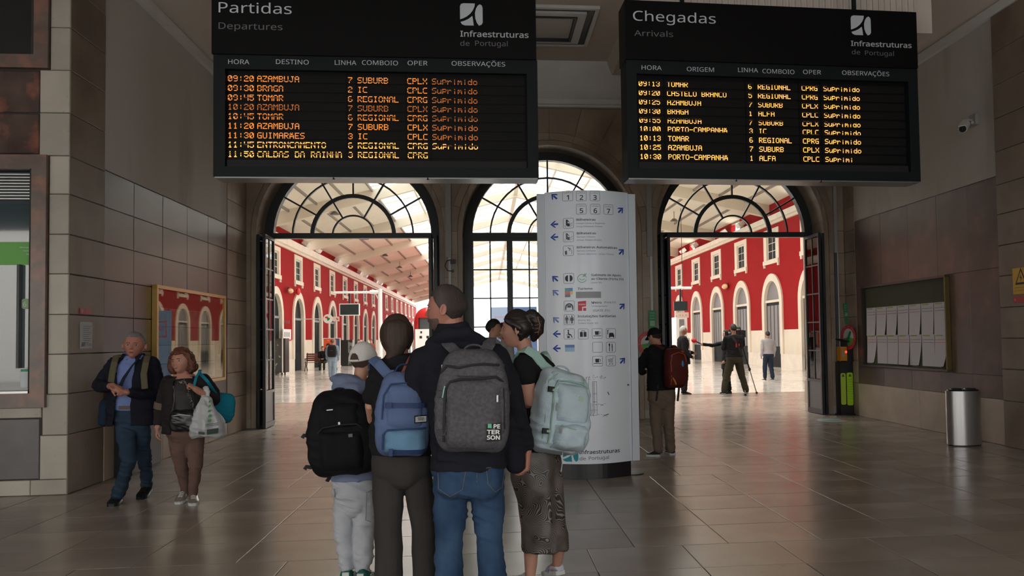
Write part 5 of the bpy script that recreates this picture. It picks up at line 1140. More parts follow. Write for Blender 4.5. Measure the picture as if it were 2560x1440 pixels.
# litter bin
f = np.array([6.42, 10.86, 0]); STL = mat('brushed_bin_steel', (0.45, 0.44, 0.44), .3, metal=.85, stretch=(30, 30, 1), var=.05, vscale=3)
o = thing('litter_bin', tuple(f), 'tall oval brushed steel litter bin in front of the right wall', 'bin')
ht = .735
B().tube([(f[0], f[1], .015), (f[0], f[1], ht)], [(.235, .16)] * 2, 36, side=(1, 0, 0)).done('drum', STL, o, smooth=True); B().tube([(f[0], f[1], 0), (f[0], f[1], .015)], [(.225, .15)] * 2, 28, side=(1, 0, 0)).done('base_ring', BLK, o)
B().tube([(f[0], f[1], ht), (f[0], f[1], ht + .018)], [(.22, .145), (.21, .135)], 28, side=(1, 0, 0)).done('lid', BLK, o)
for q in (-.1, .1): B().tube([(f[0] + q, f[1], ht + .018), (f[0] + q, f[1], ht + .035)], [(.07, .1), (.065, .09)], 20, side=(1, 0, 0)).done('liner_rim', BLK, o)
# ------------------------------------------------------------ figures: helpers
def _hash(i, j, k):
    h = (i * 374761393 + j * 668265263 + k * 2147483647 + 12345) & 0xffffffff
    h = ((h ^ (h >> 13)) * 1274126177) & 0xffffffff
    return ((h ^ (h >> 16)) & 0xffff) / 32767.5 - 1.0
def vnoise(Pn):
    I = np.floor(Pn).astype(np.int64); Fr = Pn - I; Fr = Fr * Fr * (3 - 2 * Fr); out = 0
    for a in (0, 1):
        for b_ in (0, 1):
            for c in (0, 1):
                w_ = (Fr[:, 0] if a else 1 - Fr[:, 0]) * (Fr[:, 1] if b_ else 1 - Fr[:, 1]) * (Fr[:, 2] if c else 1 - Fr[:, 2])
                out = out + w_ * _hash(I[:, 0] + a, I[:, 1] + b_, I[:, 2] + c)
    return out
def displace(me, amp, freq, amp2=0.0, freq2=(60, 60, 60), fn=None):
    n = len(me.vertices); co = np.empty(n * 3); me.vertices.foreach_get('co', co); co = co.reshape(-1, 3)
    no = np.empty(n * 3); me.vertices.foreach_get('normal', no); no = no.reshape(-1, 3)
    d = amp * vnoise(co * np.array(freq) + 3.7)
    # soft diagonal folds
    q = co.copy(); q[:, 2] += 0.35 * q[:, 0]
    r_ = vnoise(q * np.array(freq) * np.array([.8, .8, 1.9]) + 11.0); d += amp * .8 * (1 - 2.2 * np.abs(r_))
    if amp2: d += amp2 * vnoise(co * np.array(freq2))
    if fn is not None: d = d * fn(co)
    me.vertices.foreach_set('co', (co + no * d[:, None]).ravel()); me.update()
def remeshed(b, name, m, parent, voxel=0.008, smooth=2, amp=0.0, freq=(9, 9, 14), amp2=0.0, freq2=(60, 60, 60), fn=None, **kw):
    """one continuous skin over all shapes collected in b"""
    me0 = bpy.data.meshes.new('tmp'); off = _loc(parent)
    me0.from_pydata((np.array(b.v) - off).tolist(), [], b.f)
    bm = bmesh.new(); bm.from_mesh(me0); bmesh.ops.recalc_face_normals(bm, faces=bm.faces); bm.to_mesh(me0); bm.free()
    o = bpy.data.objects.new(name, me0); C.objects.link(o)
    r_ = o.modifiers.new('r', 'REMESH'); r_.mode = 'VOXEL'; r_.voxel_size = voxel; r_.use_smooth_shade = True
    if smooth: s_ = o.modifiers.new('s', 'SMOOTH'); s_.iterations = smooth; s_.factor = 0.5
    dg = bpy.context.evaluated_depsgraph_get(); dg.update(); me = bpy.data.meshes.new_from_object(o.evaluated_get(dg))
    bpy.data.objects.remove(o); bpy.data.meshes.remove(me0)
    me.name = name; me.materials.clear(); me.materials.append(m)
    if amp or amp2: displace(me, amp, freq, amp2, freq2, fn)
    me.polygons.foreach_set('use_smooth', [True] * len(me.polygons))
    o = link(name, me, parent); WL[o.name] = off.copy()
    if kw: tag(o, **kw)
    return o
def skinmat(name, c): 
    m = mat(name, c, 0.5, var=0.05, vscale=12, spec=.35)
    b_ = m.node_tree.nodes['Principled BSDF']; b_.inputs['Subsurface Weight'].default_value = 0.08; b_.inputs['Subsurface Radius'].default_value = (.02, .008, .004); return m
def cloth(name, c, rough=.85, var=.08, bump=.25, bscale=260, **k): return mat(name, c, rough, var=var, vscale=10, bump=bump, bscale=bscale, spec=.2, **k)
SK = skinmat('skin_light', (0.55, 0.29, 0.20)); SKD = skinmat('skin_ruddy', (0.40, 0.18, 0.13)); SKT = skinmat('skin_tan', (0.36, 0.18, 0.12))
EYEW = mat('eye_white', (.42, .38, .36), .35); EYED = mat('eye_iris', (.03, .02, .015), .2); LIP = mat('lips', (.36, .12, .11), .45); BROW = mat('eyebrow', (.06, .04, .03), .8)
def headframe(yaw, pitch=0.0, roll=0.0):
    """yaw: 0 = away from the camera (+y), positive turns towards -x"""
    f = np.array([-math.sin(yaw), math.cos(yaw), 0.0]); r_ = np.array([math.cos(yaw), math.sin(yaw), 0.0]); u = np.array([0, 0, 1.0])
    f2 = f * math.cos(pitch) + u * math.sin(pitch); u2 = np.cross(r_, f2)
    if roll: r3 = r_ * math.cos(roll) + u2 * math.sin(roll); u2 = np.cross(r3, f2); r_ = r3
    return r_, f2, u2
def headpts(nu, nv, off=None, feat=True, fem=False):
    """normalised head surface (height 1, centre 0)"""
    V = []
    th = np.linspace(0, PI, nv)[1:-1]; ph = np.linspace(0, 2 * PI, nu, endpoint=False)
    T, Pp = np.meshgrid(th, ph, indexing='ij'); x = np.sin(T) * np.cos(Pp); y = np.sin(T) * np.sin(Pp); z = np.cos(T)
    D = np.stack([x, y, z], -1).reshape(-1, 3); D = np.vstack([D, [[0, 0, 1], [0, 0, -1]]]); x, y, z = D[:, 0], D[:, 1], D[:, 2]
    X = .325 * np.sign(x) * np.abs(x) ** .95; Yy = np.where(y > 0, .375, .435) * y; Z = .5 * z
    t = np.clip((-Z - .02) / .48, 0, 1)
    X = X * (1 - (.42 if fem else .36) * t ** 1.4); Yb = np.where(Yy < 0, Yy * (1 - .80 * t), Yy * (1 + .12 * t)); Yy = Yb + .05 * t
    X = X * (1 + .05 * np.exp(-((Z - .15) / .15) ** 2))
    Yy = np.where((Yy > 0) & (Z < .2), Yy + .02 * (1 - np.abs(X) / .33), Yy)
    if feat:
        def g(cx, cz, sx, sz, a, front=True):
            w_ = np.exp(-((X - cx) / sx) ** 2 - ((Z - cz) / sz) ** 2) * (Yy > .05); return a * w_
        d = 0
        for s in (-1, 1):
            d = d + g(s * .125, .085, .08, .03, .022) + g(s * .135, .015, .062, .042, -.048) + g(s * .19, -.10, .07, .07, .016) + g(s * .045, -.125, .028, .025, .03) + g(s * .13, -.27, .05, .08, -.012)
        d = d + g(0, .03, .035, .06, .03) + g(0, -.05, .038, .05, .055) + g(0, -.105, .042, .032, .088) + g(0, -.175, .05, .02, -.008)
        d = d + g(0, -.215, .075, .016, .028) + g(0, -.238, .08, .007, -.012) + g(0, -.262, .068, .018, .026) + g(0, -.315, .07, .025, -.018) + g(0, -.39, .08, .06, .035) + g(0, .25, .2, .1, .008)
        Yy = Yy + d
    if off is not None:
        N_ = np.stack([X / .33 ** 2, Yy / .4 ** 2, Z / .5 ** 2], -1); N_ /= np.linalg.norm(N_, axis=1)[:, None]
        o = off(X, Yy, Z); X = X + N_[:, 0] * o; Yy = Yy + N_[:, 1] * o; Z = Z + N_[:, 2] * o
    m_ = nv - 2; k = m_ * nu
    Fc = [(i * nu + j, (i + 1) * nu + j, (i + 1) * nu + (j + 1) % nu, i * nu + (j + 1) % nu) for i in range(m_ - 1) for j in range(nu)]
    Fc += [(k, j, (j + 1) % nu) for j in range(nu)] + [(k + 1, (m_ - 1) * nu + (j + 1) % nu, (m_ - 1) * nu + j) for j in range(nu)]
    return np.stack([X, Yy, Z], -1), Fc
class Head:
    def __init__(s, c, h, yaw, pitch=0.0, roll=0.0, fem=False, wide=1.0): s.c = np.array(c, float); s.h = h; s.r, s.f, s.u = headframe(yaw, pitch, roll); s.fem = fem; s.wide = wide
    def w(s, p): p = np.atleast_2d(np.array(p, float)); return s.c + (p[:, :1] * s.r * s.wide + p[:, 1:2] * s.f + p[:, 2:3] * s.u) * s.h
    def body(s, b):
        V, Fc = headpts(64, 52, fem=s.fem); b.add(s.w(V), Fc)
        for q in (-1, 1):
            c = s.w([(q * .325, -.03, -.03)])[0]; ax = _n(s.r * q + s.f * -.45); 
            up = _n(s.u - s.f * .15); sd = np.cross(up, ax)
            pts = [c + ax * s.h * .055 + up * s.h * .115 * math.sin(a) * (1.0 if math.sin(a) > 0 else .9) + sd * s.h * .055 * math.cos(a) * (1 if q > 0 else 1) for a in np.linspace(0, 2 * PI, 14, endpoint=False)]
            b.tube(pts + [pts[0]], s.h * .021, 8); b.ell(c + ax * s.h * .02, s.h * .022, s.h * .06, s.h * .10, ax, sd, up, 12, 8)
    def face(s, o, brow=BROW, lips=True, smile=False, mouth_open=0.0):
        for q in (-1, 1):
            c = s.w([(q * .135, .297, .018)])[0]; B().ell(c, s.h * .052, s.h * .055, s.h * .032, s.r, s.f, s.u, 14, 10).done('eye', EYEW, o, smooth=True)
            c2 = s.w([(q * .135, .333, .018)])[0]; B().ell(c2, s.h * .025, s.h * .022, s.h * .027, s.r, s.f, s.u, 12, 8).done('iris', EYED, o, smooth=True)
            pts = s.w([(q * (.055 + .034 * i), .400 - .013 * i, .085 + (.004, .012, .014, .008, -.008)[i]) for i in range(5)]); B().tube(list(pts), [(s.h * .008, s.h * .014)] * 4 + [(s.h * .004, s.h * .006)], 8, side=s.f).done('eyebrow', brow, o, smooth=True)
        if lips:
            k = .03 if smile else -.004
            pts = s.w([(x, .405 - .9 * x * x, -.236 + k * (abs(x) / .09) ** 2) for x in (-.095, -.06, -.025, 0, .025, .06, .095)])
            B().tube(list(pts + s.u * s.h * .012), [(s.h * r_, s.h * r_) for r_ in (.003, .011, .015, .013, .015, .011, .003)], 8).tube(list(pts - s.u * s.h * (.014 + mouth_open)), [(s.h * r_, s.h * r_) for r_ in (.003, .012, .018, .02, .018, .012, .003)], 8).done('lips', LIP, o, smooth=True)
            if mouth_open: B().ell(s.w([(0, .385, -.242 - mouth_open * .5)])[0], s.h * .06, s.h * .02, s.h * (.012 + mouth_open * .6), s.r, s.f, s.u, 12, 8).done('mouth', mat('mouth_dark', (.05, .01, .01), .6), o)
            if smile: B().ell(s.w([(0, .398, -.236 - mouth_open * .1)])[0], s.h * .05, s.h * .01, s.h * .011, s.r, s.f, s.u, 12, 8).done('teeth', mat('teeth', (.7, .66, .6), .3), o)
    def hair(s, o, m, thick=.022, front=.27, side=-.02, back=-.30, amp=.006, name='hair', temple=.0, fr=(70, 70, 8)):
        def off(X, Y, Z):
            ang = np.arctan2(Y, np.abs(X) + 1e-6)   # +90 front, -90 back
            t = np.clip((ang + PI / 2) / PI, 0, 1)
            line = np.where(t > .5, side + (front - side) * np.clip((t - .52) / .22, 0, 1) ** (.8), back + (side - back) * np.clip(t / .5, 0, 1) ** 1.6)
            w_ = np.clip((Z - line) / .05 + .3, 0, 1); n_ = vnoise(np.stack([X * 40, Y * 40, Z * 9], -1)) * amp
            return np.where(w_ > 0, -.03 + (thick + .03) * (w_ ** .6) + n_ * w_, -.05)
        V, Fc = headpts(96, 72, off, feat=False, fem=s.fem); b = B().add(s.w(V), Fc)
        return b.done(name, m, o, smooth=True)
def hand(b, W_, d, nrm, side, curl=.35, k=1.0, spread=.0, thumb=.7):
    """palm, four unequal fingers and a thumb leaving the palm's side; nrm = way the palm faces, side = towards the thumb"""
    d = _n(np.array(d, float)); nrm = np.array(nrm, float); nrm = _n(nrm - d * np.dot(nrm, d)); sd = np.cross(d, nrm); sd = sd if np.dot(sd, side) > 0 else -sd; W_ = np.array(W_, float)
    E_ = W_ + d * .088 * k
    b.tube([W_ - d * .02, W_ + d * .012 * k, W_ + d * .045 * k, E_], [(.024 * k, .019 * k), (.026 * k, .017 * k), (.038 * k, .016 * k), (.039 * k, .012 * k)], 12, side=sd, rnd=True)
    for i, (o_, L_, r_) in enumerate(((.030, .070, .0088), (.0105, .080, .0092), (-.0095, .074, .0088), (-.028, .058, .0078))):
        p = E_ + sd * o_ * k - d * (.006 if i in (0, 3) else 0) * k - d * .012 * k; a = curl * .5; pts = [p]; dd = _n(d + sd * (o_ * (2.5 + spread * 20)))
        for seg, fr_ in enumerate((.16, .40, .26, .20)):
            v = dd * math.cos(a) + nrm * math.sin(a); p = p + v * L_ * fr_ * k * (1.15); pts.append(p); a += curl * (0.9 if seg < 3 else .5)
        b.tube(pts, [r_ * k * q for q in (1.05, 1.0, .98, .9, .78)], 8, rnd=True)
    p0 = W_ + d * .022 * k + sd * .022 * k + nrm * .006 * k
    t1 = _n(d * .62 + sd * .75 * thumb + nrm * .35); t2 = _n(d * .85 + sd * .32 * thumb + nrm * .45)
    b.tube([p0, p0 + t1 * .038 * k, p0 + t1 * .038 * k + t2 * .034 * k, p0 + t1 * .038 * k + t2 * .060 * k], [.0135 * k, .0115 * k, .0100 * k, .0080 * k], 8, rnd=True)
def shoe(o, heel, toe, up=(0, 0, 1), w_=.048, h_=.095, upper=None, sole=None, name='shoe', accent=None, stripe=None, ankle=True):
    heel = np.array(heel, float); toe = np.array(toe, float); d = toe - heel; L_ = np.linalg.norm(d); d /= L_; up = np.array(up, float); up = _n(up - d * np.dot(up, d)); sd = np.cross(d, up)
    b = B(); rings = [(0.0, .62, .60), (.05, .8, .82), (.18, .86, .98), (.34, .86, .90), (.50, .95, .66), (.66, 1.05, .52), (.80, 1.02, .44), (.92, .82, .36), (.985, .45, .22)]
    V = []; n = 16
    for t, a, hh in rings:
        c = heel + d * L_ * t
        for j in range(n):
            q = 2 * PI * j / n; x = math.cos(q); z = math.sin(q); zz = (z * .5 + .5); zz = zz ** .9
            V.append(c + sd * x * w_ * a * (1 - .28 * max(0, z)) + up * (.018 + zz * (h_ * hh - .018)))
    m_ = len(rings); b.add(V, [(i * n + j, i * n + (j + 1) % n, (i + 1) * n + (j + 1) % n, (i + 1) * n + j) for i in range(m_ - 1) for j in range(n)] + [tuple(range(n - 1, -1, -1)), tuple((m_ - 1) * n + j for j in range(n))])
    s_ = b.done(name, upper, o, smooth=True)
    P_ = []
    for t, a, hh in rings: P_.append(heel + d * L_ * t + sd * w_ * a * 1.03)
    for t, a, hh in rings[::-1]: P_.append(heel + d * L_ * t - sd * w_ * a * 1.03)
    B().prism(P_, up * .026).done('sole', sole, s_)
    if accent: B().obox(heel + up * h_ * .55 + d * .010, sd, d, up, w_ * .45, .016, h_ * .22).done('heel_tab', accent, s_)
    if stripe:
        t = B()
        for i in range(3):
            for q in (-1, 1): t.obox(heel + d * L_ * (.40 + i * .09) + sd * q * w_ * .9 + up * h_ * .36, _n(d + up * .8), sd, _n(up - d * .8), .004, .004, h_ * .2)
        t.done('side_stripes', stripe, s_, kind='stuff')
    lc = B()
    for i in range(4): lc.tube([heel + d * L_ * (.46 + i * .08) - sd * w_ * .45 + up * h_ * (.74 - i * .07), heel + d * L_ * (.46 + i * .08) + up * h_ * (.84 - i * .085), heel + d * L_ * (.46 + i * .08) + sd * w_ * .45 + up * h_ * (.74 - i * .07)], .004, 6)
    lc.done('laces', sole, s_, kind='stuff')
    return s_
def lerp(a, b_, t): return np.array(a, float) * (1 - t) + np.array(b_, float) * t
class Person:
    def __init__(s, label, Y, foot, yaw, group=None, voxel=.006):
        s.Y = Y; s.yaw = yaw; s.vx = voxel; s.m = Y / 2089.0 * 1.0
        s.R = np.array([math.cos(yaw), math.sin(yaw), 0.0]); s.Fw = np.array([-math.sin(yaw), math.cos(yaw), 0.0])
        p = atY(foot[0], foot[1], Y); s.root = thing('person', (p[0], Y, 0), label, 'person', group)
        s.body = B()
    def P(s, px, py, dy=0.0): return atY(px, py, s.Y + dy)
    def limb(s, pts, k=1.0, dr=0.0): return [s.P(p[0], p[1], p[2]) for p in pts], [max(.004, p[3] * s.m * k + dr) for p in pts]
    def torso(s, b, rings, k=1.0, kd=1.0, n=28):
        pts = [s.P(r_[0], r_[1], r_[4] if len(r_) > 4 else 0) for r_ in rings]; rr = [(r_[2] * s.m * k, r_[3] * kd) for r_ in rings]
        # horizontal superellipse rings keep the shape whatever the spine does
        V = []
        for p, (a, d_) in zip(pts, rr):
            for j in range(n):
                q = 2 * PI * j / n; c_, s_ = math.cos(q), math.sin(q); e = .86
                V.append(p + s.R * a * math.copysign(abs(c_) ** e, c_) + s.Fw * d_ * math.copysign(abs(s_) ** e, s_))
        m_ = len(pts); b.add(V, [(i * n + j, i * n + (j + 1) % n, (i + 1) * n + (j + 1) % n, (i + 1) * n + j) for i in range(m_ - 1) for j in range(n)] + [tuple(range(n - 1, -1, -1)), tuple((m_ - 1) * n + j for j in range(n))])
    def tube(s, b, pts, k=1.0, dr=0.0, n=14): P_, r_ = s.limb(pts, k, dr); b.tube(P_, r_, n, rnd=True)
    def finish(s, skin=SK): s.skin = remeshed(s.body, 'body', skin, s.root, s.vx, 1)
def ribbon(name, pts, side, w_, th, m, parent, b=None):
    bb = b or B(); bb.tube(pts, [(w_, th)] * len(pts), 8, side=side)
    return bb if b is not None else bb.done(name, m, parent, smooth=False)
class Pack:
    """rounded rucksack; c = centre of the face that touches the back; r, u, o = right, up, outward"""
    def __init__(s, c, yaw, w_, h_, d_, tilt=0.0, roll=0.0, e=.55, taper=.10, belly=.0):
        s.c = np.array(c, float); s.r = np.array([math.cos(yaw), math.sin(yaw), 0.0]); s.o = np.array([math.sin(yaw), -math.cos(yaw), 0.0]); s.u = np.array([0, 0, 1.0])
        s.u, s.o = s.u * math.cos(tilt) + s.o * math.sin(tilt), s.o * math.cos(tilt) - s.u * math.sin(tilt)
        if roll: s.r, s.u = s.r * math.cos(roll) + s.u * math.sin(roll), s.u * math.cos(roll) - s.r * math.sin(roll)
        s.w = w_ / 2; s.h = h_ / 2; s.d = d_; s.e = e; s.taper = taper; s.belly = belly
    def prof(s, v):
        """v in -1..1 (bottom..top) -> half width, depth"""
        t = max(0.0, 1 - abs(v) ** 5) ** .4 if abs(v) < 1 else 0.0
        return s.w * (.80 + .20 * t) * (1 - s.taper * max(0, v) ** 1.5) * (t * .35 + .65), s.d * (.35 + .65 * t) * (1 - .18 * max(0, v) ** 2 + s.belly * max(0, -v))
    def at(s, x, v, d=0.0): return s.c + s.r * x + s.u * v * s.h + s.o * d
    def front(s, x, v, lift=0.0):
        a, dp = s.prof(v); t = min(.999, abs(x) / a); return s.at(x, v, dp * (1 - t ** (2 / s.e)) ** (s.e / 2 * 1.0) + lift)
    def shell(s, b, v0=-1, v1=1, k=1.0, kd=1.0, n=40, m_=30, d0=0.0):
        V = []
        vs = [v0 + (v1 - v0) * (0.5 - 0.5 * math.cos(PI * i / (m_ - 1))) for i in range(m_)]
        for v in vs:
            a, dp = s.prof(v); a *= k; dp = dp * kd
            for j in range(n):
                q = 2 * PI * j / n; x = math.copysign(abs(math.cos(q)) ** s.e, math.cos(q)); y = math.copysign(abs(math.sin(q)) ** s.e, math.sin(q))
                V.append(s.at(a * x, v, d0 + dp * (.5 + .5 * y)))
        b.add(V, [(i * n + j, i * n + (j + 1) % n, (i + 1) * n + (j + 1) % n, (i + 1) * n + j) for i in range(m_ - 1) for j in range(n)] + [tuple(range(n - 1, -1, -1)), tuple((m_ - 1) * n + j for j in range(n))]); return b
    def line(s, pts, r_, lift=.004, sub=5, flat=None):
        lift += .007
        out = []
        for (x0, v0), (x1, v1) in zip(pts, pts[1:]):
            for i in range(sub): t = i / sub; out.append(s.front(x0 + (x1 - x0) * t, v0 + (v1 - v0) * t, lift))
        out.append(s.front(*pts[-1], lift)); return out
    def zip_(s, o, pts, m, r_=.004, lift=.002, name='zip'):
        return B().tube(s.line(pts, r_, lift), r_, 7).done(name, m, o, smooth=True)
    def band(s, o, v, x0, x1, hv, m, name='strap', lift=.003):
        n = 14; V = []; lift += .007
        for i in range(n + 1):
            x = x0 + (x1 - x0) * i / n
            V += [s.front(x, v - hv, lift), s.front(x, v + hv, lift), s.front(x, v + hv, lift - .01), s.front(x, v - hv, lift - .01)]
        return B().add(V, [(i * 4 + j, i * 4 + (j + 1) % 4, (i + 1) * 4 + (j + 1) % 4, (i + 1) * 4 + j) for i in range(n) for j in range(4)] + [(3, 2, 1, 0), (n * 4, n * 4 + 1, n * 4 + 2, n * 4 + 3)]).done(name, m, o)
    def pocket(s, o, x0, x1, v0, v1, th, m, name='pocket', amp=.003):
        """padded panel standing proud of the front"""
        n = 18; k_ = 14; V = []
        for L in range(2):
            for i in range(n + 1):
                for j in range(k_ + 1):
                    u_, w_ = i / n, j / k_; x = x0 + (x1 - x0) * u_; v = v0 + (v1 - v0) * w_
                    e_ = min(1, min(u_, 1 - u_) * 7) ** .5 * min(1, min(w_, 1 - w_) * 6) ** .5
                    V.append(s.front(x, v, (th * e_ + .001 if L else -.02)))
        q = (n + 1) * (k_ + 1); f = lambda L, i, j: L * q + i * (k_ + 1) + j; Fc = []
        for i in range(n):
            for j in range(k_): Fc += [(f(1, i, j), f(1, i + 1, j), f(1, i + 1, j + 1), f(1, i, j + 1)), (f(0, i, j), f(0, i, j + 1), f(0, i + 1, j + 1), f(0, i + 1, j))]
        for i in range(n): Fc += [(f(0, i, 0), f(0, i + 1, 0), f(1, i + 1, 0), f(1, i, 0)), (f(0, i, k_), f(1, i, k_), f(1, i + 1, k_), f(0, i + 1, k_))]
        for j in range(k_): Fc += [(f(0, 0, j), f(1, 0, j), f(1, 0, j + 1), f(0, 0, j + 1)), (f(0, n, j), f(0, n, j + 1), f(1, n, j + 1), f(1, n, j))]
        ob = B().add(V, Fc).done(name, m, o, smooth=True)
        if amp: displace(ob.data, amp, (16, 16, 16))
        return ob
    def handle(s, o, m, w_=.05, h_=.03):
        pts = [s.at(w_ * math.cos(a), 1.0, s.d * .25) + s.u * (h_ * math.sin(a) - .012) for a in np.linspace(PI, 0, 9)]
        return B().tube(pts, [(.009, .005)] * 9, 8, side=s.o).done('grab_handle', m, o, smooth=True)
# ------------------------------------------------------------ the family of four under the departures board
BLKC = cloth('black_cotton', (0.012, 0.012, 0.014)); NAVY = cloth('black_navy_fleece', (0.012, 0.013, 0.019)); DENIM = cloth('blue_denim', (0.020, 0.044, 0.095), col2=(0.045, 0.088, 0.16), c2scale=4.5, c2lo=.42, c2hi=.68)
STITCH = mat('denim_stitching', (.16, .14, .12), .8); BUCK = mat('black_buckle', (.01, .01, .011), .35); WEB = mat('black_webbing', (.014, .014, .016), .7)
# ---- man with the grey backpack
m = Person('bearded man in a black hooded top and blue jeans, wearing the grey backpack', 4.40, (1172, 1590), 0.0, voxel=.0055)
b = m.body
T = [(1172, 1215, 40, .05), (1170, 1190, 80, .10), (1168, 1130, 82, .11), (1165, 1040, 80, .11), (1158, 960, 90, .115), (1152, 905, 98, .10), (1146, 870, 78, .085, .01), (1138, 845, 40, .07, .02)]
m.torso(b, T, .93)
b.tube([m.P(1136, 870, .02), m.P(1131, 835, .03), m.P(1126, 800, .035)], [(.066, .066), (.061, .064), (.062, .066)], 16)
hd = Head(m.P(1116, 772, .03), .245, math.radians(74), -.03, 0.02); hd.body(b)
LA = [(1060, 898, .02, 30), (1042, 940, .0, 27), (1048, 1000, .0, 22), (1080, 1000, .17, 18), (1105, 985, .30, 13)]
RA = [(1238, 895, .02, 30), (1266, 950, .02, 27), (1285, 1015, .02, 22), (1302, 1070, .05, 19), (1318, 1128, .08, 13.5)]
m.tube(b, LA, .85); m.tube(b, RA, .85)
LL = [(1126, 1180, 0, 44), (1125, 1300, .01, 33), (1121, 1385, .0, 26), (1120, 1470, -.02, 24), (1120, 1560, .0, 17)]
RL = [(1216, 1180, 0, 44), (1221, 1300, .01, 31), (1223, 1385, .0, 26), (1230, 1470, -.02, 24), (1232, 1560, .0, 17)]
m.tube(b, LL, .85); m.tube(b, RL, .85)
hand(b, m.P(1320, 1132, .08), (-.02, .12, -1), (-1, .25, 0), (-.3, 1, 0), curl=.55, k=.98)
hand(b, m.P(1105, 985, .31), (.6, .8, 0), (0, 0, -1), (1, 0, 0), curl=.8)
m.finish(SKD)
hd.face(m.root); MHAIR = mat('dark_brown_hair', (.022, .014, .010), .7, bump=.4, bscale=120, stretch=(1, 1, .25), var=.3, vscale=30)
hd.hair(m.root, mat('cropped_brown_hair', (.035, .024, .019), .8, bump=.5, bscale=150, stretch=(1, 1, .3), col2=(.10, .085, .075), c2scale=6, c2lo=.5, c2hi=.8), thick=.030, front=.27, side=-.05, back=-.34, amp=.008)
def beard_off(X, Y, Z):
    w_ = np.clip((-.16 - Z) / .05, 0, 1) * (Y > .0) * np.clip(1.0 - np.exp(-((X) / .055) ** 2 - ((Z + .235) / .018) ** 2) * 1.6, 0, 1); w2 = np.clip((Y - .02) / .1, 0, 1)
    return -.032 + .040 * w_ * w2 + vnoise(np.stack([X * 40, Y * 40, Z * 20], -1)) * .004
V, Fc = headpts(96, 72, beard_off); B().add(hd.w(V), Fc).done('beard', mat('dark_stubble', (.13, .078, .06), .85, bump=.5, bscale=200), m.root, smooth=True)
hd2 = hd
hb = B(); HT = [(1170, 1172, 92, .135), (1168, 1130, 90, .13), (1164, 1040, 88, .13), (1157, 965, 97, .132), (1150, 910, 106, .118), (1142, 872, 84, .105, .01), (1134, 838, 55, .098, .02), (1132, 820, 41, .09, .03), (1131, 808, 36, .082, .03)]
m.torso(hb, HT)
m.tube(hb, [(1062, 900, .02, 36), (1044, 945, .0, 31), (1046, 998, .0, 27), (1080, 1000, .17, 22), (1100, 988, .26, 18)]); m.tube(hb, [(1234, 895, .02, 38), (1268, 950, .02, 32), (1288, 1020, .02, 26), (1304, 1070, .05, 23), (1317, 1112, .08, 19)])
hb.tube([m.P(1078, 862, -.03), m.P(1115, 838, -.08), m.P(1165, 836, -.08), m.P(1205, 858, -.03)], [(.035, .03), (.05, .035), (.05, .035), (.035, .03)], 12, rnd=True)   # hood folded at the nape
hb.box(*sorted((m.P(1095, 1150)[0], m.P(1166, 1150)[0])), 4.27, 4.33, m.P(0, 1178)[2] + 0.0, m.P(0, 1120)[2])
hb.tube([m.P(1268, 1050, .03), m.P(1282, 1110, .05), m.P(1290, 1160, .06)], [(.055, .05), (.06, .05), (.05, .045)], 14, rnd=True)
remeshed(hb, 'hooded_top', NAVY, m.root, .008, 3, amp=.0055, freq=(9, 9, 12))
cf = m.limb(RA[-2:])[0]; m_c = B().tube([m.P(1315, 1105, .08), m.P(1318, 1122, .08)], [.040, .036], 16).done('cuff', NAVY, m.root, smooth=True)
jb = B(); m.torso(jb, [(1172, 1240, 22, .085), (1172, 1228, 44, .11), (1171, 1205, 84, .12), (1170, 1170, 90, .125), (1168, 1130, 86, .118)])
m.tube(jb, [(1127, 1190, 0, 44), (1126, 1290, .01, 42), (1123, 1345, .0, 33), (1122, 1390, .0, 33), (1122, 1450, .0, 35), (1121, 1590, .0, 37)]); m.tube(jb, [(1214, 1190, 0, 46), (1220, 1290, .01, 38), (1223, 1345, .0, 31), (1227, 1390, .0, 33), (1232, 1450, .0, 35), (1236, 1590, .0, 37)])
for px in (1128, 1212): jb.ell(m.P(px, 1205, -.07), .082, .065, .095)
JE = remeshed(jb, 'jeans', DENIM, m.root, .008, 3, amp=.006, freq=(10, 10, 16))
st = B()
def stitch(pts, dy=-.142, r_=.0014):
    P_ = []
    for (x0, y0), (x1, y1) in zip(pts, pts[1:]):
        for i in range(5): P_.append((x0 + (x1 - x0) * i / 5, y0 + (y1 - y0) * i / 5))
    P_.append(pts[-1]); out = []
    from mathutils import Vector as _V
    dg = bpy.context.evaluated_depsgraph_get(); ob = JE.evaluated_get(dg); mw = ob.matrix_world.inverted()
    bpy.context.view_layer.update(); inv = JE.matrix_world.inverted()
    for px, py in P_:
        r_v = ray(px, py); ok, loc, nrm, fi = JE.ray_cast(inv @ _V((0, 0, EYE)), inv.to_3x3() @ _V(tuple(r_v)))
        if ok: out.append(np.array(JE.matrix_world @ loc) - r_v * .001)
    if len(out) > 2: B().tube(out, r_, 5).done('stitching', STITCH, JE)
bpy.context.view_layer.update()
for pl in ([(1095, 1182), (1096, 1222), (1125, 1242), (1156, 1224), (1164, 1180)], [(1216, 1170), (1220, 1210), (1238, 1230), (1256, 1218), (1262, 1162)], [(1216, 1170), (1240, 1166), (1260, 1158)], [(1194, 1138), (1192, 1205)], [(1085, 1168), (1130, 1160), (1192, 1152), (1225, 1150), (1262, 1140)]): stitch(pl)
for px, q in ((1118, 0), (1236, 1)):
    p = m.P(px, 1592); shoe(m.root, (p[0], 4.30, 0.0), (p[0] + (.03 if q else -.03), 4.58, 0.0), upper=BLKC, sole=BUCK)
GRY = cloth('grey_melange', (0.125, 0.12, 0.132), bump=.5, bscale=340, col2=(.09, .087, .097), c2scale=60, c2lo=.4, c2hi=.6)
p0 = atY(1186, 1000, 4.27)
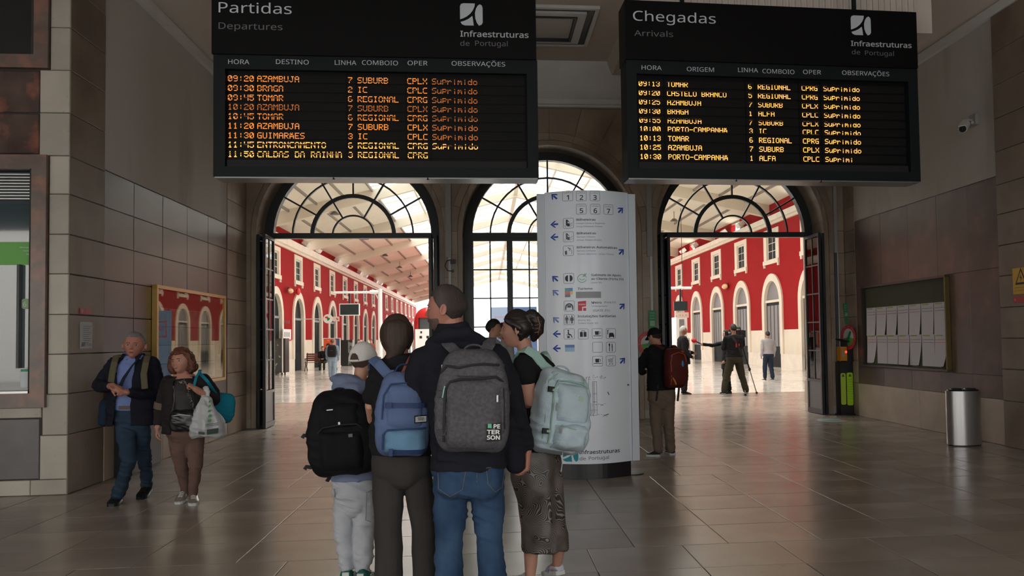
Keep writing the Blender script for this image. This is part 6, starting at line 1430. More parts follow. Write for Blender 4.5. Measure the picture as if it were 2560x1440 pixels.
pk = Pack((p0[0], 4.265, atY(1186, 1000, 4.22)[2]), math.radians(-4), .352, .505, .20, tilt=.02, roll=math.radians(-1.5), e=.45, taper=.22)
pr_ = thing('backpack', (p0[0], 4.2, p0[2] - .25), 'large grey melange backpack with black zips and a block-lettered patch', 'backpack')
bb = pk.shell(B()); ob = remeshed(bb, 'bag_body', GRY, pr_, .007, 2, amp=.005, freq=(9, 9, 9))
fp = pk.pocket(pr_, -.118, .150, -.90, .44, .028, GRY, 'front_panel', .003)
pk.pocket(pr_, -.150, .150, .50, .72, .012, GRY, 'top_panel', .003)
Z = WEB
pk.zip_(pr_, [(-.128, -.74), (-.126, -.2), (-.122, .25), (-.10, .40), (-.04, .46), (.06, .47), (.12, .50), (.15, .40), (.155, .05), (.160, -.5)], Z, .0065, .008); pk.zip_(pr_, [(-.150, .54), (-.12, .70), (-.06, .665), (0, .72), (.06, .745), (.13, .72)], Z, .006, .014)
pk.zip_(pr_, [(-.166, -.5), (-.160, .1), (-.155, .3)], Z, .005, .004)
pk.band(pr_, .16, -.185, -.132, .035, Z, 'side_strap', .012); pk.band(pr_, -.55, -.180, -.128, .030, Z, 'side_strap', .012); pk.band(pr_, .16, .155, .185, .035, Z, 'side_strap', .012); pk.band(pr_, -.55, .155, .178, .03, Z, 'side_strap', .012)
for v in (.17, -.56): B().obox(pk.front(-.138, v, .018), pk.r, pk.o, pk.u, .020, .008, .014).done('buckle', BUCK, pr_)
mt = mat('mint_cord', (.25, .5, .42), .5); MET = mat('zip_puller', (.5, .5, .5), .3, metal=.8)
B().tube([pk.front(-.125, .32, .02), pk.front(-.13, .22, .024), pk.front(-.135, .10, .022)], .0035, 6).done('zip_cord', mt, pr_); B().obox(pk.front(-.148, .66, .022), pk.r, pk.o, pk.u, .004, .003, .012).done('zip_puller', MET, pr_); B().obox(pk.front(.128, .10, .035), pk.r, pk.o, pk.u, .004, .003, .016).done('zip_puller', MET, pr_)
pt = B(); V_ = [pk.front(x, v, .034) for x, v in ((.078, -.72), (.150, -.70), (.150, -.36), (.078, -.38))]; pt.prism(V_, pk.o * .004); pa = pt.done('patch', mat('patch_black', (.01, .01, .012), .5), pr_)
t = B()
for i, (s, dx) in enumerate((('PE', .031), ('TER', 0), ('SON', 0))): put_text(t, s, pk.front(.081 + dx, -.455 - i * .105, .0405), pk.r, pk.u, .0225, width=.062 - dx, bold=.03)
t.done('patch_lettering', mat('patch_white', (.7, .72, .7), .5), pa); B().obox(pk.front(.094, -.41, .0405), pk.r, pk.o, pk.u, .009, .001, .010).done('patch_badge', mat('badge_green', (.1, .45, .28), .5), pa)
pk.handle(pr_, GRY, .052, .035)
for s, (px0, px1) in ((-1, (1150, 1100)), (1, (1210, 1224))):
    ribbon('shoulder_strap', [pk.at(s * .06, .92, .05), m.P(px0 - 3, 886, -.17), m.P(px1 + (22 if s < 0 else -2), 862, -.105), m.P(px1 + (10 if s < 0 else 2), 846, -.02), m.P(px1, 860, .08), m.P(px1 - s * -3, 930, .155), m.P(px1 + s * 12, 1010, .14)], m.R, .033, .007, GRY, pr_)
ribbon('hip_strap', [pk.at(-.15, -.5, .03), m.P(1075, 1040, -.05), m.P(1062, 1000, .05)], (0, 0, 1), .012, .003, WEB, pr_)

# ---- girl with the blue backpack
g = Person('girl seen from behind in a black top and dark grey-brown trousers with a blue backpack', 4.62, (1010, 1565), 0.0, voxel=.0055)
b = g.body
g.torso(b, [(1008, 1190, 40, .06), (1006, 1160, 66, .10), (1004, 1090, 60, .09), (1000, 1010, 56, .09), (998, 950, 62, .09), (998, 915, 58, .075), (1000, 893, 34, .06)], .93)
b.tube([g.P(1000, 912, .0), g.P(1000, 885, .02), g.P(997, 860, .03)], [(.05, .05), (.047, .05), (.05, .05)], 16)
gh = Head(g.P(992, 842, .03), .222, math.radians(10), -.05, 0, fem=True); gh.body(b)
LA = [(950, 922, 0, 22), (936, 970, .0, 19), (926, 1015, .0, 15), (930, 1050, .12, 13), (950, 1040, .24, 9)]; RA = [(1048, 918, 0, 22), (1068, 970, .02, 18), (1076, 1030, .03, 15), (1066, 1050, .15, 13), (1050, 1040, .26, 9)]
g.tube(b, LA, .9); g.tube(b, RA, .9)
for q in ([(974, 1180, 0, 34), (972, 1300, 0, 26), (971, 1400, 0, 20), (970, 1555, 0, 13)], [(1046, 1180, 0, 34), (1058, 1300, 0, 26), (1064, 1400, 0, 20), (1066, 1555, 0, 13)]): g.tube(b, q, .85)
hand(b, g.P(950, 1040, .25), (.5, .85, .1), (0, 0, -1), (1, 0, 0), .7, .88); hand(b, g.P(1050, 1040, .27), (-.5, .85, .1), (0, 0, -1), (-1, 0, 0), .7, .88)
g.finish(SK); gh.face(g.root)
GH = mat('long_brown_hair', (.040, .021, .013), .72, bump=.35, bscale=60, stretch=(1, 1, .08), var=.3, vscale=22)
gb_ = B(); V, Fc = headpts(64, 48, lambda X, Y, Z: np.where((Y > .13) & (Z < .27), -.08, .078), feat=False, fem=True); gb_.add(gh.w(V), Fc)
gb_.tube([g.P(990, 820, -.045), g.P(990, 858, -.052), g.P(986, 880, -.05), g.P(976, 897, -.05)], [(.070, .045), (.068, .045), (.048, .036), (.024, .022)], 14, rnd=True)
gb_.tube([g.P(976, 893, -.05), g.P(964, 905, -.02), g.P(957, 925, .03), g.P(960, 960, .10)], [.022, .020, .017, .012], 10, rnd=True)
remeshed(gb_, 'hair', GH, g.root, .006, 3, amp2=.0016, freq2=(110, 110, 12))
tb = B(); g.torso(tb, [(1006, 1135, 76, .13), (1004, 1060, 72, .12), (1000, 1000, 64, .11), (998, 950, 70, .108), (998, 917, 66, .09), (1000, 897, 42, .078), (1001, 886, 31, .07)])
g.tube(tb, [(951, 922, 0, 26), (938, 960, .0, 24), (931, 990, .0, 22)]); g.tube(tb, [(1048, 920, 0, 26), (1064, 960, .01, 24), (1070, 990, .02, 22)])
for s, px in ((-1, 938), (1, 1066)): tb.tube([g.P(px, 1065, .02), g.P(px - s * 2, 1115, .0), g.P(px - s * 8, 1130, -.05)], [(.035, .05), (.035, .06), (.03, .04)], 12, rnd=True)
remeshed(tb, 'black_top', BLKC, g.root, .008, 3, amp=.005, freq=(10, 10, 14))
PT = cloth('dark_taupe_trousers', (0.040, 0.036, 0.034)); pb = B(); g.torso(pb, [(1010, 1216, 16, .07), (1008, 1205, 40, .10), (1007, 1180, 71, .115), (1006, 1150, 73, .12), (1004, 1115, 68, .11)])
g.tube(pb, [(972, 1170, 0, 39), (971, 1250, 0, 36), (971, 1320, 0, 34), (971, 1440, 0, 33.5), (970, 1590, 0, 36)]); g.tube(pb, [(1042, 1170, 0, 38), (1052, 1250, 0, 34), (1060, 1320, 0, 31), (1064, 1440, 0, 29), (1066, 1590, 0, 33)])
remeshed(pb, 'wide_trousers', PT, g.root, .008, 3, amp=.0045, freq=(9, 9, 3.0))
for px in (970, 1064):
    p = g.P(px, 1580); shoe(g.root, (p[0], 4.54, 0), (p[0], 4.78, 0), w_=.042, h_=.08, upper=BLKC, sole=BUCK)
PB = cloth('periwinkle_canvas', (0.105, 0.15, 0.28), bump=.4); LBL = cloth('pale_blue_canvas', (0.14, 0.27, 0.41), bump=.4); NVW = mat('navy_webbing', (.018, .04, .12), .7)
p0 = atY(1006, 1033, 4.47)
pk = Pack((p0[0], 4.50, p0[2]), math.radians(4), .275, .435, .15, tilt=-.0, roll=math.radians(-2), e=.5, taper=.28)
pr_ = thing('backpack', (p0[0], 4.4, p0[2] - .22), 'periwinkle blue backpack with a paler blue lower pocket and a small white label', 'backpack')
remeshed(pk.shell(B()), 'bag_body', PB, pr_, .007, 2, amp=.004, freq=(10, 10, 10))
pk.pocket(pr_, -.078, .105, -.28, .70, .018, PB, 'upper_panel', .002); pk.pocket(pr_, -.085, .125, -.90, -.32, .045, LBL, 'lower_pocket', .005)
pk.zip_(pr_, [(-.092, -.80), (-.092, -.45), (-.07, -.345), (.02, -.315), (.12, -.30)], NVW, .005, .018); pk.zip_(pr_, [(-.10, -.1), (-.095, .45), (-.06, .72), (.04, .76), (.09, .62)], NVW, .004, .006)
pk.band(pr_, .235, -.085, .125, .055, NVW, 'webbing_strap', .024); pk.band(pr_, -.845, -.06, .125, .055, NVW, 'webbing_strap', .048)
B().obox(pk.front(-.066, .235, .037), pk.r, pk.o, pk.u, .014, .006, .014).done('strap_buckle', NVW, pr_); B().obox(pk.front(-.05, -.845, .062), pk.r, pk.o, pk.u, .010, .006, .018).done('strap_buckle', NVW, pr_)
lb = B().prism([pk.front(.062, -.18, .0245), pk.front(.125, -.17, .0245), pk.front(.125, .01, .0245), pk.front(.062, 0, .0245)], pk.o * .003).done('label_border', BUCK, pr_)
lb2 = B().prism([pk.front(.067, -.155, .028), pk.front(.122, -.145, .028), pk.front(.122, -.015, .028), pk.front(.067, -.025, .028)], pk.o * .002).done('white_label', mat('label_white', (.55, .58, .55), .6), pr_)
t = B()
for i, s in enumerate(('NORTH', 'TRAIL')): t.obox(pk.front(.094, -.055 - i * .04, .031), pk.r, pk.o, pk.u, .016 - .003 * i, .0004, .0022)
t.done('label_print', BUCK, lb2)
pk.handle(pr_, NVW, .045, .05)
ribbon('shoulder_strap', [pk.at(-.055, .93, .04), g.P(968, 935, -.15), g.P(944, 908, -.10), g.P(931, 897, -.02), g.P(932, 920, .08), g.P(936, 990, .10)], g.R * .8 + np.array([0, 0, .5]), .027, .007, PB, pr_); ribbon('shoulder_strap', [pk.at(.055, .93, .04), g.P(1040, 925, -.15), g.P(1058, 905, -.10), g.P(1066, 900, -.02), g.P(1064, 930, .08)], g.R, .026, .007, PB, pr_)
ribbon('orange_bag_strap', [g.P(1018, 895, -.095), g.P(1026, 884, -.07), g.P(1030, 890, .0)], g.R, .009, .002, mat('rust_strap', (.28, .06, .03), .6), pr_) if False else None
o = tag(thing('bag_strap', tuple(g.P(1010, 930, -.13)), 'thin rust-red shoulder strap across the back of the girl', 'strap'))
ribbon('strap_band', [g.P(1000, 945, -.135), g.P(1014, 915, -.125), g.P(1026, 892, -.095), g.P(1030, 885, -.06)], g.R, .008, .002, mat('rust_strap', (.28, .06, .03), .6), o)

# ---- boy with the cap
k = Person('child seen from behind in a white cap, grey-blue hooded top and pale grey trousers', 5.50, (884, 1447), 0.0, voxel=.0055)
b = k.body
k.torso(b, [(884, 1210, 38, .08), (884, 1160, 46, .09), (884, 1090, 44, .08), (882, 1020, 45, .08), (880, 985, 45, .07), (886, 965, 28, .055)], .93)
b.tube([k.P(893, 975, .0), k.P(900, 945, .01), k.P(905, 920, .02)], [(.046, .046), (.042, .045), (.045, .048)], 16)
kh = Head(k.P(909, 900, .03), .215, math.radians(-32), .0, 0); kh.body(b)
for q in ([(842, 990, 0, 17), (838, 1040, .03, 15), (842, 1090, .1, 12), (866, 1080, .22, 9)], [(920, 985, 0, 17), (926, 1040, .03, 15), (924, 1090, .1, 12), (905, 1080, .22, 9)]): k.tube(b, q, .9)
for q in ([(862, 1200, 0, 24), (862, 1300, 0, 18), (866, 1360, 0, 14), (868, 1425, 0, 10)], [(908, 1200, 0, 24), (910, 1300, 0, 18), (908, 1360, 0, 14), (906, 1425, 0, 10)]): k.tube(b, q, .9)
hand(b, k.P(866, 1080, .23), (.5, .8, .2), (0, 0, -1), (1, 0, 0), .7, .75); hand(b, k.P(905, 1080, .23), (-.5, .8, .2), (0, 0, -1), (-1, 0, 0), .7, .75)
k.finish(SK); kh.face(k.root); kh.hair(k.root, mat('buzzed_brown_hair', (.085, .05, .035), .85, bump=.5, bscale=200), thick=.022, front=.27, side=-.04, back=-.30)
CAPM = cloth('off_white_cap', (.78, .75, .73), bump=.3, bscale=180); cp = thing('cap', tuple(kh.w([(0, 0, .3)])[0]), 'off-white baseball cap with the strap opening at the back, on the child', 'cap')
def cap_off(X, Y, Z):
    base = .05 - .10 * np.clip(-Y / .4, 0, 1) + .04
    ins = (X / .15) ** 2 + np.where(Z > .0, (Z / .20) ** 2, 4) < 1
    w_ = np.clip((Z - base + .06) / .03, 0, 1); w_ = np.where(ins & (Y < -.2) & (Z > .0), 0, w_); return -.05 + w_ * .105
V, Fc = headpts(128, 96, cap_off, feat=False); B().add(kh.w(V), Fc).done('crown', CAPM, cp, smooth=True)
br = B(); V = []; n = 14
for L in range(2):
    for i in range(n + 1):
        a = math.radians(-62 + 124 * i / n); x, y = .36 * math.sin(a), .40 * math.cos(a)
        V += [tuple(kh.w([(x, y, .12 + L * .012)])[0]), tuple(kh.w([(x * 1.05, y + .30 * math.cos(a * 1.25), .07 + L * .012 - .06 * abs(math.sin(a)))])[0])]
q = 2 * (n + 1); Fb = [(2 * i, 2 * i + 1, 2 * i + 3, 2 * i + 2) for i in range(n)] + [(q + 2 * i, q + 2 * i + 2, q + 2 * i + 3, q + 2 * i + 1) for i in range(n)] + [(2 * i + 1, q + 2 * i + 1, q + 2 * i + 3, 2 * i + 3) for i in range(n)] + [(0, q, q + 1, 1), (2 * n, 2 * n + 1, q + 2 * n + 1, q + 2 * n)]
br.add(V, Fb).done('peak', CAPM, cp, smooth=True)
B().tube([kh.w([(x, -math.sqrt(max(0, .205 - x * x * .9)), -.005 + .0)])[0] for x in np.linspace(-.16, .16, 7)], [(kh.h * .028, .004)] * 7, 8, side=(0, 0, 1)).done('back_strap', CAPM, cp); B().ell(kh.w([(0, 0, .553)])[0], .008, .008, .005).done('cap_button', CAPM, cp)
HOOD = cloth('grey_blue_jersey', (.20, .245, .37), bump=.4); tb = B()
k.torso(tb, [(884, 1198, 53, .118), (884, 1150, 52, .11), (883, 1080, 50, .10), (881, 1020, 51, .10), (878, 988, 50, .09), (884, 968, 36, .075)])
k.tube(tb, [(842, 992, 0, 20), (838, 1040, .03, 19), (842, 1090, .1, 16), (858, 1084, .18, 13)]); k.tube(tb, [(921, 988, 0, 20), (928, 1040, .03, 19), (926, 1090, .1, 16), (912, 1084, .18, 13)])
tb.tube([k.P(846, 966, -.03), k.P(864, 974, -.10), k.P(890, 976, -.12), k.P(914, 966, -.06)], [(.05, .035), (.060, .05), (.060, .05), (.045, .035)], 14, rnd=True)
tb.tube([k.P(836, 948, .0), k.P(856, 952, -.06), k.P(880, 958, -.08), k.P(905, 955, -.05)], [(.028, .028), (.035, .03), (.03, .028), (.022, .02)], 12, rnd=True)
tb.tube([k.P(845, 944, .02), k.P(872, 950, .08), k.P(905, 952, .06), k.P(918, 958, .0)], [.03, .032, .03, .025], 12, rnd=True)
tb.ell(k.P(868, 958, -.05), .098, .075, .055); remeshed(tb, 'hooded_top', HOOD, k.root, .008, 2, amp=.005, freq=(13, 13, 16))
PG = cloth('pale_grey_cotton', (.50, .52, .56), bump=.35); pb = B()
k.torso(pb, [(884, 1290, 14, .06), (884, 1270, 34, .09), (884, 1235, 50, .11), (884, 1192, 48, .10)])
k.tube(pb, [(860, 1210, 0, 26), (859, 1290, 0, 25), (860, 1340, 0, 22.5), (866, 1390, 0, 20), (868, 1412, 0, 18)]); k.tube(pb, [(910, 1210, 0, 27), (911, 1290, 0, 26.5), (911, 1340, 0, 25), (909, 1392, 0, 24), (908, 1414, 0, 20)])
PJ = remeshed(pb, 'cargo_trousers', PG, k.root, .007, 2, amp=.008, freq=(12, 12, 22), fn=None)
B().tube([k.P(931, 1225, -.10), k.P(917, 1232, -.13), k.P(914, 1300, -.135), k.P(928, 1305, -.12)], .003, 6).tube([k.P(836, 1222, -.09), k.P(837, 1243, -.09)], .004, 6).done('pocket_seam', mat('seam_grey', (.25, .26, .28), .8), k.root)
GRN = mat('green_suede', (.005, .12, .09), .6); WHT = mat('white_leather', (.62, .64, .62), .45)
for (hx, tx, hy, ty_, py_) in ((868, 866, 5.44, 5.66, 0), (907, 922, 5.40, 5.62, 0)):
    h_ = k.P(hx, 1447)[0]; t_ = k.P(tx, 1447)[0]; shoe(k.root, (h_, hy, 0), (t_, ty_, 0), w_=.046, h_=.10, upper=GRN, sole=WHT, accent=WHT, stripe=WHT)
BPK = cloth('black_nylon', (.007, .007, .009), rough=.7, bump=.3); p0 = atY(856, 1078, 5.38)
pk = Pack((p0[0], 5.39, p0[2]), math.radians(6), .400, .52, .21, roll=math.radians(4), e=.6, taper=.30, tilt=.03)
pr_ = thing('backpack', (p0[0], 5.3, p0[2] - .26), 'big plain black backpack on the child in the white cap', 'backpack')
remeshed(pk.shell(B()), 'bag_body', BPK, pr_, .007, 2, amp=.007, freq=(9, 9, 9)); pk.pocket(pr_, -.13, .13, -.85, .10, .03, BPK, 'front_pocket', .004); pk.pocket(pr_, -.12, .12, .18, .72, .015, BPK, 'top_pocket', .004)
pk.zip_(pr_, [(-.13, .10), (-.10, .22), (0, .26), (.10, .24), (.13, .12)], WEB, .005, .016); B().obox(pk.front(.0, .30, .03), pk.r, pk.o, pk.u, .006, .003, .008).obox(pk.front(-.05, .62, .026), pk.r, pk.o, pk.u, .018, .002, .003).done('pale_emblem', MET, pr_)
B().obox(pk.front(.06, .0, .036), pk.r, pk.o, pk.u, .012, .003, .010).done('reflective_mark', mat('dim_silver', (.12, .12, .13), .4), pr_)
for v, sx in ((.02, -1), (-.72, -1), (-.45, 1)): B().tube([pk.at(sx * .175, v, .07), pk.at(sx * .20, v - .02, .07), pk.at(sx * .225, v + .01, .075), pk.at(sx * .235, v - .05, .075)], [(.012, .004)] * 4, 6, side=pk.u).done('strap_end', WEB, pr_)
pk.handle(pr_, WEB, .04, .025); ribbon('hanging_strap', [pk.at(-.09, -.97, .05), pk.at(-.10, -1.06, .04), pk.at(-.115, -1.14, .03)], pk.r, .012, .003, WEB, pr_)
for s, px in ((-1, 848), (1, 915)): ribbon('shoulder_strap', [pk.at(s * .07, .93, .03), k.P(px, 990, -.11), k.P(px, 972, -.05), k.P(px, 968, .02), k.P(px, 990, .09), k.P(px + s * 5, 1040, .10)], k.R, .028, .007, WEB, pr_)

# ---- woman with the mint backpack
w = Person('dark-haired woman in a black T-shirt and long patterned skirt, facing left', 5.20, (1360, 1462), math.radians(38), voxel=.0055)
b = w.body
w.torso(b, [(1335, 1190, 50, .10), (1336, 1140, 53, .115), (1336, 1090, 44, .10), (1338, 1020, 42, .095), (1338, 950, 50, .10), (1334, 910, 46, .085), (1326, 890, 28, .065)], .93)
b.tube([w.P(1325, 905, .0), w.P(1314, 878, .0), w.P(1306, 850, .01)], [(.050, .052), (.046, .050), (.050, .054)], 16)
wh = Head(w.P(1293, 822, .0), .228, math.radians(80), -.02, 0.0, fem=True); wh.body(b)
LA = [(1308, 915, -.10, 23), (1313, 950, -.15, 21), (1329, 1002, -.15, 19), (1312, 1010, -.02, 16), (1290, 1004, .12, 10)]; RA = [(1366, 925, .12, 22), (1372, 965, .14, 19), (1368, 1010, .14, 16), (1335, 1015, .26, 14), (1312, 1005, .36, 9.5)]
w.tube(b, LA, 1.0); w.tube(b, RA, .95)
hand(b, w.P(1288, 1003, .13), (-.7, .6, .15), (.2, .5, -.8), (0, 0, 1), .7, .88); hand(b, w.P(1310, 1004, .37), (-.7, .6, .15), (.2, .5, -.8), (0, 0, 1), .7, .88)
for q in ([(1318, 1190, .0, 34), (1322, 1290, .0, 26), (1328, 1360, .0, 21), (1327, 1410, .0, 17.5), (1325, 1452, -.01, 12)], [(1372, 1180, .05, 34), (1382, 1270, .05, 26), (1392, 1330, .05, 21), (1396, 1375, .08, 17), (1392, 1418, .14, 12)]): w.tube(b, q, .92)
b.tube([w.P(1324, 1450, -.01), w.P(1316, 1460, .04), w.P(1304, 1466, .10)], [.03, .03, .022], 10, rnd=True); b.tube([w.P(1392, 1415, .14), w.P(1380, 1424, .18), w.P(1368, 1432, .22)], [.032, .03, .022], 10, rnd=True)
w.finish(skinmat('skin_rosy', (.50, .26, .19))); wh.face(w.root)
WH = mat('near_black_hair', (.014, .010, .009), .42, bump=.3, bscale=50, stretch=(.25, .25, 1), var=.2, vscale=20)
hb = B(); V, Fc = headpts(64, 48, lambda X, Y, Z: np.where((Z > .22 - .75 * np.clip((.24 - Y) / .5, 0, 1)) | (Y < -.06) & (Z > -.33), .045, -.08), feat=False, fem=True); hb.add(wh.w(V), Fc)
hb.tube([w.P(1330, 790, -.03), w.P(1345, 805, -.03), w.P(1344, 828, -.02), w.P(1334, 848, .0)], [.045, .046, .040, .020], 12, rnd=True); hb.tube([wh.w([(-.30, .22, .22)])[0], wh.w([(-.335, .05, .12)])[0], wh.w([(-.33, -.12, .0)])[0]], [.02, .022, .018], 10, rnd=True)
remeshed(hb, 'hair', WH, w.root, .0055, 3, amp2=.0014, freq2=(40, 40, 90))
cl_ = thing('hair_claw', tuple(w.P(1345, 810, -.06)), 'dark tortoiseshell claw clip in the hair of the woman with the mint backpack', 'hair clip'); CLM = mat('tortoiseshell', (.10, .045, .03), .25, col2=(.02, .01, .01), c2scale=40)
for i in range(5):
    z = 796 + i * 9; B().tube([w.P(1337, z, -.075), w.P(1347, z - 3, -.075), w.P(1353, z + 2, -.05), w.P(1350, z + 7, -.02)], [.004, .006, .005, .003], 7, rnd=True).done('claw_tooth', CLM, cl_, smooth=True)
B().tube([w.P(1344, 792, -.08), w.P(1350, 812, -.08), w.P(1345, 836, -.07)], [.005, .007, .005], 8, rnd=True).done('claw_spine', CLM, cl_, smooth=True); B().tube([w.P(1352, 806, -.05), w.P(1358, 802, -.05)], [.004, .003], 6, rnd=True).done('claw_lever', CLM, cl_)
B().ell(wh.w([(-.365, -.03, -.15)])[0], .005, .005, .006).done('earring', MET, w.root)
tb = B(); w.torso(tb, [(1336, 1125, 58, .13), (1336, 1060, 48, .11), (1338, 1000, 46, .10), (1338, 950, 55, .12), (1336, 915, 54, .105), (1330, 893, 38, .085), (1322, 884, 27, .07)])
w.tube(tb, [(1310, 914, -.10, 27), (1312, 930, -.13, 26.5), (1314, 944, -.15, 25)]); w.tube(tb, [(1366, 924, .12, 26), (1372, 950, .13, 24)])
remeshed(tb, 't_shirt', BLKC, w.root, .0075, 3, amp=.004, freq=(12, 12, 12))
# skirt: moiré print drawn by a distorted wave
sk = bpy.data.materials.new('wavy_print_satin'); sk.use_nodes = True; nt = sk.node_tree; pbn = nt.nodes['Principled BSDF']; pbn.inputs['Roughness'].default_value = .5
tc = nt.nodes.new('ShaderNodeTexCoord'); n1 = nt.nodes.new('ShaderNodeTexNoise'); n1.inputs['Scale'].default_value = 4.0; n1.inputs['Detail'].default_value = 1.5
nt.links.new(tc.outputs['Object'], n1.inputs['Vector']); mu = nt.nodes.new('ShaderNodeMath'); mu.operation = 'MULTIPLY'; mu.inputs[1].default_value = 540.0; nt.links.new(n1.outputs['Fac'], mu.inputs[0])
sn = nt.nodes.new('ShaderNodeMath'); sn.operation = 'SINE'; nt.links.new(mu.outputs[0], sn.inputs[0]); n2 = nt.nodes.new('ShaderNodeTexNoise'); n2.inputs['Scale'].default_value = 9; nt.links.new(tc.outputs['Object'], n2.inputs['Vector'])
ad = nt.nodes.new('ShaderNodeMath'); ad.operation = 'MULTIPLY_ADD'; ad.inputs[1].default_value = 3.0; ad.inputs[2].default_value = -1.35; nt.links.new(n2.outputs['Fac'], ad.inputs[0]); a2 = nt.nodes.new('ShaderNodeMath'); a2.operation = 'ADD'; nt.links.new(sn.outputs[0], a2.inputs[0]); nt.links.new(ad.outputs[0], a2.inputs[1])
rp = nt.nodes.new('ShaderNodeValToRGB'); rp.color_ramp.elements[0].position = .25; rp.color_ramp.elements[0].color = (.020, .017, .016, 1); rp.color_ramp.elements[1].position = .75; rp.color_ramp.elements[1].color = (.21, .18, .155, 1); e_ = rp.color_ramp.elements.new(.5); e_.color = (.085, .070, .060, 1)
nt.links.new(a2.outputs[0], rp.inputs[0]); nt.links.new(rp.outputs[0], pbn.inputs['Base Color'])
sb_ = B(); w.torso(sb_, [(1362, 1372, 60, .13), (1362, 1360, 58, .128), (1356, 1310, 52, .125), (1350, 1250, 54, .13), (1340, 1190, 60, .142), (1337, 1150, 60, .142), (1336, 1105, 52, .12), (1336, 1095, 50, .115)], n=48)
sko = remeshed(sb_, 'long_skirt', sk, w.root, .008, 2, amp=.010, freq=(16, 16, 2.2))
WS2 = mat('white_trainer', (.55, .56, .64), .5); GS2 = mat('pale_grey_stripe', (.30, .31, .42), .5)
h_ = w.P(1330, 1466, .0); t_ = w.P(1296, 1466, .19); shoe(w.root, (h_[0], h_[1], 0), (t_[0], t_[1], 0), w_=.042, h_=.085, upper=WS2, sole=WHT, stripe=GS2)
h_ = w.P(1404, 1424, .10); t_ = w.P(1362, 1440, .26); shoe(w.root, (h_[0], h_[1], .045), (t_[0], t_[1], .004), w_=.042, h_=.085, upper=WS2, sole=WHT, stripe=GS2)
MINT = cloth('pale_mint_nylon', (.50, .62, .68), rough=.6, bump=.25, bscale=90); MTR = mat('mint_trim', (.30, .46, .38), .6); MST = cloth('mint_strap', (.36, .55, .50))
cc = w.P(1386, 1024, .02); yw = math.radians(24)
pk = Pack((cc[0] - .015, 5.10, cc[2]), yw, .345, .50, .20, tilt=-.08, roll=math.radians(-9), e=.55, taper=.22)
pr_ = thing('backpack', (cc[0], 5.0, cc[2] - .25), 'pale mint travel backpack with green trim and black buckles', 'backpack')
remeshed(pk.shell(B()), 'bag_body', MINT, pr_, .007, 2, amp=.008, freq=(11, 11, 11)); pk.pocket(pr_, -.085, .135, -.28, .62, .030, MINT, 'front_panel', .005); pk.pocket(pr_, -.09, .130, -.90, -.33, .050, MINT, 'lower_pocket', .008); pk.pocket(pr_, -.10, .12, .68, .90, .018, MINT, 'top_panel', .005)
pk.zip_(pr_, [(-.115, -.80), (-.115, -.1), (-.110, .45), (-.08, .68), (.0, .70), (.09, .66), (.145, .52), (.150, .1), (.148, -.3)], MTR, .006, .006); pk.zip_(pr_, [(-.145, -.7), (-.145, .2), (-.13, .66), (-.08, .84), (.04, .86), (.12, .78)], MTR, .005, .008); pk.zip_(pr_, [(-.07, -.36), (.0, -.42), (.08, -.47)], MTR, .004, .045)
pk.band(pr_, .44, -.172, -.095, .028, MST, 'side_strap', .018); pk.band(pr_, -.52, -.168, -.110, .028, MST, 'side_strap', .018)
for v, x in ((.45, -.128), (-.52, -.142)):
    B().obox(pk.front(x, v, .024), pk.r, pk.o, pk.u, .019, .007, .016).done('buckle', BUCK, pr_)
B().tube([pk.front(.055, .30, .032), pk.front(.055, .30, .036)], [.018, .018], 20).done('round_badge', mat('badge_mint', (.38, .55, .42), .5), pr_)
for x, v in ((-.108, .10), (-.072, -.40)): B().obox(pk.front(x, v, .05), pk.r, pk.o, pk.u, .004, .003, .010).obox(pk.front(x, v - .08, .05), pk.r, pk.o, pk.u, .006, .002, .016).done('zip_puller', MET, pr_)
pk.handle(pr_, MINT, .06, .035)
B().tube([pk.at(.145, -.62, .08), pk.at(.175, -.64, .09), pk.at(.195, -.60, .09)], [.010, .012, .006], 7).tube([pk.at(.175, -.64, .09), pk.at(.178, -.72, .09)], [.012, .007], 7).done('strap_end', BUCK, pr_)
B().tube([pk.at(.02, -.95, .12), pk.at(.025, -1.15, .12), pk.at(.02, -1.42, .12)], [.0022, .002, .0035], 6).done('hanging_cord', mat('pale_cord', (.5, .52, .55), .6), pr_)
ribbon('shoulder_strap', [pk.at(-.05, .93, .03), w.P(1358, 912, -.10), w.P(1338, 886, -.10), w.P(1316, 873, -.085), w.P(1298, 878, -.045), w.P(1289, 900, -.02), w.P(1290, 950, .02), w.P(1300, 990, .03)], np.array([.75, .3, .55]), .029, .007, MST, pr_)
ribbon('shoulder_strap', [pk.at(.05, .93, .03), w.P(1378, 915, .0), w.P(1368, 888, .06), w.P(1360, 880, .12), w.P(1356, 905, .2)], w.R, .022, .006, MST, pr_)
# ------------------------------------------------------------ the couple walking in on the left
c1 = Person('grey-haired man in a navy jacket and pale blue shirt walking towards us, hands together', 8.55, (330, 1252), PI + .10, voxel=.007)
b = c1.body
c1.torso(b, [(330, 1070, 30, .10), (330, 1030, 40, .12), (330, 980, 42, .125), (332, 930, 36, .10), (333, 905, 32, .08), (335, 893, 22, .065)], .92)
b.tube([c1.P(334, 905, .0), c1.P(334, 888, -.01), c1.P(335, 872, -.02)], [(.064, .062), (.058, .058), (.06, .06)], 14)
h1 = Head(c1.P(336, 864, -.03), .262, PI + math.radians(8), .02, .04, wide=1.06); h1.body(b)
c1.tube(b, [(290, 910, 0, 13), (262, 945, .05, 12), (246, 966, .0, 10.5), (264, 968, -.16, 9), (282, 964, -.26, 7)], 1); c1.tube(b, [(378, 910, 0, 13), (390, 950, .04, 12), (382, 985, .0, 10.5), (345, 984, -.18, 9), (312, 980, -.28, 7)], 1)
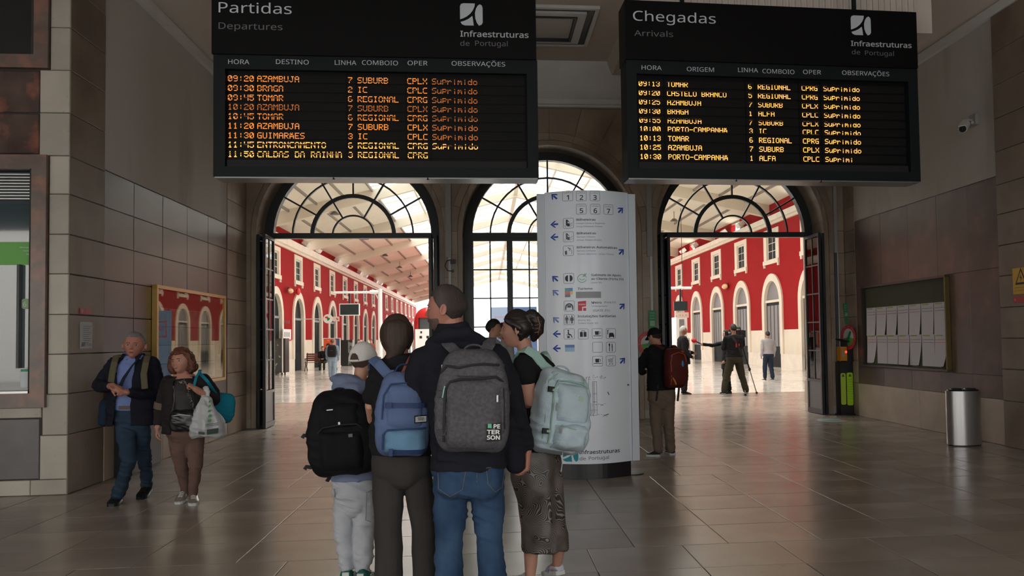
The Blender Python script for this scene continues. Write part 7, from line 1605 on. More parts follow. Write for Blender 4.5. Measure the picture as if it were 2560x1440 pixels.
hand(b, c1.P(281, 964, -.26), (.75, -.35, -.25), (.3, .2, -1), (0, -.6, .6), .55, 1.0); hand(b, c1.P(314, 981, -.28), (-1, -.15, .15), (-.2, .2, 1), (0, -.4, .8), .25, 1.0)
FL = [(316, 1060, 0, 19), (318, 1110, -.14, 15), (322, 1150, -.20, 12.5), (310, 1195, -.10, 10.5), (296, 1232, -.05, 8)]; BL = [(348, 1060, 0, 19), (354, 1110, .05, 15), (362, 1150, .12, 12), (366, 1185, .26, 10), (366, 1208, .36, 8)]
c1.tube(b, FL, .95); c1.tube(b, BL, .95); c1.finish(SKD); h1.face(c1.root, mat('grey_eyebrow', (.12, .10, .09), .8), mouth_open=.035)
h1.hair(c1.root, mat('short_grey_hair', (.20, .19, .19), .8, bump=.5, bscale=120, col2=(.08, .075, .075), c2scale=9), thick=.025, front=.30, side=.02, back=-.22, amp=.01)
sh = B(); c1.torso(sh, [(330, 1024, 39, .14), (330, 1000, 41, .148), (331, 950, 40, .14), (332, 915, 38, .12), (334, 898, 25, .085), (334, 890, 19, .075)])
remeshed(sh, 'blue_shirt', cloth('pale_blue_shirt', (.17, .23, .48)), c1.root, .009, 2, amp=.004)
B().tube([c1.P(320, 898, -.085), c1.P(314, 890, -.05), c1.P(318, 882, .0)], [(.022, .006)] * 3, 8).tube([c1.P(346, 898, -.085), c1.P(352, 890, -.05), c1.P(349, 882, .0)], [(.022, .006)] * 3, 8).done('collar', MATS['pale_blue_shirt'], c1.root)
B().obox(c1.P(318, 1019, -.145), (1, 0, 0), (0, 1, 0), (0, 0, 1), .075, .006, .016).done('belt', mat('brown_leather', (.08, .03, .015), .5), c1.root)
jk = B(); NVJ = cloth('navy_wool', (.012, .012, .022))
def half(p, b_, rings, x0px, x1px, n=14):
    """one front half of an open coat, front/side/back, as a thick curved sheet"""
    V = []
    for (cx, py, hw, dp, a0, a1) in rings:
        c = p.P(cx, py)
        for i in range(n + 1):
            a = a0 + (a1 - a0) * i / n
            for k_ in (1.0, .93): V.append(c + p.R * hw * p.m * math.cos(a) * k_ + p.Fw * dp * math.sin(a) * k_)
    m_ = len(rings); w_ = 2 * (n + 1); Fc = []
    for r_ in range(m_ - 1):
        for i in range(n):
            q = r_ * w_ + 2 * i; Fc += [(q, q + 2, q + 2 + w_, q + w_), (q + 1, q + 1 + w_, q + 3 + w_, q + 3)]
        for q in (r_ * w_, r_ * w_ + 2 * n): Fc.append((q, q + w_, q + 1 + w_, q + 1))
    for r_ in (0, m_ - 1):
        for i in range(n): q = r_ * w_ + 2 * i; Fc.append((q, q + 1, q + 3, q + 2))
    b_.add(V, Fc)
# the coat wraps back and sides and stays open in front (front = +Fw, angle 90 deg)
A0, A1 = math.radians(104), math.radians(104 + 320)
half(c1, jk, [(330, 1062, 58, .175, math.radians(98), math.radians(98 + 318)), (330, 1020, 56, .175, math.radians(98), math.radians(98 + 322)), (331, 970, 53, .172, math.radians(100), math.radians(98 + 325)), (332, 925, 56, .15, math.radians(102), math.radians(98 + 322)), (334, 905, 50, .125, math.radians(104), math.radians(98 + 320)), (335, 890, 27, .095, math.radians(108), math.radians(98 + 318)), (335, 884, 24, .09, math.radians(110), math.radians(98 + 316))], 0, 0, 30)
c1.tube(jk, [(288, 908, 0, 17), (262, 945, .05, 16), (247, 965, .0, 15), (262, 968, -.14, 12), (272, 966, -.2, 10.5)]); c1.tube(jk, [(379, 908, 0, 18), (392, 950, .04, 16.5), (384, 983, .0, 15), (350, 985, -.16, 12.5), (326, 982, -.24, 10.5)])
remeshed(jk, 'open_jacket', NVJ, c1.root, .0085, 2, amp=.005)
DJ = cloth('faded_blue_denim', (.026, .048, .08), col2=(.045, .075, .12), c2scale=3); jb = B(); c1.torso(jb, [(332, 1078, 26, .10), (331, 1050, 43, .135), (330, 1022, 40, .13)])
for Q in (FL, BL): c1.tube(jb, [(x, y, d, r_ * k_ + 2) for (x, y, d, r_), k_ in zip(Q, (1.15, 1.15, 1.12, 1.15, 1.5))])
remeshed(jb, 'jeans', DJ, c1.root, .009, 2, amp=.008, freq=(10, 10, 15))
p, q = c1.P(296, 1246, .06), c1.P(278, 1254, -.16); shoe(c1.root, (p[0], p[1], .015), (q[0], q[1], .0), w_=.05, h_=.10, upper=BLKC, sole=BUCK); p, q = c1.P(372, 1214, .44), c1.P(350, 1240, .16); shoe(c1.root, (p[0], p[1], .05), (q[0], q[1], .0), w_=.05, h_=.10, upper=BLKC, sole=BUCK)
OLV = mat('olive_webbing', (.10, .085, .045), .8)
o = thing('backpack', tuple(c1.P(335, 930, .25)), 'backpack with olive tan straps worn by the grey-haired man', 'backpack')
pk = Pack(tuple(c1.P(333, 955, .16)), PI + .1, .30, .42, .16); pk.o = np.array([0, 1.0, 0]); remeshed(pk.shell(B()), 'bag_body', OLV, o, .012, 2)
for s, pts in ((0, [(300, 888, .05), (291, 890, -.06), (286, 905, -.125), (281, 930, -.16), (277, 958, -.15)]), (1, [(366, 888, .05), (368, 892, -.06), (364, 908, -.135), (359, 935, -.17), (362, 972, -.18)])):
    ribbon('shoulder_strap', [c1.P(*q_) for q_ in pts], (1, 0, 0), .030, .008, OLV, o)
o = thing('shoulder_bag', tuple(c1.P(270, 1040, -.05)), 'small dark blue shoulder bag at the hip of the grey-haired man', 'bag')
pk = Pack(tuple(c1.P(272, 1030, .06)), .15, .14, .26, .12); remeshed(pk.shell(B()), 'bag_body', cloth('dark_blue_nylon', (.012, .025, .05)), o, .01, 2, amp=.004)
ribbon('cross_strap', [c1.P(352, 886, -.02), c1.P(346, 896, -.12), c1.P(330, 915, -.175), c1.P(310, 945, -.195), c1.P(296, 975, -.20), c1.P(280, 1005, -.17)], (.7, 0, .7), .018, .004, cloth('dark_teal_webbing', (.012, .02, .035)), o)

c2 = Person('laughing woman with reddish hair in a dark cardigan, walking with bags', 8.45, (466, 1256), PI + .25, voxel=.007)
b = c2.body
c2.torso(b, [(466, 1092, 22, .08), (466, 1072, 36, .12), (466, 1030, 42, .145), (464, 985, 42, .145), (463, 955, 42, .11), (460, 935, 24, .075)], .93)
b.tube([c2.P(460, 948, .0), c2.P(458, 928, -.02), c2.P(456, 910, -.03)], [(.062, .062), (.056, .056), (.06, .06)], 14)
h2 = Head(c2.P(454, 904, -.04), .235, PI - math.radians(18), .05, -.08, fem=True, wide=1.12); h2.body(b)
c2.tube(b, [(424, 958, 0, 13), (408, 1000, .02, 12), (400, 1030, .02, 10), (394, 1070, -.02, 7)], 1); c2.tube(b, [(506, 952, 0, 13), (530, 985, .02, 12.5), (532, 1000, -.02, 11), (510, 985, -.18, 9), (488, 972, -.24, 7)], 1)
hand(b, c2.P(394, 1070, -.02), (-.05, -.15, -1), (.9, .1, 0), (.2, -1, 0), .45, .88); hand(b, c2.P(490, 972, -.24), (-.6, -.25, .45), (-.5, .3, -.8), (0, 0, 1), 1.25, .85)
L1 = [(446, 1090, 0, 21), (449, 1130, -.04, 17), (452, 1160, -.02, 13), (460, 1195, .06, 11.5), (463, 1228, .12, 7.5)]; L2 = [(486, 1090, 0, 21), (488, 1130, -.05, 17), (489, 1165, -.08, 13), (486, 1200, -.03, 11), (482, 1236, .0, 7.5)]
c2.tube(b, L1, .95); c2.tube(b, L2, .95); c2.finish(skinmat('skin_warm', (.48, .24, .17))); h2.face(c2.root, mat('brown_eyebrow', (.10, .045, .025), .8), smile=True, mouth_open=.03)
RH = mat('auburn_hair', (.115, .035, .018), .55, bump=.5, bscale=50, col2=(.24, .10, .045), c2scale=8, c2lo=.45, c2hi=.65); hb = B()
V, Fc = headpts(64, 48, lambda X, Y, Z: np.where((Z > .27) | (Y < .02) & (Z > -.35), .085, -.08), feat=False, fem=True); hb.add(h2.w(V), Fc)
for q in (-1, 1):
    hb.tube([h2.w([(q * .22, .18, .34)])[0], h2.w([(q * .37, .06, .16)])[0], h2.w([(q * .43, -.02, -.12)])[0], h2.w([(q * .40, .0, -.36)])[0]], [.022, .032, .038, .026], 10, rnd=True)
    hb.ell(h2.w([(q * .36, -.18, -.26)])[0], .045, .045, .05)
hb.ell(h2.w([(0, -.42, -.22)])[0], .07, .04, .07)
remeshed(hb, 'hair', RH, c2.root, .007, 2, amp=.008, freq=(28, 28, 28), amp2=.002)
tb = B(); c2.torso(tb, [(466, 1062, 44, .165), (466, 1020, 45, .17), (464, 985, 44, .168), (463, 958, 40, .13), (462, 946, 26, .10)]); SQ = mat('black_sequin_top', (.014, .011, .010), .6, col2=(.09, .05, .045), c2scale=7, c2lo=.58, c2hi=.66)
remeshed(tb, 'sequin_top', SQ, c2.root, .009, 2, amp=.004)
t = B(); random.seed(4)
for i in range(70):
    px, py = random.choice([(455 + random.gauss(0, 7), 955 + random.gauss(0, 3)), (462 + i * .35 + random.gauss(0, 2), 955 + i * 1.05)]); q_ = c2.P(px, py, -.172 + .0008 * (abs(px - 464))); t.ell(q_, .004, .004, .004, n=5, m=4)
t.done('sequins', mat('silver_sequin', (.7, .7, .65), .2, metal=.8), c2.root, kind='stuff')
cb_ = B(); CG = cloth('dark_brown_cardigan', (.026, .021, .022)); CM = cloth('beige_band', (.16, .125, .10))
half(c2, cb_, [(464, 1082, 52, .17, math.radians(128), math.radians(128 + 285)), (464, 1040, 51, .178, math.radians(122), math.radians(122 + 298)), (464, 985, 51, .180, math.radians(120), math.radians(120 + 302)), (463, 955, 50, .14, math.radians(122), math.radians(122 + 300)), (461, 940, 28, .10, math.radians(125), math.radians(125 + 292))], 0, 0, 30)
c2.tube(cb_, [(422, 956, 0, 16.5), (407, 1000, .02, 16), (400, 1030, .02, 14), (396, 1056, -.0, 12)]); c2.tube(cb_, [(508, 950, 0, 17.5), (532, 984, .02, 17), (534, 1000, -.02, 16), (515, 988, -.14, 13), (502, 980, -.18, 11.5)])
remeshed(cb_, 'cardigan', CG, c2.root, .0085, 2, amp=.005)
B().tube([c2.P(405, 1007, .02), c2.P(401, 1023, .02)], [17.3 * c2.m, 16 * c2.m], 18).done('sleeve_band', CM, c2.root, smooth=True)
pb = B(); c2.torso(pb, [(466, 1112, 12, .09), (466, 1100, 34, .13), (466, 1085, 44, .155), (466, 1060, 42, .15)]); PK = cloth('dusty_pink_cotton', (.17, .105, .085))
for Q in (L1, L2): c2.tube(pb, [(x, y, d, r_ + 2.2) for x, y, d, r_ in Q])
remeshed(pb, 'trousers', PK, c2.root, .009, 2, amp=.005, freq=(10, 10, 14))
SLV = mat('silver_leather', (.42, .38, .32), .3, metal=.5); p, q = c2.P(466, 1240, .20), c2.P(444, 1252, -.06); shoe(c2.root, (p[0], p[1], .03), (q[0], q[1], 0), w_=.045, h_=.10, upper=SLV, sole=WHT); p, q = c2.P(482, 1250, .10), c2.P(484, 1258, -.16); shoe(c2.root, (p[0], p[1], .015), (q[0], q[1], 0), w_=.045, h_=.10, upper=SLV, sole=WHT)
o = thing('handbag', tuple(c2.P(462, 1070, -.2)), 'small shiny black handbag in front of the laughing woman', 'bag'); PATENT = mat('black_patent', (.008, .008, .010), .35, coat=.15)
pk = Pack(tuple(c2.P(461, 1051, -.165)), PI * 0 + .0, .235, .20, .085, e=.6, taper=.1); remeshed(pk.shell(B()), 'bag_body', PATENT, o, .008, 2, amp=.006, freq=(20, 20, 20)); pk.zip_(o, [(-.09, .5), (0, .62), (.09, .5)], MET, .003, .004)
ribbon('bag_strap', [pk.at(-.10, .8, .04), c2.P(436, 1000, -.175), c2.P(434, 965, -.15), c2.P(436, 946, -.06)], (1, 0, 0), .010, .003, PATENT, o)
# turquoise bag, white carrier bag
o = thing('turquoise_bag', tuple(c2.P(556, 1040, .12)), 'turquoise quilted bag under the arm of the laughing woman', 'bag'); TQ = cloth('turquoise_fabric', (.012, .23, .34))
pk = Pack(tuple(c2.P(547, 1018, .16)), .55, .27, .29, .12, roll=-.15, e=.7); remeshed(pk.shell(B()), 'bag_body', TQ, o, .009, 2, amp=.006, freq=(6, 6, 30))
ribbon('bag_strap', [pk.at(-.03, .9, .05), c2.P(540, 985, -.02), c2.P(520, 955, -.12), c2.P(499, 932, -.09), c2.P(500, 925, .0)], (1, 0, 0), .016, .005, TQ, o); ribbon('bag_strap', [c2.P(499, 928, -.10), c2.P(490, 945, -.19), c2.P(484, 968, -.25)], (1, 0, .2), .014, .004, TQ, o)
o = thing('carrier_bag', tuple(c2.P(517, 1095, -.2)), 'white plastic carrier bag with green and black print hanging from the elbow', 'plastic bag')
PL = mat('white_plastic', (.50, .52, .54), .4, bump=.6, bscale=14); V = []; n = 36
for py, cx, hw, dp in ((1094, 518, 34, .04), (1088, 518, 40, .075), (1070, 518, 40, .10), (1050, 518, 34, .10), (1025, 516, 24, .08), (1005, 514, 15, .05), (992, 513, 9, .03)):
    c = c2.P(cx, py, -.20)
    for j in range(n):
        a = 2 * PI * j / n; V.append(c + np.array([math.cos(a) * hw * c2.m * (1 + .05 * math.sin(5 * a)), math.sin(a) * dp * (1 + .12 * math.sin(7 * a)), 0]))
bb = B().add(V, [(i * n + j, i * n + (j + 1) % n, (i + 1) * n + (j + 1) % n, (i + 1) * n + j) for i in range(6) for j in range(n)] + [tuple(range(n)), tuple(6 * n + j for j in range(n))])
for dx in (-6, 7): bb.tube([c2.P(513 + dx * .5, 1000, -.2), c2.P(513 + dx, 985, -.2), c2.P(514 + dx * .6, 972, -.19), c2.P(516, 966, -.17)], [(.018, .008)] * 4, 8, side=(1, 0, 0))
remeshed(bb, 'bag_body', PL, o, .007, 2, amp=.010, freq=(14, 14, 9), amp2=.003, freq2=(35, 35, 35))
t = B(); GPR = mat('bag_green_print', (.03, .22, .06), .5)
def bagpt(px, py, d=-.325): return c2.P(px, py, d)
for s, px, py, hh, ww in (('BOM DIA', 519, 1078, .032, .16),): pass
B().prism([bagpt(517, 1087, -.32), bagpt(545, 1083, -.31), bagpt(546, 1070, -.315), bagpt(517, 1074, -.325)], (0, .003, 0)).done('printed_label', mat('bag_dark_print', (.015, .04, .03), .5), o)
for i, (x0, x1, y) in enumerate(((521, 540, 1000), (520, 531, 1012), (519, 533, 1024), (520, 534, 1036), (518, 536, 1048))): t.prism([bagpt(x0, y + 7, -.31), bagpt(x0 + 5 + i, y + 6, -.31), bagpt(x0 + 6 + i, y, -.305), bagpt(x0 + 2, y + 1, -.305)], (0, .002, 0))
t.done('green_print', GPR, o)
t = B(); [t.prism([bagpt(513, y, -.323), bagpt(546, y - 4, -.315), bagpt(546, y - 5.2, -.315), bagpt(513, y - 1.2, -.323)], (0, .002, 0)) for y in (1062, 1066)]; t.prism([bagpt(496, 1086, -.305), bagpt(510, 1087, -.32), bagpt(510, 1081, -.32), bagpt(496, 1079, -.305)], (0, .002, 0)); t.done('dark_print', BUCK, o)

# ------------------------------------------------------------ man in the black cap by the totem
c3 = Person('man in a black cap and khaki trousers standing beside the white signpost', 10.67, (1650, 1142), math.radians(14), voxel=.009)
b = c3.body
c3.torso(b, [(1652, 1010, 24, .10), (1652, 980, 34, .12), (1652, 930, 32, .12), (1650, 890, 36, .115), (1648, 872, 32, .09), (1644, 862, 16, .06)], .9)
b.tube([c3.P(1646, 872, .0), c3.P(1640, 855, .04), c3.P(1636, 845, .06)], [.06, .058, .058], 12)
h3 = Head(c3.P(1637, 843, .06), .235, math.radians(35), -.35, 0); h3.body(b)
A_ = [(1620, 882, .0, 12), (1606, 905, .05, 11), (1602, 925, .08, 9), (1606, 930, .22, 8), (1620, 928, .32, 6)]; Bm = [(1684, 880, 0, 12), (1694, 905, .05, 10), (1694, 928, .08, 9), (1680, 930, .22, 8), (1660, 928, .32, 6)]
c3.tube(b, A_, .9); c3.tube(b, Bm, .9); hand(b, c3.P(1620, 928, .32), (.6, .8, .1), (0, 0, -1), (1, 0, 0), .8); hand(b, c3.P(1660, 928, .32), (-.6, .8, .1), (0, 0, -1), (-1, 0, 0), .8)
G1_ = [(1640, 1000, 0, 17), (1640, 1050, 0, 13), (1643, 1090, 0, 10), (1645, 1125, 0, 7)]; G2_ = [(1668, 1000, 0, 17), (1671, 1050, .02, 13), (1674, 1090, .05, 10), (1676, 1120, .08, 7)]
c3.tube(b, G1_, .9); c3.tube(b, G2_, .9); c3.finish(SK); h3.face(c3.root); h3.hair(c3.root, MHAIR, thick=.016, side=-.02, back=-.2)
o = thing('cap', tuple(h3.w([(0, 0, .3)])[0]), 'black baseball cap on the man beside the signpost', 'cap'); V, Fc = headpts(64, 48, lambda X, Y, Z: np.where(Z > .10 - .06 * np.clip(-Y / .4, 0, 1), .05, -.05), feat=False); B().add(h3.w(V), Fc).done('crown', BLKC, o, smooth=True)
B().prism([h3.w([(x, .36 + .28 * math.sqrt(max(0, 1 - (x / .3) ** 2)), .10 - .05 * abs(x) - .05)])[0] for x in np.linspace(-.3, .3, 9)] + [h3.w([(x, .30, .12)])[0] for x in (.26, 0, -.26)], h3.u * .008).done('peak', BLKC, o)
tb = B(); c3.torso(tb, [(1652, 976, 37, .135), (1652, 930, 35, .13), (1650, 892, 39, .128), (1648, 874, 35, .105), (1644, 862, 20, .075)]); c3.tube(tb, [(x, y, d, r_ + 1.5) for x, y, d, r_ in A_[:4]]); c3.tube(tb, [(x, y, d, r_ + 1.5) for x, y, d, r_ in Bm[:4]])
remeshed(tb, 'black_jacket', BLKC, c3.root, .011, 2, amp=.007)
pb = B(); KH = cloth('khaki_cotton', (.20, .155, .115)); c3.torso(pb, [(1654, 1020, 18, .09), (1653, 1000, 35, .13), (1653, 968, 36, .13)])
c3.tube(pb, [(x, y, d, r_ + 2.4 + (3 if y > 1100 else 0)) for x, y, d, r_ in G1_]); c3.tube(pb, [(x, y, d, r_ + 2.4 + (3 if y > 1100 else 0)) for x, y, d, r_ in G2_]); remeshed(pb, 'khaki_trousers', KH, c3.root, .010, 2, amp=.007, freq=(9, 9, 14))
SH = mat('navy_canvas', (.02, .02, .045), .7); p, q = c3.P(1650, 1135, -.02), c3.P(1614, 1142, .03); shoe(c3.root, (p[0], p[1], 0), (q[0], q[1], 0), w_=.05, h_=.09, upper=SH, sole=WHT); p, q = c3.P(1682, 1132, .04), c3.P(1668, 1136, .26); shoe(c3.root, (p[0], p[1], 0), (q[0], q[1], 0), w_=.05, h_=.09, upper=SH, sole=WHT)
RB = cloth('rust_brown_nylon', (.115, .022, .016), rough=.6); OR = mat('orange_trim', (.6, .10, .03), .5); cc = c3.P(1678, 920, -.14)
pk = Pack(tuple(cc), math.radians(20), .285, .50, .20, e=.55, taper=.15); pr_ = thing('backpack', tuple(cc), 'rust-brown backpack with orange trim on the man in the black cap', 'backpack')
remeshed(pk.shell(B()), 'bag_body', RB, pr_, .010, 2, amp=.005); pk.zip_(pr_, [(-.11, -.8), (-.115, .3), (-.09, .70), (0, .80), (.09, .70), (.115, .3)], OR, .005, .005); pk.zip_(pr_, [(.05, .86), (.10, .80)], OR, .010, .008)
B().ell(pk.front(.045, .22, .003), .018, .006, .040, pk.r, pk.o, pk.u).ell(pk.front(.045, .33, .003), .010, .006, .016, pk.r, pk.o, pk.u).done('blue_emblem', mat('bright_blue_print', (.05, .30, .62), .5), pr_)
B().obox(pk.front(-.10, .62, .01), pk.r, pk.o, pk.u, .012, .006, .014).done('purple_tab', mat('purple_tab', (.10, .05, .35), .6), pr_); B().tube([pk.front(-.10, -.45, .006), pk.front(-.075, -.62, .008), pk.front(-.05, -.80, .006)], .010, 6).done('orange_toggle', mat('amber_trim', (.75, .28, .04), .5), pr_)
for s, pts in ((0, [(1660, 872, -.14), (1640, 862, -.10), (1628, 868, -.02), (1624, 890, .10)]), (1, [(1690, 872, -.14), (1684, 864, -.06), (1682, 866, .02), (1684, 890, .12)])): ribbon('shoulder_strap', [c3.P(*q_) for q_ in pts], c3.R, .034, .008, RB, pr_)
for px in (1641, 1694): ribbon('hanging_strap', [c3.P(px + (18 if px < 1650 else -6), 940, -.12), c3.P(px + 4, 965, -.14), c3.P(px, 1003, -.13)], (1, 0, 0), .014, .004, WEB, pr_)

# ------------------------------------------------------------ generic smaller figures in the distance
def small(label, Y, fx, yaw, H_, top, legs, skin=SK, hair=None, hairstyle='short', lean=0.0, stride=0.0, arms=None, vx=.012, bulk=1.0, coat=0.0, shoes_=None, head_yaw=None, side_x=0, spread=.0, seated=False, base=0.0, voxel=None):
    """a whole figure of height H_ standing at column fx, built in metres"""
    p0 = onfloor(fx, 990); x0 = atY(fx, 900, Y)[0]; per = Person.__new__(Person); per.Y = Y; per.yaw = yaw; per.vx = vx; per.m = 1.0
    R_ = np.array([math.cos(yaw), math.sin(yaw), 0.0]); F2 = np.array([-math.sin(yaw), math.cos(yaw), 0.0]); per.R, per.Fw = R_, F2
    per.root = thing('person', (x0, Y, base), label, 'person'); O = np.array([x0, Y, base]); s = H_
    L = lambda x, y, z: O + R_ * x * s + F2 * (y + lean * max(0, z - .5)) * s + np.array([0, 0, z * s])
    def tor(b, rings, k=1.0, n=22):
        V = []
        for z, a, d_ in rings:
            c = L(0, 0, z)
            for j in range(n):
                q = 2 * PI * j / n; V.append(c + R_ * a * s * k * bulk * math.cos(q) + F2 * d_ * s * k * bulk * math.sin(q))
        m_ = len(rings); b.add(V, [(i * n + j, i * n + (j + 1) % n, (i + 1) * n + (j + 1) % n, (i + 1) * n + j) for i in range(m_ - 1) for j in range(n)] + [tuple(range(n - 1, -1, -1)), tuple((m_ - 1) * n + j for j in range(n))])
    b = B(); TR_ = [(.48, .085, .065), (.54, .094, .07), (.62, .083, .062), (.72, .092, .066), (.80, .108, .06), (.83, .085, .045), (.85, .035, .03)]
    tor(b, TR_, .9); b.tube([L(0, -.004, .82), L(0, 0, .86), L(0, .005, .90)], [.034 * s, .031 * s, .032 * s], 12)
    hd_ = Head(L(0, .012, .932), .132 * s, yaw if head_yaw is None else head_yaw, 0); hd_.body(b)
    K = [[(-.052, 0, .50), (-.055 - spread * .5, .02 + stride * .5, .28), (-.052 - spread, stride, .06)], [(.052, 0, .50), (.055 + spread * .5, .02 - stride * .3, .28), (.052 + spread, -stride, .07 if stride else .06)]]
    if seated: K = [[(-.052, 0, .50), (-.06, .25, .50), (-.06, .27, .24)], [(.052, 0, .50), (.06, .25, .50), (.06, .27, .24)]]
    AR = arms or [[(-.112, 0, .80), (-.138, -.015, .64), (-.135, .03, .50)], [(.112, 0, .80), (.138, -.015, .64), (.135, .03, .50)]]
    def limb(b_, pts, rr, add=0): b_.tube([L(*q) for q in pts], [r_ * s * bulk + add for r_ in rr], 12, rnd=True)
    for q in K: limb(b, q, (.044, .030, .019))
    for i, q in enumerate(AR):
        limb(b, q, (.026, .021, .014)); d = _n(L(*q[-1]) - L(*q[-2])); hand(b, L(*q[-1]), d, F2 * .3 - R_ * (1 if i else -1), F2, .5, .9)
    per.body = b; per.finish(skin); hd_.face(per.root, lips=False)
    if hairstyle == 'long':
        hb = B(); V, Fc = headpts(40, 32, lambda X, Y_, Z: np.where((Z > .25) | (Y_ < .05), .07, -.08), feat=False); hb.add(hd_.w(V), Fc); hb.tube([hd_.w([(0, -.3, .1)])[0], hd_.w([(0, -.38, -.4)])[0], hd_.w([(0, -.34, -.8)])[0]], [(.08, .04), (.09, .04), (.06, .02)], 10, rnd=True, side=R_); remeshed(hb, 'hair', hair, per.root, vx, 2)
    elif hair is not None: hd_.hair(per.root, hair, thick=.03 if hairstyle == 'short' else .07, front=.26, side=.0, back=-.24, amp=.012)
    t_ = B(); tor(t_, [(z, a * 1.06, d_ * 1.12) for z, a, d_ in TR_ if z > (.45 if coat else .5)], 1.05)
    if coat: tor(t_, [(.50 - coat, .115, .09), (.54, .105, .085), (.6, .10, .08)])
    for q in AR: limb(t_, q, (.034, .029, .023))
    remeshed(t_, 'top', top, per.root, vx, 2, amp=.006)
    l_ = B(); tor(l_, [(.46, .06, .06), (.50, .102, .082), (.56, .098, .078)])
    for q in K: limb(l_, [q[0], q[1], tuple(np.array(q[1]) * .08 + np.array(q[2]) * .92)], (.054, .042, .036))
    remeshed(l_, 'trousers', legs, per.root, vx, 2, amp=.006)
    for q in K:
        a = L(*q[2]); sh_ = shoes_ or (BLKC, BUCK); zt_ = max(0, q[2][2] * s - .11) + base; shoe(per.root, (a[0] - F2[0] * .06, a[1] - F2[1] * .06, max(base, base + q[2][2] * s - .10)), (a[0] + F2[0] * .19, a[1] + F2[1] * .19, base + .0 if not seated else max(base, base + q[2][2] * s - .10)), w_=.048, h_=.095, upper=sh_[0], sole=sh_[1])
    per.L = L; per.hd = hd_; return per
BH = mat('black_hair', (.012, .010, .009), .6, bump=.4, bscale=80); WHH = mat('white_hair', (.50, .48, .45), .7, bump=.4, bscale=80); SUIT = cloth('black_suit', (.014, .014, .016)); OLT = cloth('olive_trousers', (.040, .036, .022)); WSH = cloth('white_shirt', (.62, .62, .64)); LGS = cloth('light_grey_sweatshirt', (.36, .35, .36)); NJ = cloth('navy_jeans', (.018, .028, .05)); LJ = cloth('light_blue_jeans', (.25, .33, .42)); DSH = cloth('denim_shirt', (.17, .23, .29))
yR = -PI / 2   # facing +x
s1 = small('white-haired man in a black suit and white shirt, facing the reporter', 22.0, 1708, yR - .1, 1.82, SUIT, SUIT, SKT, WHH, coat=.06, bulk=1.12, arms=[[(-.112, 0, .80), (-.13, .03, .64), (-.10, .15, .60)], [(.112, 0, .80), (.13, .0, .64), (.11, .10, .55)]])
B().prism([s1.L(-.035, .085, .82), s1.L(.035, .085, .82), s1.L(.014, .100, .58), s1.L(-.014, .100, .58)], s1.Fw * .012).done('shirt_front', WSH, s1.root); B().tube([s1.L(-.04, .03, .85), s1.L(0, .05, .845), s1.L(.04, .03, .85)], .018, 8, rnd=True).done('shirt_collar', WSH, s1.root)
s2 = small('reporter in a black coat holding out a red microphone, half hidden by the cameraman', 21.9, 1818, PI / 2 + .15, 1.70, SUIT, SUIT, SK, BH, coat=.12, arms=[[(-.112, 0, .80), (-.13, .0, .64), (-.11, .08, .52)], [(.112, .02, .79), (.10, .20, .755), (.03, .385, .775)]])
mp = s2.L(.03, .425, .785); mt_ = thing('microphone', tuple(mp), 'red-headed microphone held out to the man in the suit', 'microphone'); dM = _n(s2.Fw + np.array([0, 0, .45])); B().cyl(mp - dM * .04, mp + dM * .16, .016, .02, 12).done('handle', BUCK, mt_); B().ell(mp + dM * .21, .062, .062, .075, s2.R, np.cross(dM, s2.R), dM).done('foam_head', mat('microphone_red', (.6, .01, .03), .6), mt_)
B().arc((mp[0] + dM[0] * .21, mp[2] + dM[2] * .21), 0.001, .03, 0, 2 * PI, mp[1] - .068, mp[1] - .06, 14).done('pale_logo', WHT, mt_)
s3 = small('cameraman in a black jacket and olive trousers with his legs apart, seen from behind', 21.0, 1836, .12, 1.84, BLKC, OLT, SKT, BH, stride=.0, spread=.115, bulk=1.18, shoes_=(mat('grey_trainer', (.22, .22, .25), .6), WHT), arms=[[(-.118, 0, .80), (-.15, .02, .66), (-.08, .14, .72)], [(.118, 0, .80), (.16, .06, .70), (.12, .20, .82)]])
o = thing('shoulder_strap', tuple(s3.L(0, -.09, .7)), 'black strap with red marks across the back of the cameraman', 'strap'); ribbon('strap_band', [s3.L(-.06, -.075, .82), s3.L(-.02, -.092, .76), s3.L(.03, -.095, .66), s3.L(.075, -.085, .56)], s3.R, .03, .006, WEB, o); B().obox(s3.L(-.015, -.108, .70), s3.R, s3.Fw, (0, 0, 1), .012, .004, .05).obox(s3.L(.028, -.108, .71), s3.R, s3.Fw, (0, 0, 1), .010, .004, .03).done('red_mark', R1_, o)
# camera and tripod
tpx = s3.L(.19, .20, 0); tz = s3.L(0, 0, .86)[2]; o = thing('tripod', (tpx[0], tpx[1], 0), 'black camera tripod with spread feet beside the cameraman', 'tripod'); TP = np.array([tpx[0], tpx[1], 1.42])
for a in (.3, 2.5, 4.6):
    e_ = TP + np.array([math.cos(a) * .46, math.sin(a) * .46, -1.40]); mid = lerp(TP, e_, .55); lg = B().cyl(TP, mid, .022, n=8).done('leg', BUCK, o); B().cyl(mid, e_, .014, n=8).done('leg_extension', mat('grey_tube', (.35, .35, .36), .35, metal=.6), lg); B().ell(mid, .035, .035, .05).done('leg_clamp', BUCK, lg); B().ell(e_ + np.array([0, 0, .01]), .035, .035, .03).done('foot', BUCK, lg)
B().cyl(TP - np.array([0, 0, .05]), TP + np.array([0, 0, .12]), .05, n=14).done('head', BUCK, o); B().tube([TP + np.array([0, -.02, .08]), TP + np.array([-.10, -.35, .0])], .012, 8).done('pan_handle', BUCK, o)
o = thing('video_camera', tuple(TP + np.array([0, 0, .14])), 'black broadcast video camera on the tripod in front of the cameraman', 'camera'); cd = _n(np.array([-.55, .8, 0])); cs = np.cross(cd, [0, 0, 1.0]); cz = np.array([0, 0, 1.0]); c0 = TP + np.array([-.10, 0, .16])
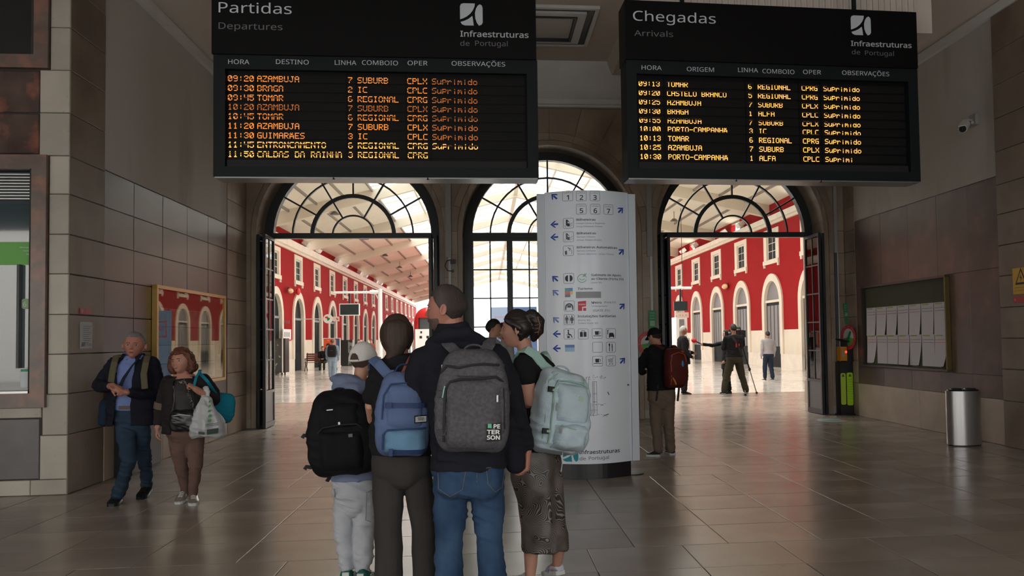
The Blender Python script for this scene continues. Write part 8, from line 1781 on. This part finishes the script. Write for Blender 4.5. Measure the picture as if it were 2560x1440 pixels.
B().obox(c0, cd, cs, cz, .15, .075, .10).obox(c0 - cd * .19 + cz * .0, cd, cs, cz, .05, .065, .09).done('body', BUCK, o); B().cyl(c0 + cd * .14, c0 + cd * .27, .055, .065, 16).done('lens', BUCK, o); B().obox(c0 + cd * .30, cd, cs, cz, .04, .075, .06).done('lens_hood', BUCK, o)
B().tube([c0 - cd * .12 + cz * .10, c0 - cd * .10 + cz * .17, c0 + cd * .10 + cz * .17, c0 + cd * .12 + cz * .10], .018, 8).done('top_handle', BUCK, o); B().obox(c0 + cd * .05 - cs * .12 + cz * .09, cd, cs, cz, .08, .04, .035).done('viewfinder', BUCK, o); B().tube([c0 - cd * .1 + cz * .15, c0 + cd * .2 + cz * .16], .022, 8, rnd=True).done('shotgun_microphone', BUCK, o)
s4 = small('man in a light grey sweatshirt and navy jeans walking away past the right red building', 27.6, 1921, .1, 1.68, LGS, NJ, SKT, BH, stride=.07, bulk=1.08, shoes_=(BUCK, WHT))
s5 = small('man in denim with a black backpack walking away on the left', 35.5, 831, .0, 1.66, DSH, LJ, SKT, mat('balding_brown_hair', (.12, .07, .05), .7), stride=.03, bulk=1.22, shoes_=(mat('brown_shoe', (.05, .02, .015), .5), BUCK))
pk = Pack(tuple(s5.L(.015, -.075, .70)), .0, .36, .50, .20, e=.6); o = thing('backpack', tuple(s5.L(0, -.1, .6)), 'black backpack on the denim-clad man walking away', 'backpack'); remeshed(pk.shell(B()), 'bag_body', BLKC, o, .015, 2); B().obox(pk.front(0, .1, .004), pk.r, pk.o, pk.u, .05, .002, .008).done('pale_lettering', INKG, o)
for q in (-1, 1): ribbon('shoulder_strap', [s5.L(q * .04, -.10, .80), s5.L(q * .06, -.03, .845), s5.L(q * .07, .05, .80)], s5.R, .03, .008, BLKC, o)
s6 = small('young man with tousled dark hair in a white T-shirt, in profile beyond the family', 11.6, 1232, -PI / 2 - .2, 1.80, WSH, NJ, SK, BH, hairstyle='full')
s7 = small('brown-haired youth in a white T-shirt close beside the tousled young man', 12.3, 1262, PI / 2 + .3, 1.76, WSH, NJ, SK, MHAIR, hairstyle='full')
s8 = small('dark-haired woman far off in front of the left red building', 48.0, 897, PI * .9, 1.66, BLKC, BLKC, SK, BH, hairstyle='long', vx=.02)
s9 = small('person with reddish hair far off by the white gantry post', 52.0, 928, PI, 1.68, mat('brick_top', (.3, .07, .05), .8), NJ, SK, mat('reddish_hair', (.2, .06, .04), .7), hairstyle='full', vx=.02)
bq = onfloor(805, 926); s10 = small('person in dark clothes sitting on the bench by the left red building', bq[1] + .42, 809, PI, 1.72, BLKC, cloth('dark_green_cotton', (.02, .025, .02)), SK, BH, lean=.35, seated=True, vx=.018, base=-.40, arms=[[(-.112, 0, .80), (-.13, .08, .66), (-.05, .18, .60)], [(.112, 0, .80), (.13, .08, .66), (.05, .18, .60)]])
